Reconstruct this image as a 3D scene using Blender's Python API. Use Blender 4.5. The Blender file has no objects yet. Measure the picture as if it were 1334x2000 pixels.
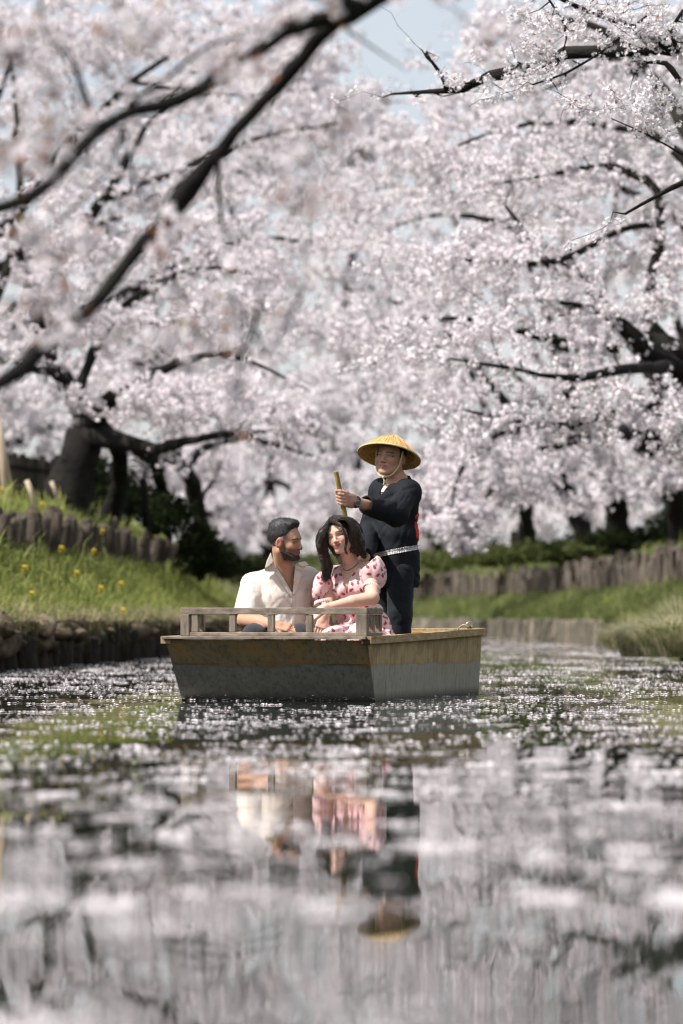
import bpy, math, random
import numpy as np
from mathutils import Vector, Matrix

# ------------------------------------------------------------------ camera, sky, sun, exposure
SC = bpy.context.scene
COL = SC.collection
F = 7500.0            # focal length in photo pixels (135 mm lens, 2000 px tall frame)
CX, HY, CH = 667.0, 1205.0, 0.485   # picture centre column, horizon row, camera height above the water

def P(px, py, d):
    """world point seen at photo pixel (px, py) at d metres from the camera"""
    return np.array([(px - CX) * d / F, d, CH + (HY - py) * d / F])

cam_d = bpy.data.cameras.new('camera')
cam_d.sensor_fit = 'VERTICAL'; cam_d.sensor_height = 36.0; cam_d.lens = 135.0
cam_d.shift_y = 205.0 / 2000.0
cam_d.clip_start = 0.1; cam_d.clip_end = 3000.0
cam_d.dof.use_dof = True; cam_d.dof.focus_distance = 22.9; cam_d.dof.aperture_fstop = 2.8
cam = bpy.data.objects.new('camera', cam_d); COL.objects.link(cam)
cam.location = (0, 0, CH); cam.rotation_euler = (math.pi / 2, 0, 0)
SC.camera = cam

SUN_EL = math.radians(52)
SUN_H = np.array([-0.94, -0.30]); SUN_H /= np.linalg.norm(SUN_H)
TO_SUN = Vector((SUN_H[0] * math.cos(SUN_EL), SUN_H[1] * math.cos(SUN_EL), math.sin(SUN_EL)))
W = bpy.data.worlds.new('World'); SC.world = W; W.use_nodes = True
wt = W.node_tree; wt.nodes.clear()
w_out = wt.nodes.new('ShaderNodeOutputWorld'); w_bg = wt.nodes.new('ShaderNodeBackground')
w_sky = wt.nodes.new('ShaderNodeTexSky'); w_sky.sky_type = 'NISHITA'; w_sky.sun_disc = False
w_sky.sun_elevation = SUN_EL
w_sky.sun_rotation = math.atan2(TO_SUN.x, TO_SUN.y)
w_sky.air_density = 1.0; w_sky.dust_density = 2.2; w_sky.ozone_density = 1.0
w_bg.inputs['Strength'].default_value = 0.115
w_tc = wt.nodes.new('ShaderNodeTexCoord'); w_no = wt.nodes.new('ShaderNodeTexNoise'); w_no.inputs['Scale'].default_value = 3.0; w_no.inputs['Detail'].default_value = 6
w_mr = wt.nodes.new('ShaderNodeMapRange'); w_mr.inputs['From Min'].default_value = 0.30; w_mr.inputs['From Max'].default_value = 0.75; w_mr.inputs['To Min'].default_value = 0.40; w_mr.inputs['To Max'].default_value = 0.80
w_mx = wt.nodes.new('ShaderNodeMix'); w_mx.data_type = 'RGBA'; w_mx.inputs[7].default_value = (5.6, 5.65, 5.8, 1)      # thin white veil of high cloud
wt.links.new(w_tc.outputs['Generated'], w_no.inputs['Vector']); wt.links.new(w_no.outputs['Fac'], w_mr.inputs['Value']); wt.links.new(w_mr.outputs[0], w_mx.inputs[0])
wt.links.new(w_sky.outputs[0], w_mx.inputs[6]); wt.links.new(w_mx.outputs[2], w_bg.inputs['Color']); wt.links.new(w_bg.outputs[0], w_out.inputs['Surface'])
sun_d = bpy.data.lights.new('sun', 'SUN'); sun_d.energy = 5.0; sun_d.angle = math.radians(0.53)
sun_d.color = (1.0, 0.96, 0.915)
sun = bpy.data.objects.new('sun', sun_d); COL.objects.link(sun)
sun.rotation_euler = TO_SUN.to_track_quat('Z', 'Y').to_euler()
SC.view_settings.view_transform = 'Standard'; SC.view_settings.look = 'None'
SC.view_settings.exposure = 0.48; SC.view_settings.gamma = 1.0
SC.view_settings.use_curve_mapping = False
SC.render.engine = 'CYCLES'
cy = SC.cycles
cy.use_denoising = True; cy.use_adaptive_sampling = False; cy.filter_width = 1.3; cy.max_bounces = 8; cy.diffuse_bounces = 2; cy.glossy_bounces = 3
cy.transmission_bounces = 4; cy.transparent_max_bounces = 6
cy.caustics_reflective = False; cy.caustics_refractive = False
cy.sample_clamp_indirect = 6.0
try: cy.denoiser = 'OPENIMAGEDENOISE'
except Exception: pass

# ------------------------------------------------------------------ helpers: objects
RNG = np.random.default_rng(11)

def tag(o, label=None, cat=None, group=None, kind=None):
    for k, v in (('label', label), ('category', cat), ('group', group), ('kind', kind)):
        if v: o[k] = v
    return o

def empty(name, loc=(0, 0, 0)):
    o = bpy.data.objects.new(name, None); COL.objects.link(o)
    o.location = [float(c) for c in loc]; o.empty_display_size = 0.1
    return o

def mesh_np(name, verts, loops, starts, totals, mat=None, smooth=False):
    me = bpy.data.meshes.new(name)
    nv, nl, nf = len(verts), len(loops), len(starts)
    me.vertices.add(nv); me.vertices.foreach_set('co', np.ascontiguousarray(verts, np.float32).ravel())
    me.loops.add(nl); me.loops.foreach_set('vertex_index', np.ascontiguousarray(loops, np.int32))
    me.polygons.add(nf)
    me.polygons.foreach_set('loop_start', np.ascontiguousarray(starts, np.int32))
    try: me.polygons.foreach_set('loop_total', np.ascontiguousarray(totals, np.int32))
    except Exception: pass
    me.update(calc_edges=True)
    me.polygons.foreach_set('use_smooth', np.full(nf, bool(smooth)))
    if mat: me.materials.append(mat)
    return me

def link(name, me, parent=None):
    o = bpy.data.objects.new(name, me); COL.objects.link(o)
    if parent is not None:
        o.parent = parent
        o.matrix_parent_inverse = Matrix.Translation(-parent_world(parent))
    return o

def parent_world(p):
    """world translation of a parent (parents here are only translated)"""
    if p.parent is None: return Vector(p.location)
    return parent_world(p.parent) + p.matrix_parent_inverse.translation + Vector(p.location)

class MB:
    """collects polygons; build() links them as one mesh object"""
    def __init__(s): s.v = []; s.f = []; s.n = 0
    def add(s, verts, faces):
        s.v.extend([tuple(map(float, q)) for q in verts]); s.f.extend([tuple(i + s.n for i in q) for q in faces])
        s.n += len(verts); return s
    def box(s, c, half, R=None, bev=0.0):
        c = np.array(c, float); h = np.array(half, float); R = np.eye(3) if R is None else R
        if bev <= 0:
            vs = [c + R @ (h * np.array(q)) for q in ((-1,-1,-1),(1,-1,-1),(1,1,-1),(-1,1,-1),(-1,-1,1),(1,-1,1),(1,1,1),(-1,1,1))]
            return s.add(vs, ((3,2,1,0),(4,5,6,7),(0,1,5,4),(1,2,6,5),(2,3,7,6),(3,0,4,7)))
        import itertools
        vs = []; idx = {}
        for sx, sy, sz in itertools.product((-1, 1), repeat=3):
            for a in range(3):
                q = np.array([sx, sy, sz]) * h; k = [0, 1, 2]; k.remove(a)
                for j in k: q[j] -= np.array([sx, sy, sz])[j] * bev
                idx[(sx, sy, sz, a)] = len(vs); vs.append(c + R @ q)
        fs = []
        for a in range(3):
            b, d = (a + 1) % 3, (a + 2) % 3
            for sg in (-1, 1):
                q = []
                for sb, sd in ((-1,-1),(1,-1),(1,1),(-1,1)):
                    t = [0,0,0]; t[a] = sg; t[b] = sb; t[d] = sd; q.append(idx[(*t, a)])
                fs.append(q if sg > 0 else q[::-1])
            for sb in (-1, 1):
                for sd in (-1, 1):
                    t0 = [0,0,0]; t0[a] = -1; t0[b] = sb; t0[d] = sd; t1 = list(t0); t1[a] = 1
                    q = [idx[(*t0, b)], idx[(*t1, b)], idx[(*t1, d)], idx[(*t0, d)]]
                    fs.append(q if sb * sd < 0 else q[::-1])
        for sx, sy, sz in itertools.product((-1, 1), repeat=3):
            q = [idx[(sx, sy, sz, a)] for a in range(3)]
            fs.append(q if sx * sy * sz > 0 else q[::-1])
        return s.add(vs, fs)
    def prism(s, poly, dvec):
        """closed polygon (list of 3d points) extruded by dvec"""
        n = len(poly); d = np.array(dvec, float)
        vs = [np.array(q, float) for q in poly] + [np.array(q, float) + d for q in poly]
        fs = [tuple(range(n))[::-1], tuple(range(n, 2 * n))] + [(i, (i + 1) % n, n + (i + 1) % n, n + i) for i in range(n)]
        return s.add(vs, fs)
    def tube(s, pts, rad, sides=8, cap=True, jitter=0.0, rng=None):
        v, f = tube_geo(np.array(pts, float), np.array(rad, float) if np.ndim(rad) else np.full(len(pts), rad), sides, cap, jitter, rng)
        return s.add(v, f)
    def lathe(s, prof, c, R=None, sides=24, closed=False):
        c = np.array(c, float); R = np.eye(3) if R is None else R
        vs = []
        for r, z in prof:
            for k in range(sides):
                a = 2 * math.pi * k / sides
                vs.append(c + R @ np.array([r * math.cos(a), r * math.sin(a), z]))
        fs = []
        n = len(prof)
        for i in range(n if closed else n - 1):
            j = (i + 1) % n
            for k in range(sides):
                k2 = (k + 1) % sides
                fs.append((i * sides + k, i * sides + k2, j * sides + k2, j * sides + k))
        return s.add(vs, fs)
    def build(s, name, mat, parent=None, smooth=False):
        me = bpy.data.meshes.new(name); me.from_pydata(s.v, [], s.f)
        if mat: me.materials.append(mat)
        if smooth: me.polygons.foreach_set('use_smooth', np.full(len(me.polygons), True))
        me.update()
        return link(name, me, parent)

def frames(pts):
    t = np.gradient(pts, axis=0); t /= (np.linalg.norm(t, axis=1, keepdims=True) + 1e-12)
    up = np.array([0.0, 0.0, 1.0]); 
    if abs(t[0] @ up) > 0.9: up = np.array([0.0, 1.0, 0.0])
    n = np.empty_like(t); q = np.cross(t[0], up); q /= np.linalg.norm(q) + 1e-12
    for i in range(len(t)):
        q = q - t[i] * (q @ t[i]); L = np.linalg.norm(q)
        if L < 1e-6: q = np.cross(t[i], [1.0, 0.3, 0.2]); L = np.linalg.norm(q)
        q = q / L; n[i] = q
    return t, n, np.cross(t, n)

def tube_geo(pts, rad, sides=8, cap=True, jitter=0.0, rng=None):
    t, n, b = frames(pts); m = len(pts)
    a = np.arange(sides) * 2 * np.pi / sides
    r = rad[:, None] * np.ones((1, sides))
    if jitter and rng is not None: r = r * (1 + jitter * rng.standard_normal((m, sides)))
    v = pts[:, None, :] + r[..., None] * (np.cos(a)[None, :, None] * n[:, None, :] + np.sin(a)[None, :, None] * b[:, None, :])
    v = v.reshape(-1, 3)
    i = np.arange(m - 1)[:, None] * sides; k = np.arange(sides)[None, :]; k2 = (k + 1) % sides
    f = np.stack([i + k, i + k2, i + sides + k2, i + sides + k], -1).reshape(-1, 4).tolist()
    if cap:
        f.append(list(range(sides))[::-1]); f.append(list(range((m - 1) * sides, m * sides)))
    return v, f

def rotz(a): c, s = math.cos(a), math.sin(a); return np.array([[c, -s, 0], [s, c, 0], [0, 0, 1.0]])
def rotx(a): c, s = math.cos(a), math.sin(a); return np.array([[1.0, 0, 0], [0, c, -s], [0, s, c]])
def roty(a): c, s = math.cos(a), math.sin(a); return np.array([[c, 0, s], [0, 1.0, 0], [-s, 0, c]])
def unit(v): v = np.array(v, float); return v / (np.linalg.norm(v) + 1e-12)
def axes_from(zdir, hint=(0, 0, 1)):
    z = unit(zdir); x = np.cross(hint, z)
    if np.linalg.norm(x) < 1e-4: x = np.cross((1, 0, 0), z)
    x = unit(x); return np.stack([x, np.cross(z, x), z], 1)

def spline(pts, n):
    """Catmull-Rom through rows of pts (any width), n samples"""
    p = np.array(pts, float)
    if len(p) < 3: 
        t = np.linspace(0, 1, n)[:, None]; return p[0] * (1 - t) + p[-1] * t
    q = np.vstack([2 * p[0] - p[1], p, 2 * p[-1] - p[-2]])
    L = np.concatenate([[0], np.cumsum(np.linalg.norm(np.diff(p[:, :3], axis=0), axis=1))])
    s = np.linspace(0, L[-1], n); out = np.empty((n, p.shape[1]))
    for k, v in enumerate(s):
        i = min(max(np.searchsorted(L, v, side='right') - 1, 0), len(p) - 2)
        t = (v - L[i]) / max(L[i + 1] - L[i], 1e-9)
        a, b, c, d = q[i], q[i + 1], q[i + 2], q[i + 3]
        out[k] = 0.5 * (2 * b + (c - a) * t + (2 * a - 5 * b + 4 * c - d) * t * t + (3 * b - a - 3 * c + d) * t ** 3)
    return out

def vnoise(p, seed=0):
    """cheap smooth pseudo noise in [-1,1] from sines; p (...,k)"""
    r = np.random.default_rng(seed); k = p.shape[-1]; out = 0.0
    for j in range(7):
        w = r.standard_normal(k); w *= (0.7 + 0.5 * j * 0.55) / (np.linalg.norm(w) + 1e-9)
        out = out + np.sin(p @ w * 2.2 + r.uniform(0, 6.28)) * (0.9 ** j)
    return out / 3.0

# ------------------------------------------------------------------ helpers: materials
class NT:
    def __init__(s, name):
        s.m = bpy.data.materials.new(name); s.m.use_nodes = True; s.t = s.m.node_tree; s.t.nodes.clear()
        s.out = s.n('ShaderNodeOutputMaterial')
    def n(s, kind, **kw):
        x = s.t.nodes.new(kind)
        for k, v in kw.items():
            if hasattr(x, k) and k not in ('Scale',): setattr(x, k, v)
        return x
    def l(s, a, b): s.t.links.new(a, b)
    def coord(s, which='Object'): return s.n('ShaderNodeTexCoord').outputs[which]
    def pos(s): return s.n('ShaderNodeNewGeometry').outputs['Position']
    def mapping(s, vec, scale=(1, 1, 1), rot=(0, 0, 0)):
        x = s.n('ShaderNodeMapping'); x.inputs['Scale'].default_value = scale; x.inputs['Rotation'].default_value = rot
        s.l(vec, x.inputs['Vector']); return x.outputs[0]
    def noise(s, vec, scale, detail=4, rough=0.55, out='Fac', dist=0.0):
        x = s.n('ShaderNodeTexNoise'); x.inputs['Scale'].default_value = scale; x.inputs['Detail'].default_value = detail
        x.inputs['Roughness'].default_value = rough; x.inputs['Distortion'].default_value = dist
        s.l(vec, x.inputs['Vector']); return x.outputs[out]
    def ramp(s, fac, stops, interp='LINEAR'):
        x = s.n('ShaderNodeValToRGB'); x.color_ramp.interpolation = interp; e = x.color_ramp.elements
        while len(e) < len(stops): e.new(0.5)
        for q, (p, c) in zip(e, stops): q.position = p; q.color = (*c, 1) if len(c) == 3 else c
        s.l(fac, x.inputs[0]); return x.outputs[0]
    def math(s, op, a, b=None, c=None):
        x = s.n('ShaderNodeMath'); x.operation = op
        for i, v in enumerate((a, b, c)):
            if v is None: continue
            if isinstance(v, (int, float)): x.inputs[i].default_value = v
            else: s.l(v, x.inputs[i])
        return x.outputs[0]
    def mix(s, fac, a, b, blend='MIX'):
        x = s.n('ShaderNodeMix'); x.data_type = 'RGBA'; x.blend_type = blend
        for i, v in ((0, fac), (6, a), (7, b)):
            if isinstance(v, (int, float)): x.inputs[i].default_value = v
            elif isinstance(v, tuple): x.inputs[i].default_value = (*v, 1) if len(v) == 3 else v
            else: s.l(v, x.inputs[i])
        return x.outputs[2]
    def sep(s, vec): x = s.n('ShaderNodeSeparateXYZ'); s.l(vec, x.inputs[0]); return x.outputs
    def bump(s, h, strength=0.3, dist=0.01):
        x = s.n('ShaderNodeBump'); x.inputs['Strength'].default_value = strength; x.inputs['Distance'].default_value = dist
        s.l(h, x.inputs['Height']); return x.outputs[0]
    def bsdf(s, color, rough=0.7, normal=None, spec=0.35, **kw):
        x = s.n('ShaderNodeBsdfPrincipled')
        for k, v in (('Base Color', color), ('Roughness', rough), ('Specular IOR Level', spec), *kw.items()):
            if isinstance(v, (int, float)): x.inputs[k].default_value = v
            elif isinstance(v, tuple): x.inputs[k].default_value = (*v, 1) if len(v) == 3 else v
            else: s.l(v, x.inputs[k])
        if normal is not None: s.l(normal, x.inputs['Normal'])
        return x.outputs[0]
    def done(s, sh): s.l(sh, s.out.inputs['Surface']); return s.m

def attr_col(nt, name='Col'):
    x = nt.n('ShaderNodeVertexColor'); x.layer_name = name; return x.outputs[0]

def set_cols(me, cols, name='Col'):
    a = me.color_attributes.new(name, 'FLOAT_COLOR', 'POINT')
    c = np.ones((len(cols), 4), np.float32); c[:, :3] = cols
    a.data.foreach_set('color', c.ravel())
# ------------------------------------------------------------------ boat frame
TH = math.radians(16.0)
BA = np.array([0.194, 22.06]); BW = 1.168; BL = 2.45      # bow corner at the water, width, length
# ------------------------------------------------------------------ materials of the setting
def m_water():
    t = NT('river_water'); p = t.pos()
    a = t.noise(t.mapping(p, (2.2, 1.1, 1)), 1.0, 2, 0.5, 'Color')
    b = t.noise(t.mapping(p, (10, 4.0, 1)), 1.0, 2, 0.5, 'Color')
    c = t.noise(t.mapping(p, (0.35, 0.18, 1)), 1.0, 1, 0.5, 'Color')
    def vm(op, x, y):
        n = t.n('ShaderNodeVectorMath'); n.operation = op
        for i, v in enumerate((x, y)):
            if isinstance(v, tuple): n.inputs[i].default_value = v
            else: t.l(v, n.inputs[i])
        return n.outputs[0]
    h = (0.5, 0.5, 0.5)
    s = vm('MULTIPLY', vm('SUBTRACT', a, h), (0.006, 0.015, 0.0))
    s = vm('ADD', s, vm('MULTIPLY', vm('SUBTRACT', b, h), (0.004, 0.009, 0.0)))
    s = vm('ADD', s, vm('MULTIPLY', vm('SUBTRACT', c, h), (0.002, 0.004, 0.0)))
    nrm = vm('NORMALIZE', vm('ADD', s, (0, 0, 1)), (0, 0, 0))
    return t.done(t.bsdf((0.018, 0.022, 0.014), 0.02, nrm, 0.5, IOR=1.33))

def m_blossom(name, base, var, trans=0.45):
    t = NT(name); p = t.pos()
    n = t.noise(p, 9.0, 3, 0.7)
    c = t.ramp(n, [(0.30, var), (0.52, base), (0.75, tuple(min(1, q * 1.05) for q in base))])
    d = t.n('ShaderNodeBsdfDiffuse'); t.l(c, d.inputs[0])
    r = t.n('ShaderNodeBsdfTranslucent'); t.l(c, r.inputs[0])
    m = t.n('ShaderNodeMixShader'); m.inputs[0].default_value = trans
    t.l(d.outputs[0], m.inputs[1]); t.l(r.outputs[0], m.inputs[2])
    return t.done(m.outputs[0])

def m_bark(name, c0, c1, lichen=None):
    t = NT(name); p = t.pos()
    n1 = t.noise(t.mapping(p, (6, 6, 22)), 1.5, 5, 0.65); n2 = t.noise(p, 3.0, 4)
    c = t.ramp(n1, [(0.3, c0), (0.7, c1)])
    if lichen: c = t.mix(t.ramp(n2, [(0.55, (0, 0, 0)), (0.72, (1, 1, 1))]), c, lichen)
    return t.done(t.bsdf(c, 0.9, t.bump(n1, 0.7, 0.03), 0.2))

def m_leaf(name, stops, trans=0.35, scale=1.2):
    t = NT(name); p = t.pos()
    c = t.ramp(t.noise(p, scale, 4, 0.75), stops)
    d = t.n('ShaderNodeBsdfDiffuse'); t.l(c, d.inputs[0])
    r = t.n('ShaderNodeBsdfTranslucent'); t.l(c, r.inputs[0])
    m = t.n('ShaderNodeMixShader'); m.inputs[0].default_value = trans
    t.l(d.outputs[0], m.inputs[1]); t.l(r.outputs[0], m.inputs[2])
    return t.done(m.outputs[0])

def m_soil():
    t = NT('bank_soil'); p = t.pos()
    n = t.noise(p, 2.2, 6, 0.65)
    c = t.ramp(n, [(0.3, (0.035, 0.03, 0.02)), (0.5, (0.07, 0.075, 0.03)), (0.7, (0.11, 0.10, 0.055))])
    return t.done(t.bsdf(c, 0.95, t.bump(n, 0.6, 0.05), 0.15))

def m_log(name, c0, c1, c2):
    t = NT(name); p = t.pos()
    o = t.n('ShaderNodeObjectInfo').outputs['Random']
    n = t.noise(t.mapping(p, (26, 26, 2.5)), 1.0, 5, 0.6); n2 = t.noise(p, 2.0, 3)
    c = t.ramp(n, [(0.25, c0), (0.5, c1), (0.78, c2)])
    c = t.mix(t.math('MULTIPLY', o, 0.6), c, c0)
    c = t.mix(t.ramp(n2, [(0.55, (0, 0, 0)), (0.75, (0.5, 0.5, 0.5))]), c, (0.06, 0.075, 0.035))
    return t.done(t.bsdf(c, 0.9, t.bump(n, 0.5, 0.02), 0.2))

def m_stone():
    t = NT('mossy_stone'); p = t.pos(); o = t.n('ShaderNodeObjectInfo').outputs['Random']
    n = t.noise(p, 3.5, 6, 0.65)
    c = t.ramp(n, [(0.3, (0.03, 0.026, 0.018)), (0.5, (0.13, 0.11, 0.08)), (0.68, (0.34, 0.29, 0.22))])
    c = t.mix(t.math('MULTIPLY', o, 0.55), c, (0.07, 0.07, 0.05))
    return t.done(t.bsdf(c, 0.9, t.bump(n, 0.5, 0.03), 0.2))

M = {}
M['water'] = m_water()
M['blossom'] = m_blossom('cherry_blossom', (0.88, 0.83, 0.85), (0.77, 0.66, 0.69), 0.20)
M['blossom2'] = m_blossom('cherry_blossom_pale', (0.89, 0.85, 0.868), (0.80, 0.71, 0.735), 0.20)
M['petal'] = m_blossom('floating_petal', (0.88, 0.83, 0.84), (0.82, 0.72, 0.74), 0.25)
M['bark'] = m_bark('cherry_bark', (0.005, 0.0045, 0.004), (0.020, 0.017, 0.015), (0.024, 0.025, 0.016))
M['grass'] = m_leaf('grass_blades', [(0.28, (0.10, 0.13, 0.035)), (0.48, (0.28, 0.32, 0.09)), (0.62, (0.42, 0.43, 0.16)), (0.8, (0.50, 0.44, 0.26))], 0.45, 3.0)
M['grass_olive'] = m_leaf('olive_grass', [(0.28, (0.06, 0.085, 0.03)), (0.48, (0.19, 0.23, 0.08)), (0.62, (0.32, 0.34, 0.15)), (0.8, (0.42, 0.38, 0.24))], 0.4, 2.4)
M['tuft'] = m_leaf('tuft_blades', [(0.3, (0.18, 0.21, 0.08)), (0.44, (0.36, 0.37, 0.18)), (0.54, (0.56, 0.52, 0.35)), (0.72, (0.72, 0.66, 0.52))], 0.45, 9.0)
M['root'] = m_leaf('hanging_roots', [(0.3, (0.03, 0.025, 0.016)), (0.55, (0.10, 0.085, 0.05)), (0.75, (0.34, 0.29, 0.19))], 0.2, 5.0)
M['grass_dry'] = m_leaf('dry_grass', [(0.3, (0.13, 0.16, 0.05)), (0.46, (0.34, 0.32, 0.16)), (0.6, (0.55, 0.47, 0.31)), (0.8, (0.62, 0.54, 0.40))], 0.4, 4.0)
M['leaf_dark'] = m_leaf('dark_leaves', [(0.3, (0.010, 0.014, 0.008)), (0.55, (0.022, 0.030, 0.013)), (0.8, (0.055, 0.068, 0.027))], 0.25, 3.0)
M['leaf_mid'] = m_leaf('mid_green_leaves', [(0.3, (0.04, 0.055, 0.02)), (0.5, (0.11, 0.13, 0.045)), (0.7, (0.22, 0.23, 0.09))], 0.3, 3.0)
M['leaf_young'] = m_leaf('young_cherry_leaf', [(0.35, (0.25, 0.08, 0.045)), (0.55, (0.30, 0.14, 0.06)), (0.7, (0.28, 0.26, 0.07))], 0.4, 6.0)
M['soil'] = m_soil()
M['log_dark'] = m_log('weathered_dark_log', (0.010, 0.009, 0.008), (0.032, 0.027, 0.022), (0.085, 0.07, 0.056))
M['log_brown'] = m_log('weathered_brown_stump', (0.022, 0.018, 0.014), (0.085, 0.066, 0.05), (0.21, 0.17, 0.13))
M['log_grey'] = m_log('weathered_grey_log', (0.04, 0.030, 0.024), (0.14, 0.115, 0.092), (0.33, 0.28, 0.235))
M['stone'] = m_stone()
t_ = NT('yellow_petals'); M['yellow'] = t_.done(t_.bsdf((0.80, 0.55, 0.02), 0.6))
t_ = NT('pale_pole_wood'); n_ = t_.noise(t_.mapping(t_.pos(), (20, 20, 2)), 1, 4)
M['pole'] = t_.done(t_.bsdf(t_.ramp(n_, [(0.3, (0.34, 0.25, 0.17)), (0.7, (0.55, 0.45, 0.34))]), 0.8))

# ------------------------------------------------------------------ water and banks
def bank_curve(tbl, n=260):
    c = spline(np.array(tbl, float), n); return c
# rows: (X, Y) of the waterline
LB = bank_curve([(-4.6, -12), (-4.4, 10), (-3.9, 24), (-3.1, 35), (-2.16, 48), (-1.5, 62), (-1.9, 70), (-4.5, 78), (-9, 85), (-18, 93), (-34, 100), (-70, 108)])
RB = bank_curve([(5.0, -12), (4.6, 8), (4.1, 24), (3.55, 36), (3.95, 48), (4.2, 60), (4.0, 76), (3.3, 93), (1.2, 105), (-4, 115), (-12, 121), (-28, 128), (-70, 138)])

def normals2(c, side):
    t = np.gradient(c, axis=0); t /= np.linalg.norm(t, axis=1, keepdims=True)
    n = np.stack([t[:, 1], -t[:, 0]], 1)      # to the right of travel
    return n * side

LP_ = [(0, -0.5), (0.0, 0.38), (0.10, 0.43), (0.55, 0.72), (1.0, 1.08), (1.14, 1.12), (1.17, 1.40), (1.8, 1.78), (3.0, 1.95), (6, 2.1), (14, 2.3), (60, 3.0), (160, 3.5)]
RP_ = [(0, -0.5), (0.04, 0.36), (0.30, 0.42), (0.8, 0.66), (1.3, 0.88), (1.42, 0.90), (1.45, 1.42), (2.0, 1.62), (3.4, 2.05), (6, 2.4), (14, 2.7), (60, 3.2), (160, 3.5)]

def bank_mesh(name, curve, prof, side):
    nm = normals2(curve, side); k = len(prof); v = []
    for i in range(len(curve)):
        for s, z in prof:
            q = curve[i] + nm[i] * s
            dz = 0 if z < 0.5 else 0.05 * vnoise(np.array([q * 1.3]), 5)[0]
            v.append((q[0], q[1], z + dz))
    f = []
    for i in range(len(curve) - 1):
        for j in range(k - 1):
            q = (i * k + j, (i + 1) * k + j, (i + 1) * k + j + 1, i * k + j + 1)
            f.append(q if side < 0 else q[::-1])
    mb = MB(); mb.add(v, f)
    o = mb.build(name, M['soil'], None, True); tag(o, kind='structure'); return o

bank_mesh('bank_left', LB, LP_, -1)
bank_mesh('bank_right', RB, RP_, 1)
mb = MB(); mb.add([(-120, -25, 0), (60, -25, 0), (60, 260, 0), (-120, 260, 0)], [(0, 1, 2, 3)])
tag(mb.build('river_water', M['water']), kind='structure')
mb = MB(); mb.add([(-2500, -400, -0.6), (2500, -400, -0.6), (2500, 2800, -0.6), (-2500, 2800, -0.6)], [(0, 1, 2, 3)])
tag(mb.build('ground', M['soil']), kind='structure')

def bank_at(curve, side, y, s):
    """point at distance s outside the waterline where the curve passes depth y (first pass)"""
    i = int(np.argmax(curve[:, 1] >= y)); nm = normals2(curve, side)[i]
    return curve[i] + nm * s
def prof_z(prof, s): 
    a = np.array(prof); return float(np.interp(s, a[:, 0] + np.arange(len(a)) * 1e-6, a[:, 1]))

# ------------------------------------------------------------------ log fences: every log is a part
def log_meshes(mat, r, h, n=4, seed=0, sides=9):
    rg = np.random.default_rng(seed); out = []
    for k in range(n):
        rr = r * (0.7 + 0.6 * rg.random()); hh = h * (0.80 + 0.32 * rg.random())
        mb = MB()
        mb.tube([(0, 0, 0), (0.01 * rg.standard_normal(), 0.01 * rg.standard_normal(), hh * 0.5), (0.012 * rg.standard_normal(), 0, hh * 0.97), (0.012 * rg.standard_normal(), 0, hh)],
                [rr * 1.05, rr, rr * 0.97, rr * 0.86], sides, True, 0.06, rg)
        me = bpy.data.meshes.new('log'); me.from_pydata(mb.v, [], mb.f); me.materials.append(mat)
        me.polygons.foreach_set('use_smooth', [len(p.vertices) == 4 for p in me.polygons]); me.update()
        out.append(me)
    return out

def log_row(name, label, cat, curve, side, s, y0, y1, step, meshes, zbase, seed, skip=0.0, tilt=0.06, part='log', imax=None):
    rg = np.random.default_rng(seed); nm = normals2(curve, side)
    line = curve + nm * s
    keep = (np.arange(len(curve)) >= int(np.argmax(curve[:, 1] >= y0))) & (curve[:, 1] <= y1)
    line = line[keep]; L = np.concatenate([[0], np.cumsum(np.linalg.norm(np.diff(line, axis=0), axis=1))])
    root = empty(name, (line[0][0], line[0][1], zbase)); tag(root, label, cat)
    q = 0.0; cnt = 0
    while q < L[-1] and cnt < 295:
        if rg.random() >= skip:
            x = np.interp(q, L, line[:, 0]); y = np.interp(q, L, line[:, 1])
            o = bpy.data.objects.new(part, meshes[rg.integers(len(meshes))]); COL.objects.link(o)
            o.parent = root
            o.location = (x - root.location.x, y - root.location.y, 0.05 * rg.standard_normal() - 0.02)
            o.rotation_euler = (tilt * rg.standard_normal(), tilt * rg.standard_normal(), rg.uniform(0, 6.28))
            cnt += 1
        q += step * (0.85 + 0.3 * rg.random())
    return root

log_row('log_revetment', 'grey upright log revetment above the grass on the far side bank opposite the palm', 'fence', RB, 1, 1.42, 57, 110, 0.168,
        log_meshes(M['log_grey'], 0.066, 0.90, 9, 1, 8), 0.72, 3, 0.06, 0.05)
log_row('log_revetment', 'dark stumpy log revetment halfway up the flowery grass slope', 'fence', LB, -1, 1.13, 36, 68, 0.25,
        log_meshes(M['log_brown'], 0.088, 0.74, 9, 2), 0.98, 4, 0.16, 0.09)
log_row('log_edging', 'dark wet log edging at the waterline below the flowery grass slope', 'edging', LB, -1, -0.03, 30, 70, 0.20,
        log_meshes(M['log_dark'], 0.075, 0.62, 7, 5), -0.28, 6, 0.12, 0.08)

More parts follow.
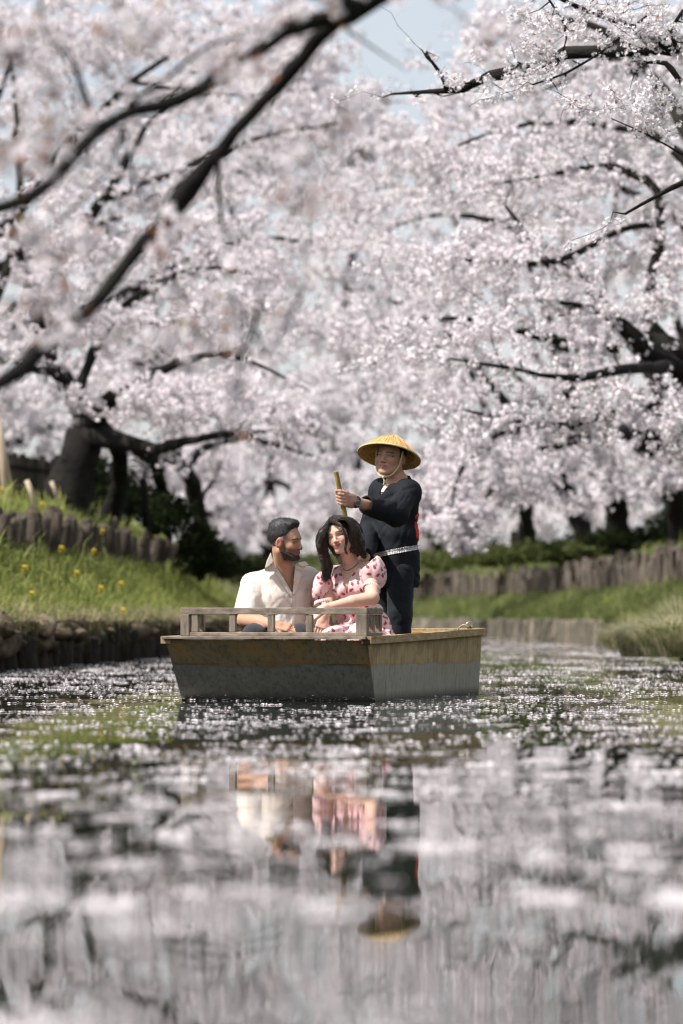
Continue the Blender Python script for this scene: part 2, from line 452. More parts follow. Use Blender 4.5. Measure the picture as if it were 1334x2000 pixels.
# stone edging of the far bank: each block is a part
def stone_row():
    rg = np.random.default_rng(8); nm = normals2(RB, 1); line = RB + nm * 0.0
    keep = (RB[:, 1] >= 52) & (RB[:, 1] <= 118) & (np.arange(len(RB)) > 20)
    line = line[keep]; L = np.concatenate([[0], np.cumsum(np.linalg.norm(np.diff(line, axis=0), axis=1))])
    root = empty('stone_edging', (line[0][0], line[0][1], 0)); tag(root, 'low mossy stone block edging along the waterline of the bending far bank', 'edging')
    ms = []
    for k in range(5):
        mb = MB(); mb.box((0, 0, 0), (0.30 + 0.05 * rg.random(), 0.12, 0.30), None, 0.035)
        v = np.array(mb.v) + 0.012 * rg.standard_normal((len(mb.v), 3))
        me = bpy.data.meshes.new('block'); me.from_pydata(v.tolist(), [], mb.f); me.materials.append(M['stone']); me.update(); ms.append(me)
    q = 0.3
    while q < L[-1]:
        x = np.interp(q, L, line[:, 0]); y = np.interp(q, L, line[:, 1])
        x2 = np.interp(q + 0.2, L, line[:, 0]); y2 = np.interp(q + 0.2, L, line[:, 1])
        o = bpy.data.objects.new('block', ms[rg.integers(5)]); COL.objects.link(o); o.parent = root
        o.location = (x - root.location.x, y - root.location.y, 0.12 + 0.02 * rg.standard_normal())
        o.rotation_euler = (0.10, 0.03 * rg.standard_normal(), math.atan2(y2 - y, x2 - x) + 0.05 * rg.standard_normal())
        q += 0.68
stone_row()

# ------------------------------------------------------------------ grass (stuff): blades as real triangles
def blades(name, label, pts, hgt, mat, wid=0.012, lean=0.35, seed=0, parent=None, bend=0.5):
    rg = np.random.default_rng(seed); n = len(pts); h = hgt * (0.5 + 0.8 * rg.random(n)) if np.ndim(hgt) == 0 else hgt
    a = rg.uniform(0, 2 * np.pi, n); dirv = np.stack([np.cos(a), np.sin(a), np.zeros(n)], 1)
    l = lean * rg.random(n) + 0.05
    sidev = np.stack([-np.sin(a), np.cos(a), np.zeros(n)], 1) 
    turn = rg.uniform(0, np.pi, n); sidev = sidev * np.cos(turn)[:, None] + dirv * np.sin(turn)[:, None]
    w = wid * (0.6 + 0.8 * rg.random(n))
    up = np.array([0, 0, 1.0])
    b0 = pts - sidev * w[:, None] * 0.5; b1 = pts + sidev * w[:, None] * 0.5
    mid = pts + dirv * (l * h * 0.35)[:, None] + up * (h * 0.62)[:, None]
    m0 = mid - sidev * w[:, None] * 0.42; m1 = mid + sidev * w[:, None] * 0.42
    tip = pts + dirv * (l * h * (0.8 + bend))[:, None] + up * (h * (1.0 - 0.45 * l))[:, None]
    v = np.stack([b0, b1, m1, m0, tip], 1).reshape(-1, 3)
    k = np.arange(n)[:, None] * 5
    loops = np.concatenate([k + 0, k + 1, k + 2, k + 3, k + 3, k + 2, k + 4], 1).ravel()
    st = (np.arange(n)[:, None] * 7 + np.array([0, 4])).ravel(); tot = np.tile([4, 3], n)
    me = mesh_np(name, v, loops, st, tot, mat); o = link(name, me, parent)
    if label: tag(o, label, 'grass')
    tag(o, kind='stuff'); return o

def scatter_bank(curve, prof, side, n, y0, y1, s0, s1, seed, dens=None):
    rg = np.random.default_rng(seed); nm = normals2(curve, side)
    i0 = int(np.argmax(curve[:, 1] >= y0)); hi = np.where(curve[:, 1] <= y1)[0]; i1 = hi[-1]
    t = rg.uniform(i0, i1, n); i = t.astype(int); fr = (t - i)[:, None]; j = np.minimum(i + 1, len(curve) - 1)
    c = curve[i] * (1 - fr) + curve[j] * fr; m = nm[i] * (1 - fr) + nm[j] * fr
    s = rg.uniform(s0, s1, n); q = c + m * s[:, None]
    a = np.array(prof); z = np.interp(s, a[:, 0] + np.arange(len(a)) * 1e-6, a[:, 1])
    p = np.concatenate([q, z[:, None]], 1)
    cl = vnoise(p[:, :2] * 2.3, seed + 3)
    keep = cl + 0.9 * rg.random(n) > 0.15 if dens is None else cl + dens * rg.random(n) > 0.15
    return p[keep]

pl = np.concatenate([scatter_bank(LB, LP_, -1, 26000, 32, 72, 0.02, 1.12, 21, 1.6), scatter_bank(LB, LP_, -1, 15000, 34, 75, 1.18, 2.8, 22, 1.3)])
blades('grass', 'bright green grass on the sloping bank with yellow flowers', pl, 0.24, M['grass'], 0.014, 0.8, 31)
pr = np.concatenate([scatter_bank(RB, RP_, 1, 17000, 46, 116, 0.2, 1.4, 23, 1.6), scatter_bank(RB, RP_, 1, 24000, 50, 116, 1.46, 5.0, 24, 1.4)])
blades('grass', 'green grass on the far bank above and below the grey logs', pr, 0.28, M['grass_olive'], 0.020, 0.8, 32)

pe = np.concatenate([scatter_bank(LB, LP_, -1, 9000, 31, 70, -0.06, 0.16, 25, 1.0)]); pe[:, 2] = 0.28 + 0.18 * np.random.default_rng(1).random(len(pe))
blades('grass', 'long straw and green grass overhanging the wet log edging', pe, 0.24, M['grass_dry'], 0.010, 1.6, 33, None, 1.1)
pw = np.concatenate([scatter_bank(LB, LP_, -1, 1500, 34, 74, 0.3, 2.6, 26, 0.6), scatter_bank(RB, RP_, 1, 1500, 46, 110, 0.3, 4.5, 27, 0.6)])
pe = scatter_bank(LB, LP_, -1, 6500, 31, 70, -0.13, -0.02, 28, 1.0); pe[:, 2] = 0.40 + 0.05 * np.random.default_rng(2).random(len(pe))
hr = -(0.10 + 0.30 * np.random.default_rng(3).random(len(pe)) ** 1.6)
blades('roots', 'dead roots and stalks trailing down the dark log edging to the water', pe, hr, M['root'], 0.012, 0.25, 35)
def clods():
    rg = np.random.default_rng(12); ed = [o for o in COL.objects if o.name.startswith('log_edging')][0]; ms = []
    for k in range(5):
        mb = MB(); mb.lathe([(0.001, -0.5), (0.34, -0.40), (0.50, -0.08), (0.46, 0.18), (0.30, 0.36), (0.001, 0.42)], (0, 0, 0), None, 9); v = np.array(mb.v); v *= 1 + 0.22 * vnoise(v * 4.0, 40 + k)[:, None]; v += 0.03 * rg.standard_normal(v.shape)
        me = bpy.data.meshes.new('clod'); me.from_pydata(v.tolist(), [], mb.f); me.materials.append(M['clod']); me.polygons.foreach_set('use_smooth', np.full(len(me.polygons), True)); me.update(); ms.append(me)
    for k in range(150):
        y = rg.uniform(31, 68); q = bank_at(LB, -1, y, rg.uniform(-0.12, 0.06)); o = bpy.data.objects.new('clod', ms[rg.integers(5)]); COL.objects.link(o); o.parent = ed
        s = rg.uniform(0.10, 0.30); o.scale = (s * rg.uniform(0.8, 1.6), s * rg.uniform(0.8, 1.8), s * rg.uniform(0.5, 0.9)); o.rotation_euler = (rg.normal(0, 0.3), rg.normal(0, 0.3), rg.uniform(0, 6.28))
        o.location = (q[0] - ed.location.x, q[1] - ed.location.y, rg.uniform(0.22, 0.42) - ed.location.z)
t_ = NT('earth_clod'); n_ = t_.noise(t_.pos(), 7, 5); M['clod'] = t_.done(t_.bsdf(t_.ramp(n_, [(0.3, (0.035, 0.028, 0.02)), (0.55, (0.13, 0.10, 0.07)), (0.75, (0.25, 0.20, 0.145))]), 0.95, t_.bump(n_, 0.6, 0.03), 0.1))
clods()
blades('weeds', 'taller broad weeds sprouting from both grass banks', pw, 0.42, M['grass'], 0.035, 0.7, 34)

# tussocks: tall arching tufts (things one can point at)
def tussock(name, label, c, r, h, n, mat, seed, z=0.3):
    rg = np.random.default_rng(seed); a = rg.uniform(0, 6.28, n); q = r * np.sqrt(rg.random(n))
    pts = np.stack([c[0] + q * np.cos(a), c[1] + q * np.sin(a) * 1.4, np.full(n, z)], 1)
    hh = h * (0.45 + 0.65 * rg.random(n)) * (1 - 0.35 * q / r)
    root = empty(name, (c[0], c[1], z)); tag(root, label, 'grass tuft')
    blades('blade', None, pts, hh, mat, 0.012, 0.75, seed, root, 0.35)
    return root
for k, (px, py, d, r, h, lab) in enumerate([
    (1330, 1290, 39.0, 0.36, 0.60, 'tall dry grass tuft at the water edge, largest, nearest the right frame edge'),
    (1268, 1280, 42.0, 0.30, 0.46, 'tall mixed green and straw grass tuft overhanging the water, second from the right edge'),
    (1222, 1262, 47.0, 0.28, 0.40, 'low green grass tuft where the stone edging begins'),
    (1300, 1230, 49.0, 0.45, 0.45, 'green grass tuft on the slope behind the dry tufts'),
    (1240, 1222, 54.0, 0.40, 0.36, 'small green grass tuft under the grey log revetment'),
    (12, 1262, 36.2, 0.16, 0.34, 'straw coloured grass tuft hanging over the dark log edging at the left frame edge')]):
    c = P(px, py, d); z = c[2] if c[2] > 0.05 else 0.1
    tussock('grass_tuft', lab, c, r, h * (1.25 if k < 3 else 1), 2600 if k < 2 else 1200, M['tuft'] if k in (0, 1, 2) else (M['grass_dry'] if k == 5 else M['grass']), 60 + k, z - 0.02)

# yellow wild flowers on the left slope
def wildflowers():
    spots = [(25, 968, 47), (82, 985, 46), (28, 1029, 42.5), (120, 1072, 43.5), (48, 1110, 39.5), (62, 1160, 37.5), (183, 1077, 46), (200, 1038, 48.5),
             (353, 1115, 58), (236, 1141, 46.5), (197, 1150, 43.5), (240, 1193, 42.5), (345, 1132, 56.5), (4, 956, 46.5), (415, 1103, 63), (150, 1120, 42)]
    where = ['beside the leaning pale pole', 'above the dark stumpy logs near the pickets', 'in front of the leftmost stump', 'at the foot of the dark stumps',
             'low on the grass near the left frame edge', 'lowest on the slope near the left frame edge', 'under the widest dark stump', 'on the strip of grass above the dark stumps',
             'near the far end of the dark log row', 'in the middle of the lower grass slope', 'a little below the dark stumps in mid slope', 'just above the wet log edging',
             'below the far end of the dark logs', 'at the left frame edge by the pickets', 'farthest along the bank', 'on the shaded grass below the stumps']
    rg = np.random.default_rng(5)
    mb = MB(); mb.tube([(0, 0, -0.30), (0.01, 0, -0.12), (0, 0, 0)], [0.004, 0.004, 0.003], 5)
    st = bpy.data.meshes.new('stem'); st.from_pydata(mb.v, [], mb.f); st.materials.append(M['grass'])
    mb = MB()
    for k in range(16):
        a = rg.uniform(0, 6.28); z = rg.uniform(-0.03, 0.03); r = 0.028 * math.sqrt(max(0, 1 - (z / 0.035) ** 2))
        c = np.array([r * math.cos(a), r * math.sin(a), z]); R = axes_from(unit(c + [0, 0, 0.01]))
        for b in range(4):
            q = b * math.pi / 2; e = R @ np.array([math.cos(q), math.sin(q), 0.2]) * 0.012; g = R @ np.array([-math.sin(q), math.cos(q), 0]) * 0.006
            mb.add([c, c + e * 0.6 + g, c + e, c + e * 0.6 - g], [(0, 1, 2, 3)])
    fl = bpy.data.meshes.new('flower_head'); fl.from_pydata(mb.v, [], mb.f); fl.materials.append(M['yellow'])
    for (px, py, d), w in zip(spots, where):
        q = P(px, py, d); root = empty('wildflower', (q[0], q[1], q[2] - 0.30)); tag(root, 'yellow wildflower ' + w, 'flower', 'yellow flowers dotted over the grass slope')
        for nme, me in (('stem', st), ('flower_head', fl)):
            o = bpy.data.objects.new(nme, me); COL.objects.link(o); o.parent = root; o.location = (0, 0, 0.30); o.scale = (0.9 + 0.3 * rg.random(),) * 3
wildflowers()

# dark picket fence, leaning poles and a palm-like plant on top of the left bank
root = empty('picket_fence', P(0, 970, 52)); tag(root, 'dark wooden picket fence on top of the bank behind the leaning pole', 'fence')
rg = np.random.default_rng(9)
a0, a1 = P(-60, 975, 50), P(112, 985, 57)
for k in range(22):
    t = k / 21; q = a0 * (1 - t) + a1 * t
    MB().box(q + [0, 0, 0.30 + 0.03 * rg.standard_normal()], (0.045, 0.02, 0.34 + 0.04 * rg.random()), rotz(rg.normal(0, 0.1)), 0.006).build('picket', M['log_dark'], root)
for dz in (0.12, 0.50):
    MB().tube([a0 + [0, 0.06, dz], a1 + [0, 0.06, dz]], 0.025, 6).build('cross_rail', M['log_dark'], root)
for (x0, y0, x1, y1, d, r, lab) in [(20, 988, -6, 820, 47, 0.065, 'thick pale round pole leaning at the left frame edge'),
                                    (72, 988, 52, 938, 48, 0.035, 'short pale stake leaning among the dark pickets'),
                                    (118, 985, 100, 940, 52, 0.03, 'thin brown stake beside the big dark trunk')]:
    mb = MB(); mb.tube([P(x0, y0 + 30, d), P((x0 + x1) / 2, (y0 + y1) / 2, d), P(x1, y1, d)], [r, r * 0.95, r * 0.9], 10)
    tag(mb.build('leaning_pole', M['pole'], None, True), lab, 'pole')

# floating petals on the river (stuff): drifting rafts, drift lines and single petals
def petals():
    rg = np.random.default_rng(77); C = []
    def band(d0, d1, per_m2, mean, sc=1.0):
        m = int(0.0889 * 1.22 * (d1 * d1 - d0 * d0) * per_m2); d = np.sqrt(rg.uniform(d0 * d0, d1 * d1, m)); x = rg.uniform(-1, 1, m) * (0.0889 * d * 1.22 + 0.25)
        p2 = np.stack([x, d], 1); keep = 0.35 + 0.22 * vnoise(p2 * np.array([0.5, 0.25]), 3) + 0.6 * vnoise(p2 * np.array([2.4, 0.9]), 4) > rg.uniform(-0.35, 0.75, m); x, d = x[keep], d[keep]
        k = np.maximum(1, rg.exponential(mean, len(x))).astype(int); wx = sc * rg.gamma(2.0, 0.055, len(x)) * (k > 2) + 0.008; wy = wx * rg.uniform(0.25, 0.9, len(x)); an = rg.normal(0, 0.35, len(x))
        i = np.repeat(np.arange(len(x)), k); g = rg.standard_normal((len(i), 2)) * np.stack([wx[i], wy[i]], 1)
        C.append(np.stack([x[i] + g[:, 0] * np.cos(an[i]) - g[:, 1] * np.sin(an[i]), d[i] + g[:, 0] * np.sin(an[i]) + g[:, 1] * np.cos(an[i])], 1))
    band(3.6, 8, 48.0, 11, 0.22); band(8, 13, 48.0, 11, 0.35); band(13, 20, 40.0, 10, 0.6); band(20, 34, 23.0, 11, 0.85); band(34, 60, 10.0, 20); band(60, 105, 6.0, 22)
    def raft(d0, d1, per_m2, mean, wx, wy):
        m = int(0.0889 * 1.22 * (d1 * d1 - d0 * d0) * per_m2)
        for _ in range(m):
            d = math.sqrt(rg.uniform(d0 * d0, d1 * d1)); x = rg.uniform(-1, 1) * (0.0889 * d * 1.15 + 0.1); k = int(mean * rg.uniform(0.4, 1.6)); a = rg.uniform(0.6, 1.5)
            C.append(np.stack([x + wx * a * rg.standard_normal(k), d + wy * a * rg.standard_normal(k)], 1))
    raft(4.2, 8, 2.6, 80, 0.032, 0.075); raft(8, 13, 3.0, 50, 0.038, 0.07)
    p2 = np.concatenate(C); x, d = p2.T
    lo = np.interp(d, LB[:180, 1], LB[:180, 0]); hi = np.interp(d, RB[:180, 1], RB[:180, 0]); ok = (x > lo + 0.03) & (x < hi - 0.03)
    ca, sa = math.cos(TH), math.sin(TH)                     # keep clear of the hull
    ru = (x - BA[0]) * ca - (d - BA[1]) * sa; rv = (x - BA[0]) * sa + (d - BA[1]) * ca
    ok &= ~((ru > -BW - 0.02) & (ru < 0.02) & (rv > -0.02) & (rv < BL + 0.02)); p2 = p2[ok]
    # petals that have piled up against the bow
    m = 90; t = rg.random(m); bow = BA[None] + np.outer(-BW * t, [ca, -sa]) - np.outer(0.01 + 0.05 * rg.random(m), [sa, ca]); n0 = len(p2); p2 = np.concatenate([p2, bow]); n = len(p2)
    s = 0.0095 * (0.7 + 0.6 * rg.random(n)); a = rg.uniform(0, 6.28, n); tl = np.abs(rg.normal(0, 0.13, n)) + 0.02; ta = rg.uniform(0, 6.28, n)
    nz = np.stack([np.sin(tl) * np.cos(ta), np.sin(tl) * np.sin(ta), np.cos(tl)], 1)
    zz = 0.002 + s * np.sin(tl) * 0.8; zz[n0:] += 0.03 * rg.random(m) ** 2
    c = np.concatenate([p2, zz[:, None]], 1)
    u = np.stack([np.cos(a), np.sin(a), np.zeros(n)], 1); u -= nz * np.sum(u * nz, 1, keepdims=True); u /= np.linalg.norm(u, axis=1, keepdims=True)
    w = np.cross(nz, u); s = s[:, None]; cup = s * rg.uniform(0.05, 0.35, (n, 1))
    v = np.stack([c - u * s * 1.2, c - w * s * 0.8 + nz * cup, c + u * s * 1.2 + nz * cup * 0.4, c + w * s * 0.8 + nz * cup], 1).reshape(-1, 3)
    me = mesh_np('floating_petals', v, np.arange(4 * n), np.arange(n) * 4, np.full(n, 4), M['petal'])
    tag(link('floating_petals', me), 'fallen cherry petals drifting on the river surface', 'petals', kind='stuff')
    print('petals', n)
# ------------------------------------------------------------------ cherry trees
def star_flowers(c, nrm, size, rg):
    """five-petalled flowers, 5 folded quads each"""
    n = len(c); ref = rg.standard_normal((n, 3)); u = np.cross(nrm, ref); u /= np.linalg.norm(u, axis=1, keepdims=True) + 1e-9
    w = np.cross(nrm, u); vs = [c - nrm * (size * 0.25)[:, None]]; s = size[:, None]
    for k in range(5):
        for da, r, lift in ((-0.42, 0.62, 0.10), (0.0, 1.0, 0.22), (0.42, 0.62, 0.10)):
            a = k * 1.2566 + da
            vs.append(c + (u * math.cos(a) + w * math.sin(a)) * s * r + nrm * s * (lift - 0.1))
    v = np.stack(vs, 1).reshape(-1, 3); b = np.arange(n)[:, None] * 16
    loops = np.concatenate([np.concatenate([b, b + 1 + 3 * k, b + 2 + 3 * k, b + 3 + 3 * k], 1) for k in range(5)], 1).ravel()
    nf = n * 5; return v, loops, np.arange(nf) * 4, np.full(nf, 4)

def quad_flowers(c, nrm, size, rg):
    n = len(c); ref = rg.standard_normal((n, 3)); u = np.cross(nrm, ref); u /= np.linalg.norm(u, axis=1, keepdims=True) + 1e-9
    w = np.cross(nrm, u); s = size[:, None]; j = 0.7 + 0.6 * rg.random((n, 4))
    v = np.stack([c + u * s * j[:, :1] + nrm * s * 0.25, c + w * s * j[:, 1:2], c - u * s * j[:, 2:3] + nrm * s * 0.25, c - w * s * j[:, 3:]], 1).reshape(-1, 3)
    return v, np.arange(4 * n), np.arange(n) * 4, np.full(n, 4)

def leaf_quads(c, nrm, size, rg):
    n = len(c); ref = rg.standard_normal((n, 3)); u = np.cross(nrm, ref); u /= np.linalg.norm(u, axis=1, keepdims=True) + 1e-9
    w = np.cross(nrm, u); s = size[:, None]
    v = np.stack([c, c + u * s * 0.5 + w * s * 0.28, c + u * s * 1.1 + nrm * s * 0.15, c + u * s * 0.5 - w * s * 0.28], 1).reshape(-1, 3)
    return v, np.arange(4 * n), np.arange(n) * 4, np.full(n, 4)

def project(p):
    return CX + F * p[:, 0] / np.maximum(p[:, 1], 0.5), HY - F * (p[:, 2] - CH) / np.maximum(p[:, 1], 0.5)

N_FLOWERS = 0
def cherry(name, label, base, limbs, blobs, seed, n_tips, clumps=14, per=9, fsize=0.019, spread=0.05, star=False, leaves=0,
           tip_r=0.004, twig_len=0.9, cat='cherry tree', group=None, mat='blossom', flat=0.45, sky_gap=True, trunk_name='trunk', bare=None, limb_tips=4.0, thin=0.85, lump=0.10, step=0.22):
    """limbs: list of [(x,y,z,r),...] world polylines (first = trunk); blobs: (px,py,d,rx_px,ry_px,rd_m,weight) crown volumes"""
    global N_FLOWERS
    rg = np.random.default_rng(seed); spread *= 0.64; fsize *= 0.86
    root = empty(name, base); tag(root, label, cat, group)
    V, Fc, nv = [], [], 0
    nodes, nrad, ndir, extra = [], [], [], []
    def put(pts, rad, sides, jit):
        nonlocal nv
        v, f = tube_geo(pts, rad, sides, True, jit, rg)
        V.append(v); Fc.extend([[i + nv for i in q] for q in f]); nv += len(v)
    for li, L in enumerate(limbs):
        L = np.array(L, float); L[:, 3] *= thin; length = np.sum(np.linalg.norm(np.diff(L[:, :3], axis=0), axis=1))
        n = max(6, int(length / step)); s = spline(L, n)
        wob = vnoise(s[:, :3] * 1.6, seed + len(nodes))[:, None] * rg.standard_normal((1, 3)) * 0.6
        k = np.sin(np.linspace(0, np.pi, n))[:, None]
        walk = np.cumsum(rg.standard_normal((n, 3)), axis=0); walk -= np.linspace(0, 1, n)[:, None] * walk[-1]
        s[:, :3] += wob * k * np.minimum(s[:, 3:4] * 1.2, 0.06) + rg.standard_normal((n, 3)) * s[:, 3:4] * 0.12 + walk * k * np.minimum(s[:, 3:4] * 0.30, 0.02) * min(1.0, (step / 0.22) ** 0.5)
        s[:, 3] *= 1 + lump * np.convolve(rg.standard_normal(n + 2) * 1.5, [0.3, 0.4, 0.3], 'valid')[:n]
        if limb_tips:
            i0 = int(n * 0.45)
            for _ in range(int(length * 0.55 * limb_tips)):
                q = s[rg.integers(i0, n), :3]; extra.append(q + rg.standard_normal(3) * [0.30, 0.30, 0.16])
            extra.extend([s[-1, :3] + unit(s[-1, :3] - s[-3, :3]) * g for g in (0.12, 0.3, 0.5)])
        put(s[:, :3], np.maximum(s[:, 3], 0.004), 11 if L[0, 3] > 0.06 else 7, 0.06)
        d = np.gradient(s[:, :3], axis=0)
        for i in range(n):
            if s[i, 3] < 0.2:
                nodes.append(s[i, :3]); nrad.append(s[i, 3]); ndir.append(d[i] / (np.linalg.norm(d[i]) + 1e-9))
    # tips inside crown volumes, gathered in flattened sprays
    wts = np.array([b[6] for b in blobs], float); wts /= wts.sum(); tips = []
    for b, q in zip(blobs, wts):
        c = P(b[0], b[1], b[2]); sc = np.array([b[3] * b[2] / F, b[5], b[4] * b[2] / F])
        m = max(4, int(round(n_tips * q))); ns = max(2, m // 7)
        cen = rg.standard_normal((ns, 3)); cen /= np.linalg.norm(cen, axis=1, keepdims=True); cen *= rg.random((ns, 1)) ** 0.42
        w = cen[rg.integers(0, ns, m)] * sc + c + rg.standard_normal((m, 3)) * np.array([0.32, 0.32, 0.32 * flat]) * min(1.0, sc[0] * 0.9)
        tips.append(w)
    tips = np.concatenate(tips + ([np.array(extra)] if extra else [])); tips = tips[tips[:, 2] > 0.55]
    cap = len(nodes) + len(tips) * 14; NP = np.zeros((cap, 3)); NR = np.zeros(cap); ND = np.zeros((cap, 3)); k = len(nodes)
    NP[:k] = nodes; NR[:k] = nrad; ND[:k] = ndir
    d0 = np.min(np.linalg.norm(tips[:, None, :] - NP[None, :k, :][:, ::2], axis=2), axis=1)
    CL, CN = [], []
    for ti in np.argsort(d0):
        tp = tips[ti]; dv = NP[:k] - tp; dist = np.sqrt(np.einsum('ij,ij->i', dv, dv)); i = int(np.argmin(dist + 0.08 * (NR[:k] < 0.007))); D = dist[i]
        if D < 0.03: D = 0.03
        a = NP[i]; ctrl = a + ND[i] * D * 0.35 + (tp - a) * 0.3 + rg.standard_normal(3) * 0.10 * D
        m = int(min(12, max(3, D / 0.22 + 2))); t = np.linspace(0, 1, m)[:, None]
        path = (1 - t) ** 2 * a + 2 * t * (1 - t) * ctrl + t * t * tp; path[1:-1] += rg.standard_normal((m - 2, 3)) * 0.02
        r0 = min(NR[i] * 0.75, 0.006 + 0.014 * D); rad = np.linspace(max(r0, tip_r), tip_r * 0.6, m)
        put(path, rad, 6 if r0 > 0.02 else 4, 0)
        if k + m < cap:
            NP[k:k + m - 1] = path[1:]; NR[k:k + m - 1] = rad[1:]; g = np.gradient(path, axis=0); ND[k:k + m - 1] = (g / (np.linalg.norm(g, axis=1, keepdims=True) + 1e-9))[1:]; k += m - 1
        ln = min(D, twig_len); nc = max(3, int(clumps * (0.4 + 0.6 * ln / twig_len)))
        tt = 1 - rg.random(nc) * (ln / max(D, ln)); q = (1 - tt[:, None]) ** 2 * a + 2 * (tt * (1 - tt))[:, None] * ctrl + (tt ** 2)[:, None] * tp
        CL.append(q + rg.standard_normal((nc, 3)) * spread)
    cl = np.concatenate(CL); px, py = project(cl)
    inside = (px > -160) & (px < 1494) & (py > -200) & (py < 1330)
    keep = inside | (rg.random(len(cl)) < 0.22)
    if sky_gap:   # the open patch of sky between the crowns
        gap = ((px - 815 + 0.2 * (py - 60)) / 95) ** 2 + ((py - 60) / 125) ** 2 + 0.35 * vnoise(np.stack([px, py], 1) / 60.0, 9)
        keep &= ~((gap < 1.0) & (rg.random(len(cl)) < 0.85))
    if bare is not None: keep &= ~bare(px, py, cl)
    cl = cl[keep]
    cc = np.repeat(cl, per, axis=0); off = rg.standard_normal((len(cc), 3)); off /= np.linalg.norm(off, axis=1, keepdims=True)
    c = cc + off * (spread * (0.45 + 0.6 * rg.random(len(cc))))[:, None]
    nrm = off + 0.5 * rg.standard_normal(off.shape); nrm /= np.linalg.norm(nrm, axis=1, keepdims=True)
    size = fsize * (0.75 + 0.5 * rg.random(len(c)))
    geo = (star_flowers if star else quad_flowers)(c, nrm, size, rg); N_FLOWERS += len(c) * (5 if star else 1)
    V = np.concatenate(V)
    me = bpy.data.meshes.new(trunk_name); me.from_pydata(V.tolist(), [], Fc); me.materials.append(M['bark'])
    me.polygons.foreach_set('use_smooth', np.full(len(me.polygons), True)); me.update()
    link(trunk_name, me, root)
    tag(link('crown', mesh_np('crown', *geo, M[mat]), root), kind='stuff')
    if leaves:
        sel = rg.integers(0, len(cl), leaves); q = cl[sel] + rg.standard_normal((leaves, 3)) * spread * 0.8
        nn = rg.standard_normal((leaves, 3)); nn /= np.linalg.norm(nn, axis=1, keepdims=True)
        tag(link('leaves', mesh_np('leaves', *leaf_quads(q, nn, 0.028 * (0.6 + 0.8 * rg.random(leaves)), rg), M['leaf_young']), root), kind='stuff')
    return root

def pl_(*rows):
    """polyline from (px, py, d, radius_px) rows"""
    return [(*P(a, b, c), r * c / F) for a, b, c, r in rows]

# --- the near limb that crosses the upper left, hanging from a tree on the near bank out of frame
near_base = (4.9, 8.6, 0.9)
cherry('cherry_tree', 'nearest blurred cherry tree whose dark limbs cross the upper left corner', near_base, [
    [(4.9, 8.6, 0.6, 0.20), (4.6, 8.8, 1.7, 0.16), (3.7, 9.4, 2.9, 0.11), (2.2, 10.2, 3.0, 0.075), (0.9, 10.6, 2.6, 0.055), *pl_((745, -12, 10.6, 27), (668, 30, 10.6, 22))],
    pl_((668, 30, 10.6, 20), (560, 55, 10.5, 19), (470, 118, 10.4, 20), (360, 180, 10.3, 17), (250, 210, 10.2, 17), (180, 260, 10.1, 17), (110, 340, 10.0, 16), (50, 385, 9.9, 19), (-60, 430, 9.8, 16)),
    pl_((668, 30, 10.6, 18), (600, 100, 10.7, 16), (520, 190, 10.8, 15), (440, 275, 10.9, 17), (400, 330, 10.9, 19), (370, 370, 10.9, 26), (320, 440, 10.9, 18), (255, 510, 10.8, 17), (190, 590, 10.7, 15), (120, 650, 10.6, 17), (75, 690, 10.5, 24), (10, 740, 10.4, 16), (-80, 790, 10.3, 14)),
    pl_((690, 22, 10.6, 24), (600, -5, 10.4, 18), (500, -25, 10.2, 14), (380, -60, 10.0, 10)),
    pl_((180, 228, 10.2, 9), (168, 195, 10.1, 8), (140, 120, 9.9, 6), (85, 60, 9.7, 5), (80, -20, 9.6, 4)),
    pl_((250, 205, 10.2, 7), (330, 150, 10.1, 6), (400, 95, 10.0, 5), (470, 70, 9.9, 4)),
    pl_((240, 250, 10.2, 6), (215, 320, 10.1, 5), (150, 400, 10.0, 4), (60, 480, 9.9, 3)),
    pl_((425, 300, 10.9, 6), (428, 360, 10.9, 6), (436, 440, 10.8, 4)),
    pl_((508, 570, 9.0, 2), (495, 640, 9.0, 7), (470, 700, 9.0, 6), (468, 760, 9.0, 3)),
], [(60, 90, 9.0, 130, 130, 1.0, 1.7), (260, 60, 8.8, 190, 95, 1.0, 1.6), (90, 250, 8.8, 110, 130, 0.9, 0.9), (40, 430, 9.0, 80, 110, 0.8, 0.6), (150, 600, 9.2, 120, 90, 0.6, 0.6),
    (680, 290, 7.8, 60, 80, 0.3, 0.5), (460, 130, 9.5, 110, 60, 0.5, 0.6), (620, 330, 8.2, 50, 40, 0.3, 0.3), (300, 640, 9.4, 120, 50, 0.5, 0.35), (120, 440, 9.3, 80, 60, 0.5, 0.3),
    (330, 420, 10.2, 70, 60, 0.3, 0.35), (420, 200, 9.8, 80, 60, 0.3, 0.35), (90, 640, 9.9, 80, 60, 0.3, 0.3), (760, 50, 9.6, 130, 60, 0.6, 0.22), (930, 40, 9.6, 90, 60, 0.6, 0.12)],
    101, 56, clumps=4, per=5, limb_tips=1.2, thin=0.88, lump=0.13, step=0.06, fsize=0.019, spread=0.035, star=True, leaves=420, tip_r=0.003, twig_len=0.5, sky_gap=False, trunk_name='limbs')

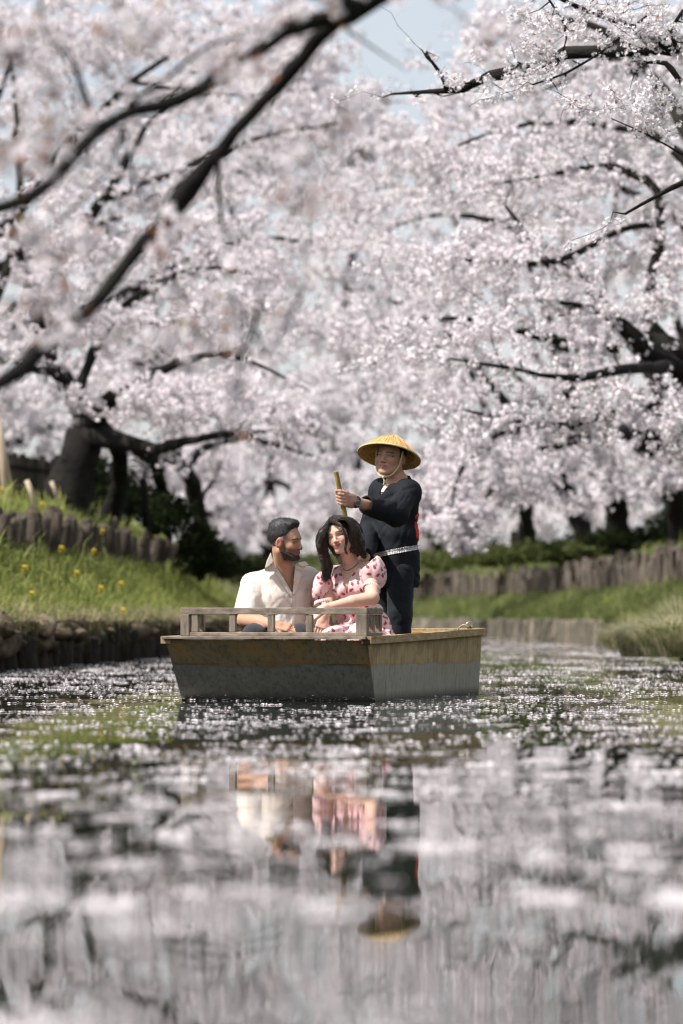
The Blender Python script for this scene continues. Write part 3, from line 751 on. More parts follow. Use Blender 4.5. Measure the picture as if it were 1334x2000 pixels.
# --- tree on the near side of the other bank: sharp sprays in the upper right
cherry('cherry_tree', 'sharply seen cherry tree reaching into the upper right corner', (5.4, 27.0, 1.3), [
    [(5.4, 27.0, 0.9, 0.26), (5.2, 27.0, 2.4, 0.20), (4.6, 27.0, 3.6, 0.15), *pl_((1420, 60, 27.0, 26), (1334, 92, 27.2, 20), (1230, 104, 27.4, 17), (1130, 112, 27.6, 15), (1050, 135, 27.8, 13), (960, 150, 28.0, 12), (905, 172, 28.1, 9), (850, 178, 28.2, 5), (765, 184, 28.3, 2.5))],
    pl_((875, 176, 28.1, 7), (858, 140, 28.1, 5), (832, 110, 28.1, 3.5)),
    pl_((1430, 130, 27.0, 14), (1334, 108, 26.6, 9), (1270, 70, 26.4, 7), (1200, 38, 26.2, 6), (1110, 5, 26.0, 4.5), (1060, -20, 26.0, 3)),
    pl_((1334, 165, 26.2, 7), (1300, 125, 26.2, 5), (1265, 122, 26.2, 3)),
    pl_((1265, 30, 26.4, 3), (1230, 60, 26.3, 3.5), (1170, 105, 26.2, 3), (1110, 140, 26.1, 2.4), (1040, 165, 26.0, 1.8)),
    pl_((1400, 330, 25.5, 8), (1334, 355, 25.4, 6), (1290, 378, 25.3, 5), (1220, 418, 25.2, 2.5)),
    pl_((1400, 340, 25.5, 5), (1334, 305, 25.6, 3), (1290, 278, 25.6, 2.2), (1240, 252, 25.6, 1.6), (1195, 232, 25.6, 1.0)),
    pl_((1334, 20, 26.0, 4), (1310, 60, 26.0, 4.5), (1325, 100, 26.2, 5)),
    pl_((1060, -20, 26.0, 2.5), (1105, 55, 26.0, 2), (1100, 100, 26.0, 1.5)),
], [(1200, 30, 26.0, 150, 60, 0.7, 1.0), (1050, 70, 26.2, 90, 50, 0.6, 0.55), (980, 160, 27.6, 100, 26, 0.4, 0.42), (1290, 200, 25.6, 60, 60, 0.4, 0.7), (1180, 205, 26.0, 90, 24, 0.4, 0.40),
    (1320, 60, 26.0, 60, 60, 0.5, 0.5), (860, 150, 28.0, 60, 40, 0.3, 0.06), (1090, 125, 26.6, 60, 26, 0.4, 0.25), (1500, 40, 26.5, 150, 180, 1.5, 0.8)],
    202, 380, clumps=9, per=6, limb_tips=2.0, thin=0.9, step=0.11, fsize=0.0165, spread=0.042, star=True, leaves=160, tip_r=0.0022, twig_len=0.6, mat='blossom2', trunk_name='limbs')

# --- right bank, deeper
cherry('cherry_tree', 'cherry tree on the right with a tall dark forked limb amid the blossom', P(1455, 1060, 44), [
    pl_((1455, 1090, 44, 60), (1430, 900, 44, 48), (1385, 760, 44, 40), (1330, 715, 44, 26), (1270, 668, 44.2, 20), (1262, 600, 44.3, 14), (1276, 480, 44.5, 13), (1274, 390, 44.6, 12), (1230, 345, 44.8, 12), (1175, 325, 45, 8), (1080, 340, 45, 5), (960, 360, 45.2, 3)),
    pl_((1385, 760, 44, 30), (1300, 690, 43.5, 22), (1240, 655, 43.3, 22), (1200, 620, 43.2, 16), (1150, 600, 43, 8), (1080, 590, 42.6, 5)),
    pl_((1274, 440, 44.5, 8), (1210, 448, 44.3, 7), (1150, 485, 44, 8), (1100, 510, 43.8, 7), (1050, 520, 43.6, 8), (960, 512, 43.4, 6), (890, 505, 43.2, 3)),
    pl_((1085, 530, 43.7, 9), (1050, 480, 43.9, 9), (1015, 440, 44, 6), (985, 400, 44.1, 3)),
    pl_((1330, 715, 44, 18), (1240, 720, 42, 12), (1120, 740, 41, 8), (1000, 720, 40.5, 5), (880, 700, 40, 3)),
    pl_((1430, 900, 44, 34), (1340, 820, 43, 20), (1230, 800, 42.5, 12), (1120, 830, 42, 9), (1010, 820, 41.6, 6), (900, 800, 41, 3)),
    pl_((1430, 860, 44, 40), (1420, 600, 46, 30), (1380, 350, 47, 22), (1290, 170, 48, 14), (1180, 60, 48.5, 9), (1060, 30, 49, 5)),
    pl_((1390, 380, 47, 16), (1300, 280, 47.5, 10), (1160, 240, 48, 7), (1000, 250, 48.5, 5), (880, 290, 49, 3)),
], [(1160, 240, 47.5, 190, 110, 1.6, 1.2), (1000, 330, 46, 190, 110, 1.6, 1.3), (1240, 420, 45, 130, 120, 1.4, 1.0), (960, 520, 44, 190, 110, 1.5, 1.2), (1180, 620, 43, 170, 100, 1.3, 1.1),
    (920, 690, 42, 200, 90, 1.4, 1.1), (1130, 780, 42, 190, 80, 1.3, 1.1), (1310, 860, 42.5, 90, 90, 1.3, 0.5), (930, 830, 41.5, 130, 50, 1.0, 0.55), (1300, 580, 44, 80, 130, 1.5, 0.6), (1480, 500, 46, 170, 380, 2.2, 0.9), (1280, 120, 49, 120, 120, 1.6, 0.6)],
    303, 1150, clumps=13, per=9, fsize=0.020, spread=0.058, twig_len=0.9, leaves=500)

cherry('cherry_tree', 'cherry tree with drooping sprays hanging low over the river behind the hat', P(1440, 1070, 60), [
    pl_((1445, 1150, 60, 44), (1430, 1000, 60, 38), (1380, 900, 60, 30), (1240, 850, 59, 20), (1180, 845, 58, 17), (1080, 830, 56, 14), (970, 850, 54, 9), (900, 920, 52, 5), (880, 1000, 51, 2.5)),
    pl_((1380, 900, 60, 26), (1290, 760, 61, 20), (1180, 600, 62, 15), (1060, 480, 63, 10), (900, 420, 64, 6), (760, 440, 65, 3)),
    pl_((1200, 680, 61.5, 14), (1060, 660, 60, 9), (900, 620, 59, 6), (740, 640, 58, 3)),
    pl_((1260, 880, 60, 28), (1320, 760, 61, 20), (1400, 600, 62, 12)),
    pl_((1150, 850, 57, 12), (1020, 900, 55, 8), (960, 960, 54, 5), (930, 1020, 53, 3)),
], [(760, 470, 62, 170, 120, 2.2, 1.3), (760, 640, 59, 160, 100, 2.0, 1.2), (900, 560, 62, 160, 120, 2.0, 0.8), (800, 780, 57, 140, 70, 1.6, 1.0), (960, 900, 54, 110, 55, 1.2, 0.9), (880, 1000, 52.5, 55, 60, 0.7, 0.62),
    (885, 1072, 52, 30, 46, 0.3, 0.22), (870, 960, 53, 90, 60, 0.9, 0.9), (900, 1030, 52, 60, 50, 0.6, 0.6), (835, 1030, 53, 40, 50, 0.6, 0.4), (1120, 900, 57, 120, 60, 1.4, 0.8), (1010, 955, 55, 90, 40, 1.2, 0.6), (1160, 965, 58, 100, 34, 1.2, 0.5), (1290, 940, 60, 80, 40, 1.2, 0.5), (1060, 400, 63, 170, 120, 2, 0.8), (1260, 860, 60, 110, 60, 1.5, 0.5), (920, 300, 64, 150, 80, 1.8, 0.6), (850, 930, 55, 70, 60, 1.0, 0.4)],
    404, 1450, clumps=13, per=8, fsize=0.024, spread=0.068, twig_len=1.1)

cherry('cherry_tree', 'cherry tree with a slanting dark trunk above the grey logs', P(1155, 1062, 86), [
    pl_((1164, 1110, 86, 26), (1130, 1010, 86, 22), (1095, 940, 86, 18), (1040, 870, 86, 14), (960, 760, 86, 10), (850, 640, 86, 7), (720, 560, 86, 4)),
    pl_((1095, 940, 86, 16), (1110, 820, 87, 13), (1080, 640, 88, 9), (1000, 440, 89, 5)),
    pl_((1040, 870, 86, 10), (930, 880, 85, 7), (800, 900, 84, 5), (690, 880, 83, 3)),
], [(700, 800, 84, 130, 90, 2.4, 1.0), (800, 910, 84, 120, 60, 2.0, 0.8), (1000, 880, 85, 140, 70, 2.0, 0.9), (850, 620, 86, 200, 140, 2.6, 1.0), (640, 640, 87, 150, 140, 2.6, 0.9), (1000, 480, 88, 180, 120, 2.2, 0.5), (1150, 900, 86, 90, 50, 1.5, 0.4)],
    505, 470, clumps=12, per=8, fsize=0.029, spread=0.085, twig_len=1.3, mat='blossom2')

cherry('cherry_tree', 'twin trunked cherry tree behind the right end of the grey logs', P(1215, 1080, 78), [
    pl_((1222, 1125, 78, 34), (1207, 1010, 78, 28), (1195, 930, 77, 25), (1170, 800, 74, 16), (1120, 650, 70, 8), (1050, 560, 70, 4)),
    pl_((1338, 1130, 72, 34), (1326, 990, 71, 28), (1300, 900, 70, 21), (1330, 700, 68, 12), (1300, 500, 69, 6)),
], [(1140, 700, 70, 150, 140, 2.0, 0.8), (1320, 700, 68, 150, 160, 2.0, 0.7), (1250, 900, 67, 140, 50, 1.6, 0.7), (1330, 400, 70, 130, 160, 2.0, 0.5)],
    606, 330, clumps=12, per=8, fsize=0.027, spread=0.08, twig_len=1.2)

cherry('cherry_tree', 'distant cherry tree right of the boatman, trunk in the hedge', P(1030, 1088, 101), [
    pl_((1032, 1125, 101, 22), (1026, 1020, 100, 19), (1010, 940, 98, 15), (960, 820, 95, 10), (900, 680, 92, 6)),
    pl_((1015, 960, 92, 12), (1060, 860, 93, 8), (1090, 740, 94, 4)), pl_((1010, 930, 92, 9), (900, 900, 91, 7), (780, 880, 90, 3)),
], [(900, 820, 92, 170, 110, 3, 1.0), (1000, 940, 92, 110, 60, 2.2, 0.5), (760, 880, 90, 110, 70, 2.4, 0.6), (780, 680, 93, 170, 120, 3, 0.6)],
    707, 240, clumps=12, per=7, fsize=0.035, spread=0.10, twig_len=1.5)

# --- left bank
cherry('cherry_tree', 'big dark cherry tree with a thick leaning trunk on the flowery bank', P(150, 1005, 54), [
    pl_((135, 1050, 54, 66), (140, 990, 54, 50), (155, 920, 54, 44), (170, 860, 54, 44), (178, 820, 54, 36), (150, 770, 54, 24), (110, 690, 54, 18), (60, 560, 54, 11), (20, 420, 54, 6)),
    pl_((172, 850, 54, 30), (230, 868, 53.5, 22), (300, 880, 53, 16)),
    pl_((205, 1040, 55.5, 24), (225, 960, 55.2, 22), (232, 900, 54.8, 20), (215, 850, 54.4, 20), (190, 820, 54.1, 20)),
    pl_((300, 1040, 57.5, 16), (318, 960, 57, 14), (300, 900, 56, 13), (250, 870, 55, 14)),
    pl_((178, 830, 54, 28), (215, 780, 53.5, 20), (280, 730, 53, 14), (370, 700, 52.5, 10), (470, 700, 52, 6), (560, 740, 51.6, 3)),
    pl_((300, 880, 53, 14), (380, 855, 52, 11), (460, 850, 51.4, 8), (540, 870, 51, 5), (610, 890, 50.6, 2.5)),
    pl_((150, 770, 54, 16), (200, 640, 54.5, 12), (290, 560, 55, 9), (400, 520, 55, 6), (500, 540, 55, 3)),
    pl_((165, 800, 54, 18), (120, 740, 53, 14), (40, 720, 52, 9), (-60, 680, 51, 5)),
    pl_((290, 640, 54.5, 7), (240, 620, 54, 6), (300, 630, 53, 5), (380, 620, 52.6, 3)),
], [(260, 780, 52.5, 130, 50, 1.1, 1.0), (420, 790, 51.5, 120, 46, 1.0, 1.1), (560, 820, 51, 70, 36, 0.8, 0.5), (400, 620, 54, 170, 70, 1.6, 0.9), (180, 640, 54, 120, 80, 1.5, 0.8), (60, 560, 54, 100, 100, 1.5, 0.8),
    (300, 480, 55.5, 170, 80, 1.8, 0.8), (520, 590, 55, 100, 80, 1.5, 0.8), (110, 420, 55, 120, 90, 1.8, 0.7), (0, 700, 52, 70, 70, 1.3, 0.35), (470, 480, 56, 120, 70, 1.5, 0.5), (-90, 560, 53, 120, 260, 2, 0.6)],
    808, 1050, clumps=13, per=9, fsize=0.022, spread=0.062, twig_len=0.9)

cherry('cherry_tree', 'dark arching cherry tree leaning towards the big trunk from the seated man\'s side', P(392, 1080, 68), [
    pl_((400, 1130, 68, 26), (388, 1050, 67.5, 22), (376, 970, 67, 19), (350, 915, 66, 18), (305, 885, 64.5, 17), (240, 868, 63, 15), (190, 820, 62, 11), (150, 740, 61, 6)),
    pl_((350, 915, 66, 12), (400, 870, 67, 9), (470, 850, 68, 6), (540, 840, 69, 3)), pl_((380, 1000, 67.2, 8), (410, 950, 68, 5), (430, 900, 69, 3)),
], [(420, 850, 68, 110, 45, 1.6, 1.0), (540, 850, 69, 90, 50, 1.6, 0.8), (180, 740, 61.5, 90, 60, 1.5, 0.7), (330, 760, 66, 130, 60, 1.8, 0.8), (400, 930, 69, 60, 40, 1.2, 0.3)],
    818, 300, clumps=12, per=8, fsize=0.026, spread=0.075, twig_len=1.1)

cherry('cherry_tree', 'tall pale cherry tree filling the sky above the big dark trunk', P(-160, 960, 74), [
    pl_((-160, 1010, 74, 34), (-130, 840, 74, 28), (-30, 660, 74, 20), (120, 520, 75, 15), (230, 340, 76, 11), (340, 180, 77, 7), (470, 60, 78, 4)),
    pl_((-30, 660, 74, 16), (160, 600, 73, 12), (340, 520, 72, 9), (500, 470, 71, 6), (640, 480, 70, 3)),
    pl_((-30, 660, 74.5, 13), (30, 420, 76, 10), (30, 220, 77, 6), (20, 60, 78, 3)),
    pl_((200, 390, 76, 10), (360, 330, 75, 8), (520, 270, 74, 5), (660, 240, 73, 3)),
], [(560, 210, 74, 130, 110, 2.5, 1.2), (380, 150, 76, 160, 120, 2.8, 1.3), (150, 180, 77, 160, 160, 2.8, 1.2), (420, 360, 74, 170, 110, 2.6, 1.2), (620, 400, 72, 110, 110, 2.4, 1.0), (170, 400, 75, 160, 110, 2.6, 1.0),
    (560, 540, 71, 110, 80, 2.2, 0.7), (300, 570, 73, 160, 90, 2.2, 0.7), (60, 640, 73, 120, 120, 2.2, 0.7), (500, 60, 78, 140, 90, 2.6, 0.9), (240, 30, 79, 170, 90, 2.6, 0.9), (640, 110, 76, 50, 70, 1.6, 0.35)],
    909, 1350, clumps=12, per=8, fsize=0.027, spread=0.080, twig_len=1.2)

cherry('cherry_tree', 'pale distant cherry tree between the leaning pole and the big trunk', P(-30, 935, 92), [
    pl_((-30, 960, 92, 26), (-20, 880, 92, 22), (30, 760, 92, 15), (100, 640, 93, 9), (200, 540, 94, 4)),
    pl_((-20, 880, 92, 18), (40, 850, 91, 11), (110, 830, 90, 6)),
], [(50, 860, 91, 80, 75, 2.5, 1.0), (20, 760, 92, 110, 90, 2.6, 0.9), (260, 930, 90, 120, 40, 2.0, 0.35), (150, 720, 93, 120, 120, 2.6, 0.6)],
    111, 420, clumps=12, per=8, fsize=0.042, spread=0.12, twig_len=1.4, mat='blossom2')

cherry('cherry_tree', 'high crowned cherry tree closing the top left corner behind the near limbs', P(-220, 960, 88), [
    pl_((-220, 1010, 88, 30), (-190, 800, 88, 25), (-90, 560, 88, 18), (80, 330, 88, 12), (260, 160, 88, 8), (430, 40, 88, 4)),
    pl_((-90, 560, 88, 14), (120, 470, 88, 9), (330, 380, 88, 6), (520, 320, 88, 3)), pl_((-40, 490, 88, 12), (-20, 260, 88, 8), (40, 60, 88, 5)), pl_((260, 160, 88, 6), (450, 190, 87, 4), (620, 170, 86, 3)),
], [(60, 60, 88, 190, 130, 3, 1.2), (300, 70, 88, 190, 120, 3, 1.3), (540, 80, 87, 130, 120, 3, 1.2), (120, 300, 88, 190, 130, 3, 1.0), (360, 280, 88, 180, 120, 3, 1.0), (570, 300, 87, 130, 130, 3, 1.0), (250, 480, 88, 230, 110, 3, 0.8), (640, 150, 86, 90, 130, 2, 0.8), (740, 240, 86, 80, 80, 2, 0.5)],
    912, 1250, clumps=12, per=7, fsize=0.044, spread=0.12, twig_len=1.4, mat='blossom2')
cherry('cherry_tree', 'high crowned cherry tree closing the top right corner behind the sharp sprays', P(1520, 1000, 72), [
    pl_((1520, 1060, 72, 36), (1500, 800, 72, 30), (1430, 500, 72, 22), (1330, 260, 72, 14), (1200, 110, 72, 9), (1060, 40, 72, 5), (960, 60, 72, 3)),
    pl_((1430, 500, 72, 16), (1300, 420, 72, 11), (1140, 350, 72, 7), (960, 320, 72, 4), (820, 330, 72, 3)), pl_((1200, 110, 72, 6), (1080, 170, 71, 4), (960, 200, 70, 3)),
], [(1250, 60, 72, 150, 110, 2.5, 1.2), (1060, 90, 72, 130, 80, 2.4, 1.0), (900, 150, 72, 110, 90, 2.2, 0.8), (960, 50, 72, 90, 60, 2, 0.5), (1180, 260, 72, 190, 110, 2.5, 1.2), (960, 240, 71, 150, 80, 2.2, 1.0), (860, 330, 71, 150, 90, 2.2, 1.0), (1080, 400, 72, 200, 110, 2.5, 0.9), (740, 300, 72, 90, 90, 2, 0.6), (1300, 420, 72, 130, 150, 2.5, 0.7)],
    913, 1000, clumps=12, per=8, fsize=0.035, spread=0.10, twig_len=1.2, mat='blossom2')

# --- beyond the bend
for k, (bx, by, d, lab, blobs) in enumerate([
    (520, 1085, 118, 'far cherry tree seen over the seated man\'s head', [(520, 930, 118, 150, 85, 3.5, 1), (480, 1020, 117, 90, 60, 3, 0.7), (600, 1010, 117, 80, 60, 3, 0.6), (560, 800, 119, 150, 110, 3.5, 0.7)]),
    (700, 1080, 126, 'far cherry tree seen between the seated woman and the boatman', [(680, 930, 126, 140, 90, 4, 1), (640, 1030, 125, 90, 50, 3, 0.7), (720, 800, 127, 150, 110, 4, 0.7), (760, 1010, 125, 80, 60, 3, 0.5)]),
    (850, 1085, 120, 'far cherry tree seen behind the boatman\'s back', [(860, 950, 120, 120, 80, 3.5, 1), (840, 1040, 119, 70, 40, 2.5, 0.6), (930, 1030, 119, 80, 36, 2.5, 0.5), (860, 800, 121, 150, 110, 4, 0.7), (960, 980, 120, 90, 60, 3, 0.6)]),
    (1010, 1060, 112, 'far cherry tree glimpsed between the dark trunks on the right', [(1100, 960, 112, 120, 70, 3.5, 1), (1240, 960, 110, 100, 60, 3, 0.7), (1060, 1020, 112, 90, 36, 3, 0.6), (1200, 1020, 111, 100, 36, 3, 0.6), (1040, 880, 113, 150, 80, 3.5, 0.8)]),
    (400, 1075, 104, 'far cherry tree seen past the arching dark limb', [(420, 980, 104, 90, 70, 3, 1), (330, 940, 104, 90, 50, 3, 0.5), (430, 900, 105, 120, 60, 3, 0.8), (440, 1050, 103, 50, 30, 2, 0.3)]),
    (300, 1000, 135, 'farthest tall cherry tree rising behind the upper left limbs', [(300, 300, 135, 220, 200, 5, 1), (120, 100, 136, 220, 160, 5, 0.8), (520, 400, 134, 200, 160, 5, 0.9), (560, 120, 136, 120, 120, 4, 0.5), (560, 650, 132, 150, 150, 5, 0.7)]),
    (1150, 1000, 138, 'farthest tall cherry tree rising behind the right crowns', [(1100, 500, 138, 220, 220, 5, 1), (880, 420, 138, 150, 160, 5, 0.8), (1220, 250, 139, 160, 180, 5, 0.7), (840, 640, 136, 180, 140, 5, 0.7), (1050, 180, 139, 120, 80, 4, 0.3)]),
    (640, 1090, 142, 'farthest cherry tree in the middle, closing the gap between both banks', [(650, 560, 142, 150, 150, 5, 1), (720, 720, 142, 150, 120, 5, 0.9), (600, 820, 141, 150, 110, 5, 0.8), (800, 560, 142, 130, 130, 5, 0.7), (700, 400, 143, 130, 110, 5, 0.6)]),
    (180, 1000, 128, 'farthest cherry tree on the left, closing the sky behind the big dark trunk', [(200, 700, 128, 200, 110, 5, 1), (60, 520, 128, 150, 150, 5, 0.8), (380, 620, 128, 180, 120, 5, 0.9), (250, 870, 126, 160, 60, 4, 0.5), (420, 760, 127, 150, 80, 5, 0.6)]),
]):
    q = P(bx, by, d); g = np.mean([b[0] for b in blobs])
    cherry('cherry_tree', lab, q, [pl_((bx, by + 20, d, 18), (bx + 4, by - 60, d, 15), (bx * 0.7 + g * 0.3, by - 160, d, 11), (bx * 0.3 + g * 0.7, blobs[0][1] + 10, d, 7), (blobs[-1][0], blobs[-1][1], d, 3))] +
           [pl_((bx * 0.7 + g * 0.3, by - 150, d, 8), ((bx + b[0]) / 2, (by - 150 + b[1]) / 2 - 20, d, 6), (b[0], b[1], d, 3)) for b in blobs],
           blobs, 1200 + k, 520 if k < 5 else 760, clumps=11, per=6, fsize=0.050 if k < 5 else 0.062, spread=0.16 if k < 5 else 0.21, twig_len=1.6, mat='blossom2' if k % 2 else 'blossom', flat=0.6)

# ------------------------------------------------------------------ shrubs and dark evergreens under the trees
def shrub(name, label, blobs, n, size, mat, seed, cat='shrub', base=None):
    rg = np.random.default_rng(seed); C = []
    root = empty(name, P(blobs[0][0], blobs[0][1] + blobs[0][4], blobs[0][2]) if base is None else base); tag(root, label, cat)
    w = np.array([b[3] * b[4] for b in blobs], float); w /= w.sum()
    for b, q in zip(blobs, w):
        c = P(b[0], b[1], b[2]); sc = np.array([b[3] * b[2] / F, b[5], b[4] * b[2] / F]); m = int(n * q)
        u = rg.standard_normal((m, 3)); u /= np.linalg.norm(u, axis=1, keepdims=True); u *= rg.random((m, 1)) ** 0.4
        u *= 1 + 0.25 * vnoise(u * 3.0, seed)[:, None]; C.append(c + u * sc)
        for k in range(5):
            e = c + rg.standard_normal(3) * sc * 0.35; MB().tube([c - [0, 0, sc[2] * 1.1], (c + e) / 2 - [0, 0, sc[2] * 0.3], e], [0.03, 0.02, 0.008], 5).build('stem', M['bark'], root)
    c = np.concatenate(C); nn = rg.standard_normal(c.shape) + [0, 0, 0.5]; nn /= np.linalg.norm(nn, axis=1, keepdims=True)
    tag(link('foliage', mesh_np('foliage', *leaf_quads(c, nn, size * (0.6 + 0.8 * rg.random(len(c))), rg), mat), root), kind='stuff')
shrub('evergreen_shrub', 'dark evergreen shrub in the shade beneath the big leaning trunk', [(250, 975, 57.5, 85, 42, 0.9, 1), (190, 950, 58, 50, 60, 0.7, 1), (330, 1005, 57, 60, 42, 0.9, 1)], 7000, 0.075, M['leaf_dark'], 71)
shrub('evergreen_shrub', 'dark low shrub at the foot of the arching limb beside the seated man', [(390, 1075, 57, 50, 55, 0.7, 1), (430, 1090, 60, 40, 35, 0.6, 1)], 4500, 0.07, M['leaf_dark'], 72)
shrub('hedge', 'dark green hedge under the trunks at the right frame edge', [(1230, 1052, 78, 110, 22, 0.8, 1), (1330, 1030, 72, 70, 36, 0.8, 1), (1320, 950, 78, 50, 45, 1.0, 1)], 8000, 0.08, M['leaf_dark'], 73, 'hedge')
shrub('hedge', 'mid green hedge along the far bank behind the boatman', [(1080, 1078, 88, 110, 18, 0.9, 1), (960, 1086, 98, 110, 18, 0.9, 1), (850, 1096, 106, 90, 15, 1.0, 1), (1180, 1066, 84, 80, 16, 0.9, 1)], 6500, 0.13, M['leaf_mid'], 74, 'hedge')
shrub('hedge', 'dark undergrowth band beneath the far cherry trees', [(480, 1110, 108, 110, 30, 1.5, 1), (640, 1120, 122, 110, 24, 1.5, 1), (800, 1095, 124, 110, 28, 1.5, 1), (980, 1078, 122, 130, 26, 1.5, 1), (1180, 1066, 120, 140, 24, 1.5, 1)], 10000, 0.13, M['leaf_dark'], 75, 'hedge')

# fan palm-like plant
def palm():
    rg = np.random.default_rng(3); c = P(280, 940, 54.6); root = empty('fan_palm', P(285, 1010, 54.6)); tag(root, 'small dark fan palm under the arching limb', 'palm')
    MB().tube([P(288, 1030, 54.6), P(283, 985, 54.6), c], [0.07, 0.06, 0.05], 8, True, 0.1, rg).build('trunk', M['bark'], root, True)
    for k in range(12):
        a = rg.uniform(0, 6.28); el = rg.uniform(-0.5, 1.1); d = np.array([math.cos(a) * math.cos(el), math.sin(a) * math.cos(el), math.sin(el)])
        hub = c + d * 0.22; R = axes_from(d); mb = MB(); mb.tube([c, hub], 0.008, 4)
        for j in range(13):
            q = (j - 6) / 6 * 1.5; e = R @ np.array([math.sin(q), 0.15 * rg.standard_normal(), math.cos(q)]); w = R @ np.array([math.cos(q), 0, -math.sin(q)])
            tip = hub + e * 0.32 - np.array([0, 0, 0.06]); mid = hub + e * 0.18
            mb.add([hub, mid + w * 0.013, tip, mid - w * 0.013], [(0, 1, 2, 3)])
        mb.build('frond', M['leaf_dark'], root)
palm()
print('flower quads', N_FLOWERS)
# ------------------------------------------------------------------ boat
BU = np.array([math.cos(TH), -math.sin(TH)]); BV = np.array([math.sin(TH), math.cos(TH)])
def B(u, v, z): q = BA + BU * u + BV * v; return np.array([q[0], q[1], z])
BR = np.stack([[*BU, 0], [*BV, 0], [0, 0, 1.0]], 1)

def m_hull(name, top, top2, rust, low, low2, rough):
    t = NT(name); p = t.pos(); z = t.sep(p)[2]
    w = t.noise(t.mapping(p, (3.2, 3.2, 0.4)), 1.0, 3)
    streak = t.noise(t.mapping(p, (28, 28, 1.6)), 1.0, 4, 0.6); spot = t.noise(p, 14, 5, 0.65); blot = t.noise(p, 5.5, 4, 0.6)
    edge = t.math('ADD', z, t.math('MULTIPLY', t.math('SUBTRACT', w, 0.5), -0.085))
    f = t.ramp(t.math('MULTIPLY', edge, 2.0), [(0.392, (0, 0, 0)), (0.424, (1, 1, 1))])
    up = t.mix(t.ramp(streak, [(0.35, (0, 0, 0)), (0.7, (1, 1, 1))]), top, top2)
    up = t.mix(t.ramp(blot, [(0.46, (0, 0, 0)), (0.58, (0.9, 0.9, 0.9))]), up, rust)
    lo = t.mix(t.ramp(spot, [(0.35, (0, 0, 0)), (0.72, (1, 1, 1))]), low, low2)
    lo = t.mix(t.ramp(z, [(0.0, (0.8, 0.8, 0.8)), (0.055, (0.0, 0.0, 0.0))]), lo, (0.035, 0.035, 0.028))
    c = t.mix(f, lo, up)
    run = t.noise(t.mapping(p, (46, 46, 0.9)), 1.0, 3, 0.6); c = t.mix(t.ramp(run, [(0.50, (0, 0, 0)), (0.72, (0.55, 0.55, 0.55))]), c, (0.085, 0.07, 0.045))
    c = t.mix(t.ramp(spot, [(0.60, (0, 0, 0)), (0.74, (0.6, 0.6, 0.6))]), c, (0.05, 0.04, 0.025))
    scr = t.noise(t.mapping(p, (60, 60, 5), (0.4, 0.6, 0.2)), 1.0, 2)
    c = t.mix(t.ramp(scr, [(0.74, (0, 0, 0)), (0.78, (0.5, 0.5, 0.5))]), c, (0.5, 0.46, 0.36))
    h = t.math('ADD', t.math('MULTIPLY', f, 0.6), spot)
    return t.done(t.bsdf(c, t.ramp(spot, [(0.3, (rough - 0.12,) * 3), (0.7, (rough + 0.15,) * 3)]), t.bump(h, 0.35, 0.006), 0.22))

def m_wood(name, c0, c1, c2, axis_scale, rough=0.75, grime=None):
    t = NT(name); p = t.pos(); q = t.mapping(p, axis_scale, (0, 0, TH))
    n = t.noise(q, 1.0, 6, 0.62, dist=0.4); n2 = t.noise(p, 9.0, 4)
    c = t.ramp(n, [(0.28, c0), (0.5, c1), (0.72, c2)])
    c = t.mix(t.ramp(n2, [(0.5, (0, 0, 0)), (0.75, (0.7, 0.7, 0.7))]), c, grime or c0)
    return t.done(t.bsdf(c, rough, t.bump(n, 0.45, 0.004), 0.3))

M['bow'] = m_hull('rusty_bow_sheet', (0.30, 0.225, 0.135), (0.19, 0.145, 0.085), (0.33, 0.21, 0.09), (0.20, 0.19, 0.165), (0.31, 0.295, 0.26), 0.5)
M['side'] = m_hull('tan_hull_side', (0.54, 0.40, 0.215), (0.42, 0.305, 0.16), (0.36, 0.25, 0.125), (0.34, 0.315, 0.265), (0.47, 0.44, 0.38), 0.6)
M['rail'] = m_wood('weathered_grey_wood', (0.11, 0.086, 0.066), (0.26, 0.21, 0.165), (0.38, 0.325, 0.265), (7, 40, 40), 0.8)
M['rail_v'] = m_wood('weathered_grey_post', (0.10, 0.078, 0.06), (0.25, 0.20, 0.155), (0.38, 0.32, 0.255), (40, 40, 6), 0.8)
M['gunwale'] = m_wood('honey_gunwale', (0.20, 0.135, 0.06), (0.42, 0.30, 0.155), (0.54, 0.42, 0.25), (40, 5, 40), 0.6, (0.24, 0.17, 0.09))
M['inner'] = m_wood('orange_inner_board', (0.36, 0.18, 0.04), (0.58, 0.32, 0.09), (0.66, 0.42, 0.15), (6, 40, 40), 0.6)
M['floor'] = m_wood('boat_floor_board', (0.12, 0.08, 0.04), (0.24, 0.17, 0.09), (0.33, 0.25, 0.15), (40, 5, 40), 0.75)
t_ = NT('dark_iron'); n_ = t_.noise(t_.pos(), 60, 4)
M['iron'] = t_.done(t_.bsdf(t_.ramp(n_, [(0.35, (0.03, 0.025, 0.02)), (0.65, (0.13, 0.07, 0.035))]), 0.6, None, 0.5, Metallic=0.4))
t_ = NT('bright_ring'); M['ring'] = t_.done(t_.bsdf((0.62, 0.6, 0.55), 0.35, None, 0.5, Metallic=0.8))
t_ = NT('straw_rope'); n_ = t_.noise(t_.mapping(t_.pos(), (90, 90, 90)), 1, 3)
M['rope'] = t_.done(t_.bsdf(t_.ramp(n_, [(0.3, (0.28, 0.2, 0.1)), (0.7, (0.6, 0.48, 0.28))]), 0.9))
M['putty'] = m_wood('blackened_joint', (0.018, 0.015, 0.012), (0.04, 0.032, 0.024), (0.10, 0.06, 0.03), (40, 40, 40), 0.6)

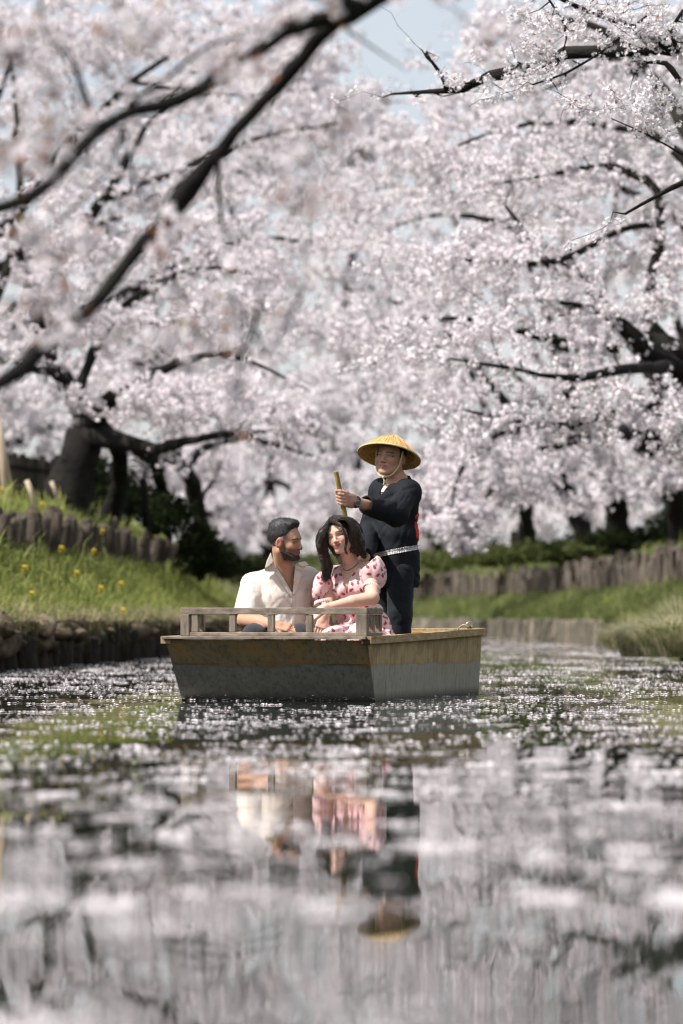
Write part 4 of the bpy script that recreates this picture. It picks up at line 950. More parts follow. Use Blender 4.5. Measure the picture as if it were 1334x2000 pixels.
def sheer(v): return 0.362 + 0.040 * np.clip((v + 0.25) / (BL + 0.25), 0, 1) ** 1.2
def build_boat():
    c = B(-BW / 2, BL / 2, 0)
    boat = empty('boat', (c[0], c[1], -0.2)); tag(boat, 'flat bottomed wooden punt with grey waterline paint carrying the couple and boatman', 'boat')
    OV, FL, T = 0.25, 0.02, 0.035
    ub = lambda z: FL * z / 0.37                                  # flare
    vb = lambda z: -OV * z / 0.362                                # rake of the bow
    zs = [-0.2, -0.05, 0.08, 0.2, 0.30]
    # sides: outer and inner skins as one thick sheet
    for side in (0, 1):
        u0 = 0.0 if side == 0 else -BW; sg = 1 if side == 0 else -1
        mb = MB(); vs = np.linspace(0, 1, 15); rows = []
        zz = np.array([-0.2, -0.08, 0.0, 0.08, 0.16, 0.24, 0.30, 1.0])
        grid_o, grid_i = [], []
        for s in vs:
            for z in zz:
                top = sheer(vb(0.362) + s * (BL - vb(0.362))) - 0.012
                z_ = top if z == 1.0 else z
                v = vb(z_) + s * (BL - vb(z_)); bow_in = 0.0
                wv = 0.003 * math.sin(7 * s + 2 * z_)
                grid_o.append(B(u0 + sg * (ub(z_) + wv), v, z_)); grid_i.append(B(u0 + sg * (ub(z_) - T), v, z_))
        k = len(zz); n = len(vs); fs = []
        for i in range(n - 1):
            for j in range(k - 1):
                a = i * k + j; fs.append((a, a + k, a + k + 1, a + 1)); o = n * k; fs.append((o + a, o + a + 1, o + a + k + 1, o + a + k))
            fs.append((i * k + k - 1, (i + 1) * k + k - 1, n * k + (i + 1) * k + k - 1, n * k + i * k + k - 1))
        for e in (0, n - 1):
            for j in range(k - 1):
                a = e * k + j; q = (a, a + 1, n * k + a + 1, n * k + a); fs.append(q if e == 0 else q[::-1])
        mb.add(grid_o + grid_i, fs if side == 0 else [f[::-1] for f in fs])
        mb.build('hull_side', M['side'], boat)
    # bow panel
    def slab(name, pts, nrm, th, mat):
        d = -unit(nrm) * th; return MB().prism(pts, d).build(name, mat, boat)
    n_bow = np.array([*(-BV * 0.82), -0.57])
    za, zb = -0.2, 0.352
    bow_pts = []
    nu, nz = 12, 6; mb = MB(); o_, i_ = [], []
    for i in range(nu + 1):
        for j in range(nz + 1):
            z = za + (zb - za) * j / nz; s = i / nu
            u = (-BW - ub(z)) * (1 - s) + ub(z) * s; v = vb(z) - 0.004 - 0.012 * math.sin(math.pi * s) * (z + 0.2) / 0.55
            o_.append(B(u, v, z)); i_.append(B(u, v + 0.03, z))
    fs = []; k = nz + 1; tot = (nu + 1) * k
    for i in range(nu):
        for j in range(nz):
            a = i * k + j; fs.append((a, a + k, a + k + 1, a + 1)); fs.append((tot + a, tot + a + 1, tot + a + k + 1, tot + a + k))
        a = i * k + nz; fs.append((a, a + k, tot + a + k, tot + a))
    for i in (0, nu):
        for j in range(nz):
            a = i * k + j; q = (a, a + 1, tot + a + 1, tot + a); fs.append(q if i == 0 else q[::-1])
    mb.add(o_ + i_, fs); mb.build('bow_panel', M['bow'], boat)
    # triangular corner patches on the bow sheet
    for s, w in ((0, 0.26), (1, 0.26)):
        def bp(sv, z): 
            u = (-BW - ub(z)) * (1 - sv) + ub(z) * sv; return B(u, vb(z) - 0.010 - 0.012 * math.sin(math.pi * sv) * (z + 0.2) / 0.55, z)
        e = 0.008 if s == 0 else 0.992; q = e + (0.24 if s == 0 else -0.20); q2 = e + (0.05 if s == 0 else -0.04)
        tri = [bp(e, 0.335), bp(q2, 0.335), bp(q, 0.215), bp(e, 0.215)] if s == 0 else [bp(e, 0.335), bp(e, 0.215), bp(q, 0.215), bp(q2, 0.335)]
        MB().prism(tri, unit(n_bow) * -0.004).build('corner_patch', M['bow'], boat)
    # stern, floor
    t = sheer(BL) - 0.012
    pts = [B(-BW + 0.03, BL - 0.03, -0.2), B(-0.03, BL - 0.03, -0.2), B(-0.015, BL - 0.03, t), B(-BW + 0.015, BL - 0.03, t)]
    MB().prism(pts, np.array([*BV, 0]) * 0.028).build('stern_panel', M['inner'], boat)
    for k in range(7):
        u = -BW + 0.04 + (BW - 0.08) * (k + 0.5) / 7
        MB().box(B(u, BL / 2 + 0.03, -0.085), ((BW - 0.08) / 14 - 0.002, BL / 2 - 0.07, 0.012), BR, 0.003).build('floor_plank', M['floor'], boat)
    MB().box(B(-BW / 2, BL / 2, -0.185), (BW / 2 - 0.03, BL / 2 - 0.02, 0.012), BR).build('bottom', M['floor'], boat)
    # gunwales
    def gun(u0, sg):
        mb = MB(); vs = np.linspace(-OV - 0.005, BL + 0.045, 14); V = []
        for v in vs:
            z = sheer(v); u = u0 + sg * 0.02
            for du, dz in ((0.026, -0.030), (0.026, 0.012), (-0.032, 0.012), (-0.032, -0.030)):
                V.append(B(u + sg * du, v, z + dz))
        fs = []
        for i in range(len(vs) - 1):
            for j in range(4): a = i * 4 + j; b = i * 4 + (j + 1) % 4; fs.append((a, b, b + 4, a + 4) if sg < 0 else (a, a + 4, b + 4, b))
        fs += [(0, 1, 2, 3) if sg > 0 else (3, 2, 1, 0), tuple(len(V) - 4 + np.array((3, 2, 1, 0) if sg > 0 else (0, 1, 2, 3)))]
        mb.add(V, fs); return mb.build('gunwale', M['gunwale'], boat)
    gun(0.0, 1); gun(-BW, -1)
    MB().box(B(-BW / 2, BL + 0.008, sheer(BL) - 0.004), (BW / 2 - 0.014, 0.028, 0.014), BR, 0.003).build('stern_rail', M['gunwale'], boat)
    # bow deck plank with a worn, slightly wavy front edge
    MB().box(B(-BW / 2 - 0.006, -OV + 0.115, 0.366), (BW / 2 + 0.026, 0.145, 0.0085), BR, 0.002).build('bow_deck', M['rail'], boat)
    MB().box(B(0.020, -OV + 0.005, 0.345), (0.022, 0.012, 0.016), BR, 0.004).build('corner_joint', M['putty'], boat)
    for v in (0.62, 1.0):
        MB().box(B(-BW / 2, v, 0.165), (BW / 2 - 0.04, 0.10, 0.014), BR, 0.004).build('thwart', M['floor'], boat)
    MB().box(B(-BW / 2, 0.81, 0.05), (BW / 2 - 0.05, 0.02, 0.10), BR, 0.004).build('thwart_support', M['floor'], boat)
    # balustrade round the bow deck
    bal = empty('balustrade', B(-BW / 2, -OV + 0.06, 0.375)); bal.parent = boat; bal.matrix_parent_inverse = Matrix.Translation(-Vector(boat.location))
    z0, z1 = 0.375, 0.538; vf = -OV + 0.055; uL, uR = -BW + 0.062, 0.012
    RD = 0.30
    def bar(c, h, m='rail', nm='rail', b=0.003): return MB().box(c, h, BR, b).build(nm, M[m], bal)
    um, hu = (uL + uR) / 2, (uR - uL) / 2
    bar(B(um, vf, z1 - 0.019), (hu - 0.001, 0.021, 0.019))                                  # top rail
    bar(B(um, vf, z0 + 0.011), (hu - 0.036, 0.019, 0.011))                                 # bottom rail
    for (u, w) in ((uL + 0.026, 0.026), (uR - 0.034, 0.034)):
        bar(B(u, vf, (z0 + z1 - 0.038) / 2), (w, 0.024, (z1 - 0.0385 - z0) / 2), 'rail_v', 'post')
    for u in (uL + 0.085, uL + 0.278 * (uR - uL), uL + 0.485 * (uR - uL), uL + 0.69 * (uR - uL)):
        bar(B(u, vf, (z0 + 0.022 + z1 - 0.038) / 2), (0.019, 0.017, (z1 - 0.039 - z0 - 0.023) / 2), 'rail_v', 'post')
    for u in (uL + 0.022, uR - 0.022):
        bar(B(u, vf + 0.0225 + RD / 2, z1 - 0.019), (0.022, RD / 2, 0.0185))
        bar(B(u, vf + 0.026 + RD / 2, z0 + 0.011), (0.019, RD / 2 - 0.004, 0.011))
        bar(B(u, vf + RD - 0.0, (z0 + 0.022 + z1 - 0.038) / 2), (0.018, 0.020, (z1 - 0.039 - z0 - 0.023) / 2), 'rail_v', 'post')
        bar(B(u, vf + RD * 0.52, (z0 + 0.022 + z1 - 0.038) / 2), (0.016, 0.014, (z1 - 0.039 - z0 - 0.023) / 2), 'rail_v', 'post')
        for v_, sg in ((vf + RD * 0.52 - 0.016, -1), (vf + RD - 0.021, -1)):
            a = B(u - 0.009, v_, z1 - 0.040); poly = [a, a + np.array([*(BV * sg * 0.075), 0]), a - np.array([0, 0, 0.075])]
            MB().prism(poly, np.array([*BU, 0]) * 0.018).build('brace', M['rail_v'], bal)
    # mooring ring and rope on the stern corner
    rc = B(-0.02, BL - 0.16, sheer(BL) + 0.030)
    mb = MB(); a = np.linspace(0, 2 * np.pi, 25)
    R = rotz(0.5) @ rotx(0.25)
    mb.tube([rc + R @ np.array([0.022 * math.cos(q), 0, 0.022 * math.sin(q)]) for q in a], 0.0035, 7, False)
    mb.build('mooring_ring', M['ring'], boat, True)
    mb = MB(); mb.tube([B(-0.005, BL - 0.16, sheer(BL) + 0.010), B(-0.01, BL - 0.16, sheer(BL) + 0.02), rc - [0, 0, 0.012]], 0.006, 7); mb.build('eye_bolt', M['iron'], boat, True)
    s = spline([rc - [0.004, 0, 0.015], rc + [-0.03, 0.01, 0.004], rc + [-0.055, 0.02, -0.012], rc + [-0.07, 0.03, -0.03], B(-0.09, BL - 0.15, 0.30)], 14)
    MB().tube(s, 0.0055, 7).build('mooring_rope', M['rope'], boat, True)
    return boat
build_boat()
# ------------------------------------------------------------------ signed-distance modelling for the people
class Sdf:
    def __init__(s, lo, hi, h):
        s.lo = np.array(lo, float); s.h = h; s.n = np.maximum(2, np.ceil((np.array(hi, float) - s.lo) / h).astype(int) + 1)
        s.f = np.full(s.n, 0.06, np.float32)
        s.ax = [(s.lo[i] + h * np.arange(s.n[i])).astype(np.float32) for i in range(3)]
    def win(s, lo, hi):
        a = np.clip(np.floor((np.array(lo) - s.lo) / s.h).astype(int), 0, s.n); b = np.clip(np.ceil((np.array(hi) - s.lo) / s.h).astype(int) + 1, 0, s.n)
        sl = tuple(slice(a[i], max(a[i], b[i])) for i in range(3))
        return sl, s.ax[0][sl[0]][:, None, None], s.ax[1][sl[1]][None, :, None], s.ax[2][sl[2]][None, None, :]
    def op(s, fn, lo, hi, k=0.0, mode='add'):
        m = 0.03 + k; sl, X, Y, Z = s.win(np.array(lo) - m, np.array(hi) + m)
        if 0 in s.f[sl].shape: return s
        a = s.f[sl]; d = fn(X, Y, Z)
        if mode == 'cut': a, d = a, -d
        if k > 0:
            hh = np.maximum(k - np.abs(a - d), 0) / k; q = hh * hh * k * 0.25
        else: q = 0.0
        s.f[sl] = (np.minimum(a, d) - q) if mode == 'add' else (np.maximum(a, d) + q)
        return s
    def cone(s, a, b, ra, rb, k=0.01, mode='add'):
        a = np.array(a, float); b = np.array(b, float); ba = b - a; L = ba @ ba + 1e-12; r = max(ra, rb)
        def fn(X, Y, Z):
            px, py, pz = X - a[0], Y - a[1], Z - a[2]
            t = np.clip((px * ba[0] + py * ba[1] + pz * ba[2]) / L, 0, 1)
            return np.sqrt((px - t * ba[0]) ** 2 + (py - t * ba[1]) ** 2 + (pz - t * ba[2]) ** 2) - (ra + (rb - ra) * t)
        return s.op(fn, np.minimum(a, b) - r, np.maximum(a, b) + r, k, mode)
    def chain(s, pts, rad, k=0.01):
        for i in range(len(pts) - 1): s.cone(pts[i], pts[i + 1], rad[i], rad[i + 1], k)
        return s
    def ell(s, c, r, R=None, k=0.01, mode='add'):
        c = np.array(c, float); r = np.array(r, float); R = np.eye(3) if R is None else R; m = np.sqrt((R * R) @ (r * r))
        def fn(X, Y, Z):
            px, py, pz = X - c[0], Y - c[1], Z - c[2]
            q = [(px * R[0, i] + py * R[1, i] + pz * R[2, i]) for i in range(3)]
            k0 = np.sqrt(sum((q[i] / r[i]) ** 2 for i in range(3))); k1 = np.sqrt(sum((q[i] / r[i] ** 2) ** 2 for i in range(3))) + 1e-9
            return np.where(k0 < 1e-4, -min(r), k0 * (k0 - 1) / k1)
        return s.op(fn, c - m, c + m, k, mode)
    def box(s, c, half, R=None, rnd=0.01, k=0.01, mode='add'):
        c = np.array(c, float); hf = np.array(half, float) - rnd; R = np.eye(3) if R is None else R; m = np.abs(R) @ np.array(half, float)
        def fn(X, Y, Z):
            px, py, pz = X - c[0], Y - c[1], Z - c[2]
            q = [np.abs(px * R[0, i] + py * R[1, i] + pz * R[2, i]) - hf[i] for i in range(3)]
            return np.sqrt(sum(np.maximum(v, 0) ** 2 for v in q)) + np.minimum(np.maximum(q[0], np.maximum(q[1], q[2])), 0) - rnd
        return s.op(fn, c - m, c + m, k, mode)
    def at(s, p):
        q = (np.asarray(p) - s.lo) / s.h; q = np.clip(q, 0, s.n - 1.001); i = q.astype(int); t = q - i; f = s.f
        o = 0.0
        for dx in (0, 1):
            for dy in (0, 1):
                for dz in (0, 1):
                    w = (t[..., 0] if dx else 1 - t[..., 0]) * (t[..., 1] if dy else 1 - t[..., 1]) * (t[..., 2] if dz else 1 - t[..., 2])
                    o = o + w * f[i[..., 0] + dx, i[..., 1] + dy, i[..., 2] + dz]
        return o
    def hit(s, px, py, d0, d1, iso=0.0, n=500):
        """first point of the surface along the sight line through photo pixel (px, py)"""
        ds = np.linspace(d0, d1, n); p = np.stack([(px - CX) * ds / F, ds, CH + (HY - py) * ds / F], 1); v = s.at(p) - iso
        w = np.where(v < 0)[0]
        return p[w[0]] if len(w) else P(px, py, (d0 + d1) / 2)
    def sub(s, lo, hi):
        sl, X, Y, Z = s.win(lo, hi); o = Sdf.__new__(Sdf); o.h = s.h; o.f = s.f[sl].copy(); o.n = np.array(o.f.shape)
        o.ax = [s.ax[i][sl[i]] for i in range(3)]; o.lo = np.array([float(a[0]) for a in o.ax]); return o
    def pts(s): return s.ax[0][:, None, None], s.ax[1][None, :, None], s.ax[2][None, None, :]
    def mesh(s, field=None):
        f = s.f if field is None else field; neg = f < 0
        c = [neg[a:neg.shape[0] - 1 + a, b:neg.shape[1] - 1 + b, d:neg.shape[2] - 1 + d] for a in (0, 1) for b in (0, 1) for d in (0, 1)]
        al = c[0].copy(); an = c[0].copy()
        for q in c[1:]: al &= q; an |= q
        idx = np.argwhere(an & ~al); N = len(idx)
        if N == 0: return np.zeros((0, 3)), np.zeros((0, 4), int)
        cor = np.array([(a, b, d) for a in (0, 1) for b in (0, 1) for d in (0, 1)])
        val = np.stack([f[idx[:, 0] + o[0], idx[:, 1] + o[1], idx[:, 2] + o[2]] for o in cor], 1).astype(np.float64)
        acc = np.zeros((N, 3)); cnt = np.zeros(N)
        for i in range(8):
            for j in range(i + 1, 8):
                if np.abs(cor[i] - cor[j]).sum() != 1: continue
                x = (val[:, i] < 0) != (val[:, j] < 0); t = np.where(x, val[:, i] / np.where(x, val[:, i] - val[:, j], 1), 0)
                acc += np.where(x[:, None], cor[i] + t[:, None] * (cor[j] - cor[i]), 0); cnt += x
        v = s.lo + (idx + acc / cnt[:, None]) * s.h
        cm = np.full(np.array(f.shape) - 1, -1, np.int32); cm[idx[:, 0], idx[:, 1], idx[:, 2]] = np.arange(N)
        quads = []
        for a in range(3):
            b, d = (a + 1) % 3, (a + 2) % 3
            s0 = [slice(None)] * 3; s1 = [slice(None)] * 3; s0[a] = slice(0, -1); s1[a] = slice(1, None)
            n0, n1 = neg[tuple(s0)], neg[tuple(s1)]; e = np.argwhere(n0 != n1)
            ok = (e[:, b] > 0) & (e[:, d] > 0) & (e[:, b] < f.shape[b] - 1) & (e[:, d] < f.shape[d] - 1); e = e[ok]
            if not len(e): continue
            def cell(db, dd):
                q = e.copy(); q[:, b] += db; q[:, d] += dd; return cm[q[:, 0], q[:, 1], q[:, 2]]
            q = np.stack([cell(-1, -1), cell(0, -1), cell(0, 0), cell(-1, 0)], 1)
            flip = ~n0[e[:, 0], e[:, 1], e[:, 2]]; q[flip] = q[flip][:, ::-1]
            quads.append(q)
        q = np.concatenate(quads); q = q[(q >= 0).all(1)]
        return v, q

def relax(v, q, it=1, lam=0.5):
    e = np.concatenate([q[:, [0, 1]], q[:, [1, 2]], q[:, [2, 3]], q[:, [3, 0]]]); n = len(v)
    for _ in range(it):
        acc = np.zeros_like(v); c = np.zeros(n)
        for a, b in ((0, 1), (1, 0)):
            for k in range(3): acc[:, k] += np.bincount(e[:, a], v[e[:, b], k], n)
            c += np.bincount(e[:, a], minlength=n)
        v = v + lam * (acc / np.maximum(c, 1)[:, None] - v)
    return v

def skin_obj(name, v, q, mat, parent, cols=None, smooth=True):
    n = len(q); me = mesh_np(name, v, q.ravel(), np.arange(n) * 4, np.full(n, 4), mat, smooth)
    if cols is not None: set_cols(me, cols)
    return link(name, me, parent)

def slim(o, ratio):
    m = o.modifiers.new('slim', 'DECIMATE'); m.ratio = ratio; return o

def head_frame(yaw, pitch=0, roll=0):
    yaw, pitch, roll = map(math.radians, (yaw, pitch, roll))
    y = np.array([math.sin(yaw), -math.cos(yaw), 0.0]); z = np.array([0, 0, 1.0]); x = np.cross(y, z)
    return np.stack([x, y, z], 1) @ rotx(pitch) @ roty(roll)

class Head:
    """adds a head to S; local x = the person's right, y = where the face looks, z = up; origin between the ears at eye level"""
    def __init__(s, S, c, R, k=1.0, female=False, smile=0.0, round_=1.0):
        s.S, s.c, s.R, s.k = S, np.array(c, float), R, k
        e = lambda p, r, kk=0.012, m='add': S.ell(s.w(p), np.array(r) * k, R, kk * k, m)
        o = lambda a, b, ra, rb, kk=0.012, m='add': S.cone(s.w(a), s.w(b), ra * k, rb * k, kk * k, m)
        jw = 0.9 if female else 1.0 * round_
        e((0, -0.016, 0.036), (0.075, 0.096, 0.084), 0.0)
        e((0, 0.020, 0.012), (0.066, 0.070, 0.075), 0.02)
        e((0, 0.022, -0.038), (0.058 * jw, 0.060, 0.066), 0.02)
        for q in (-1, 1):
            o((q * 0.052 * jw, -0.004, -0.052), (q * 0.020, 0.058, -0.090), 0.020, 0.017, 0.022)       # jaw
            e((q * 0.038, 0.057, -0.022), (0.024, 0.022, 0.022), 0.018)                                   # cheek
            if smile: e((q * 0.037, 0.066, -0.034), (0.017, 0.014, 0.015), 0.012)
        e((0, 0.066, -0.094 + 0.004 * female), (0.020 * (0.85 if female else 1.1), 0.017, 0.016), 0.016)                # chin
        o((-0.030, 0.074, 0.021), (0.030, 0.074, 0.021), 0.012, 0.012, 0.016)                              # brow
        for q in (-1, 1): e((q * 0.031, 0.092, 0.001), (0.018, 0.015, 0.010), 0.010, 'cut')                # sockets
        nl = 0.92 if female else 1.0
        o((0, 0.082, 0.010), (0, 0.103 * (0.99 if female else 1.0), -0.030), 0.0070 * nl, 0.0098 * nl, 0.010)
        for q in (-1, 1): e((q * 0.0115 * nl, 0.094, -0.034), (0.0085 * nl, 0.010, 0.0075), 0.006)
        e((0, 0.078, -0.060), (0.027, 0.014, 0.018), 0.014)                                               # mouth mound
        wd = 0.025 if smile else 0.022; cz = 0.006 * smile
        for q in (-1, 1):
            o((0, 0.0895, -0.0555), (q * wd, 0.078, -0.0575 + cz), 0.0050, 0.0025, 0.005)
            o((0, 0.0895, -0.0650), (q * wd * 0.9, 0.078, -0.0600 + cz), 0.0062, 0.0025, 0.005)
        for q in (-1, 1):                                                                               # ears
            S.ell(s.w((q * 0.0775, -0.008, -0.006)), np.array((0.009, 0.020, 0.032)) * k, R @ rotz(q * 0.35) @ rotx(-0.12), 0.006 * k)
            S.ell(s.w((q * 0.0875, -0.004, -0.004)), np.array((0.007, 0.011, 0.019)) * k, R @ rotz(q * 0.35), 0.005 * k, 'cut')
    def w(s, p): return s.c + s.R @ (np.array(p, float) * s.k)
    def loc(s, v): return ((v - s.c) @ s.R) / s.k
    def local_grid(s, G=None):
        X, Y, Z = (G or s.S).pts(); R = s.R
        return [((X - s.c[0]) * R[0, i] + (Y - s.c[1]) * R[1, i] + (Z - s.c[2]) * R[2, i]) / s.k for i in range(3)]
    def paint(s, v, skin, lip, brow, stubble=None, fade=None, lip_w=0.026, smile=0.0):
        """vertex colours of the whole body: skin plus lips, brows, blush, stubble"""
        c = np.tile(np.array(skin), (len(v), 1)); L = s.loc(v); x, y, z = L.T; ax = np.abs(x)
        near = (np.abs(z) < 0.2) & (np.abs(y) < 0.2) & (ax < 0.12)
        def mixin(m, col, a=1.0):
            m = np.clip(m, 0, 1) * near * a; c[:] = c * (1 - m[:, None]) + np.array(col) * m[:, None]
        front = np.clip((y - 0.045) / 0.02, 0, 1)
        mixin(np.exp(-((ax - 0.040) / 0.018) ** 2 - ((z + 0.026) / 0.018) ** 2) * front, (skin[0] * 1.03, skin[1] * 0.74, skin[2] * 0.70), 0.55)
        mixin(np.exp(-((ax - 0.031) / 0.016) ** 2 - ((z - 0.002) / 0.009) ** 2) * front, (skin[0] * 0.55, skin[1] * 0.45, skin[2] * 0.42), 0.75)
        if stubble is not None:
            m = np.clip((-0.030 - z + 0.35 * np.maximum(0.045 - y, 0)) / 0.012, 0, 1) * np.clip((z + 0.135) / 0.02, 0, 1) * np.clip((y + 0.012) / 0.02, 0, 1)
            mixin(m, stubble, 0.75)
        if fade is not None:
            m = np.clip((z - fade[0]) / 0.03, 0, 1) * np.clip((fade[1] - y) / 0.02, 0, 1); mixin(m, (0.02, 0.017, 0.016), 0.9)
        zc = -0.0600 + 0.006 * smile * np.clip(ax / 0.022, 0, 1.3) ** 2
        m = np.clip((1 - ((ax / lip_w) ** 2 + ((z - zc) / 0.0105) ** 2)) * 4, 0, 1) * front; mixin(m, lip, 0.95)
        m = np.clip(1.2 - np.abs(z - zc) / 0.0022, 0, 1) * (ax < lip_w * 1.05) * front; mixin(m, (0.10, 0.03, 0.03), 0.75)
        bz = 0.0235 - 9.0 * (ax - 0.030) ** 2 - 0.10 * np.maximum(ax - 0.034, 0)
        m = np.clip((1 - (np.abs(z - bz) / 0.0048)) * 2.0, 0, 1) * (ax > 0.012) * (ax < 0.052) * front; mixin(m, brow, 0.92)
        m = np.exp(-((ax - 0.009) / 0.004) ** 2 - ((z + 0.0405) / 0.004) ** 2) * (y > 0.08); mixin(m, (0.10, 0.04, 0.03), 0.8)
        return c
    def eyes(s, parent, mat_white, mat_dark, look=(0, 0), open_=0.35, lash=0.0022):
        for q in (-1, 1):
            base = s.w((q * 0.031, 0.0, 0.0005)); f = s.R @ np.array([0, 1.0, 0])
            ts = np.linspace(0.04, 0.115, 160) * s.k; v = s.S.at(base + f * ts[:, None]); i = np.where(v < 0.0)[0]; dep = ts[i[-1]] / s.k if len(i) else 0.078
            R = s.R @ rotz(-q * 0.22)
            def almond(w, h, dy, dz, n=18, up=0.0):
                pts = []
                for i in range(n):
                    a = 2 * math.pi * i / n; xx = w * math.cos(a); hz = h * math.sin(a) * (1.0 if math.sin(a) < 0 else 1.1)
                    pts.append((xx, dy - 6.0 * xx * xx, hz + dz + up * (xx / w) ** 2)); 
                return pts
            def lens(name, w, h, dy, dz, bulge, mat, par, cx=0.0, up=0.0):
                mb = MB(); rim = almond(w, h, dy, dz, 18, up); ctr = (0, dy + bulge, dz)
                mid = [((a[0] + ctr[0]) / 2, (a[1] + ctr[1]) / 2 + bulge * 0.3, (a[2] + ctr[2]) / 2) for a in rim]
                W3 = lambda p: base + R @ (np.array([p[0] + cx, p[1] + dep, p[2]]) * s.k)
                vs = [W3(p) for p in rim] + [W3(p) for p in mid] + [W3(ctr)] + [W3((p[0], p[1] - 0.004, p[2])) for p in rim]; n = 18
                fs = [(i, (i + 1) % n, n + (i + 1) % n, n + i) for i in range(n)] + [(n + i, n + (i + 1) % n, 2 * n) for i in range(n)] + [(2 * n + 1 + i, 2 * n + 1 + (i + 1) % n, (i + 1) % n, i) for i in range(n)]
                mb.add(vs, [f[::-1] for f in fs]); return mb.build(name, mat, par, True)
            rim = lens('eye_rim', 0.0150, 0.0125 * open_ + lash, 0.0004, 0.0008, 0.0006, mat_dark, parent)
            eye = lens('eye', 0.0128, 0.0125 * open_, 0.0016, 0.0, 0.0010, mat_white, parent)
            lens('iris', 0.0062, min(0.0062, 0.0125 * open_ * 0.98), 0.0030, 0.0, 0.0006, mat_dark, eye, look[0] * 0.005 + 0.0)

def hand(S, w, d, n, side, curl=(0.5, 0.5, 0.5), k=0.95, spread=0.05, thumb=0.6, kk=0.006, thumb_curl=0.5):
    """w wrist, d direction of the fingers, n back-of-hand normal, side=+1 thumb towards d x n"""
    w = np.array(w, float); d = unit(d); n = unit(np.array(n, float) - d * (np.array(n, float) @ d)); l = np.cross(d, n) * side
    R = np.stack([l, d, n], 1)
    S.box(w + d * 0.048 * k, np.array([0.040, 0.050, 0.0145]) * k, R, 0.012 * k, 0.012)
    S.cone(w - d * 0.02, w + d * 0.03, 0.026 * k, 0.024 * k, 0.012)
    tips = []
    for off, ln, st in ((0.030, 0.070, 0.088), (0.0105, 0.080, 0.093), (-0.0095, 0.074, 0.090), (-0.029, 0.058, 0.082)):
        p = w + (d * st + l * off) * k; dirv = unit(d + l * off * 30 * spread * 0.1); a = 0.0; r = 0.0088 * k
        seg = (0.46, 0.30, 0.24); S.cone(w + (d * 0.04 + l * off * 0.8) * k, p, 0.011 * k, r * 1.08, 0.006)
        for j in range(3):
            a += curl[j]; q = p + (dirv * math.cos(a) - n * math.sin(a)) * ln * seg[j] * k; S.cone(p, q, r, r * 0.92, 0.0025); p = q; r *= 0.93
        tips.append(p)
    p = w + (d * 0.018 + l * 0.026) * k; r = 0.0115 * k; dv = unit(d * math.cos(thumb) + l * math.sin(thumb) - n * 0.25)
    for j, ln in enumerate((0.040, 0.032, 0.026)):
        q = p + dv * ln * k; S.cone(p, q, r, r * 0.92, 0.006 if j == 0 else 0.003); p = q; r *= 0.92
        dv = unit(dv - n * thumb_curl * 0.5 + d * 0.15 - l * 0.25 * thumb_curl)
    return tips

def patch(name, poly, S, d0, d1, mat, parent, th=0.004, lift=0.004, step=2.0, iso=0.0, smooth=True):
    """a piece of cloth lying on the surface of S: outline in photo pixels, real thickness"""
    poly = np.array(poly, float); mn, mx = poly.min(0), poly.max(0)
    # boundary-aligned fan grid: rings from outline to centroid
    n = 0; ring = []
    for i in range(len(poly)):
        a, b = poly[i], poly[(i + 1) % len(poly)]; m = max(2, int(np.linalg.norm(b - a) / step))
        for j in range(m): ring.append(a + (b - a) * j / m)
    ring = np.array(ring); c = ring.mean(0); K = 6; V = []; nr = len(ring)
    for j in range(K):
        for p in (ring + (c - ring) * j / K): V.append(S.hit(p[0], p[1], d0, d1, iso))
    V.append(S.hit(c[0], c[1], d0, d1, iso)); V = np.array(V); med = np.median(V[:, 1]); yc = np.clip(V[:, 1], med - 0.05, med + 0.035); V = V * 1.0; V[:, 0] *= yc / V[:, 1]; V[:, 2] = CH + (V[:, 2] - CH) * yc / V[:, 1]; V[:, 1] = yc
    out = V + np.array([0, -lift - th, 0]); inn = V + np.array([0, -lift + 0.002, 0]); N = len(V); fs = []
    for j in range(K - 1):
        for i in range(nr):
            i2 = (i + 1) % nr; fs.append((j * nr + i, j * nr + i2, (j + 1) * nr + i2, (j + 1) * nr + i))
    for i in range(nr): fs.append(((K - 1) * nr + i, (K - 1) * nr + (i + 1) % nr, N - 1))
    area = np.sum(ring[:, 0] * np.roll(ring[:, 1], -1) - np.roll(ring[:, 0], -1) * ring[:, 1])
    fr = fs if area < 0 else [f[::-1] for f in fs]
    sd = [(i, (i + 1) % nr, N + (i + 1) % nr, N + i) for i in range(nr)]
    if area < 0: sd = [f[::-1] for f in sd]
    mb = MB(); mb.add(list(out) + list(inn), fr + [tuple(N + q for q in f[::-1]) for f in fr] + sd)
    return mb.build(name, mat, parent, smooth)

def in_poly(x, y, poly):
    c = np.zeros(np.broadcast(x, y).shape, bool); p = np.array(poly, float)
    for i in range(len(p)):
        (x0, y0), (x1, y1) = p[i], p[(i + 1) % len(p)]
        c ^= ((y0 > y) != (y1 > y)) & (x < (x1 - x0) * (y - y0) / (y1 - y0 + 1e-12) + x0)
    return c
def poly_dist(x, y, poly):
    """signed distance (pixels, negative inside) to a polygon"""
    p = np.array(poly, float); d = np.full(np.broadcast(x, y).shape, 1e9)
    for i in range(len(p)):
        a, b = p[i], p[(i + 1) % len(p)]; e = b - a; t = np.clip(((x - a[0]) * e[0] + (y - a[1]) * e[1]) / (e @ e + 1e-9), 0, 1)
        d = np.minimum(d, (x - a[0] - t * e[0]) ** 2 + (y - a[1] - t * e[1]) ** 2)
    return np.where(in_poly(x, y, p), -1, 1) * np.sqrt(d)

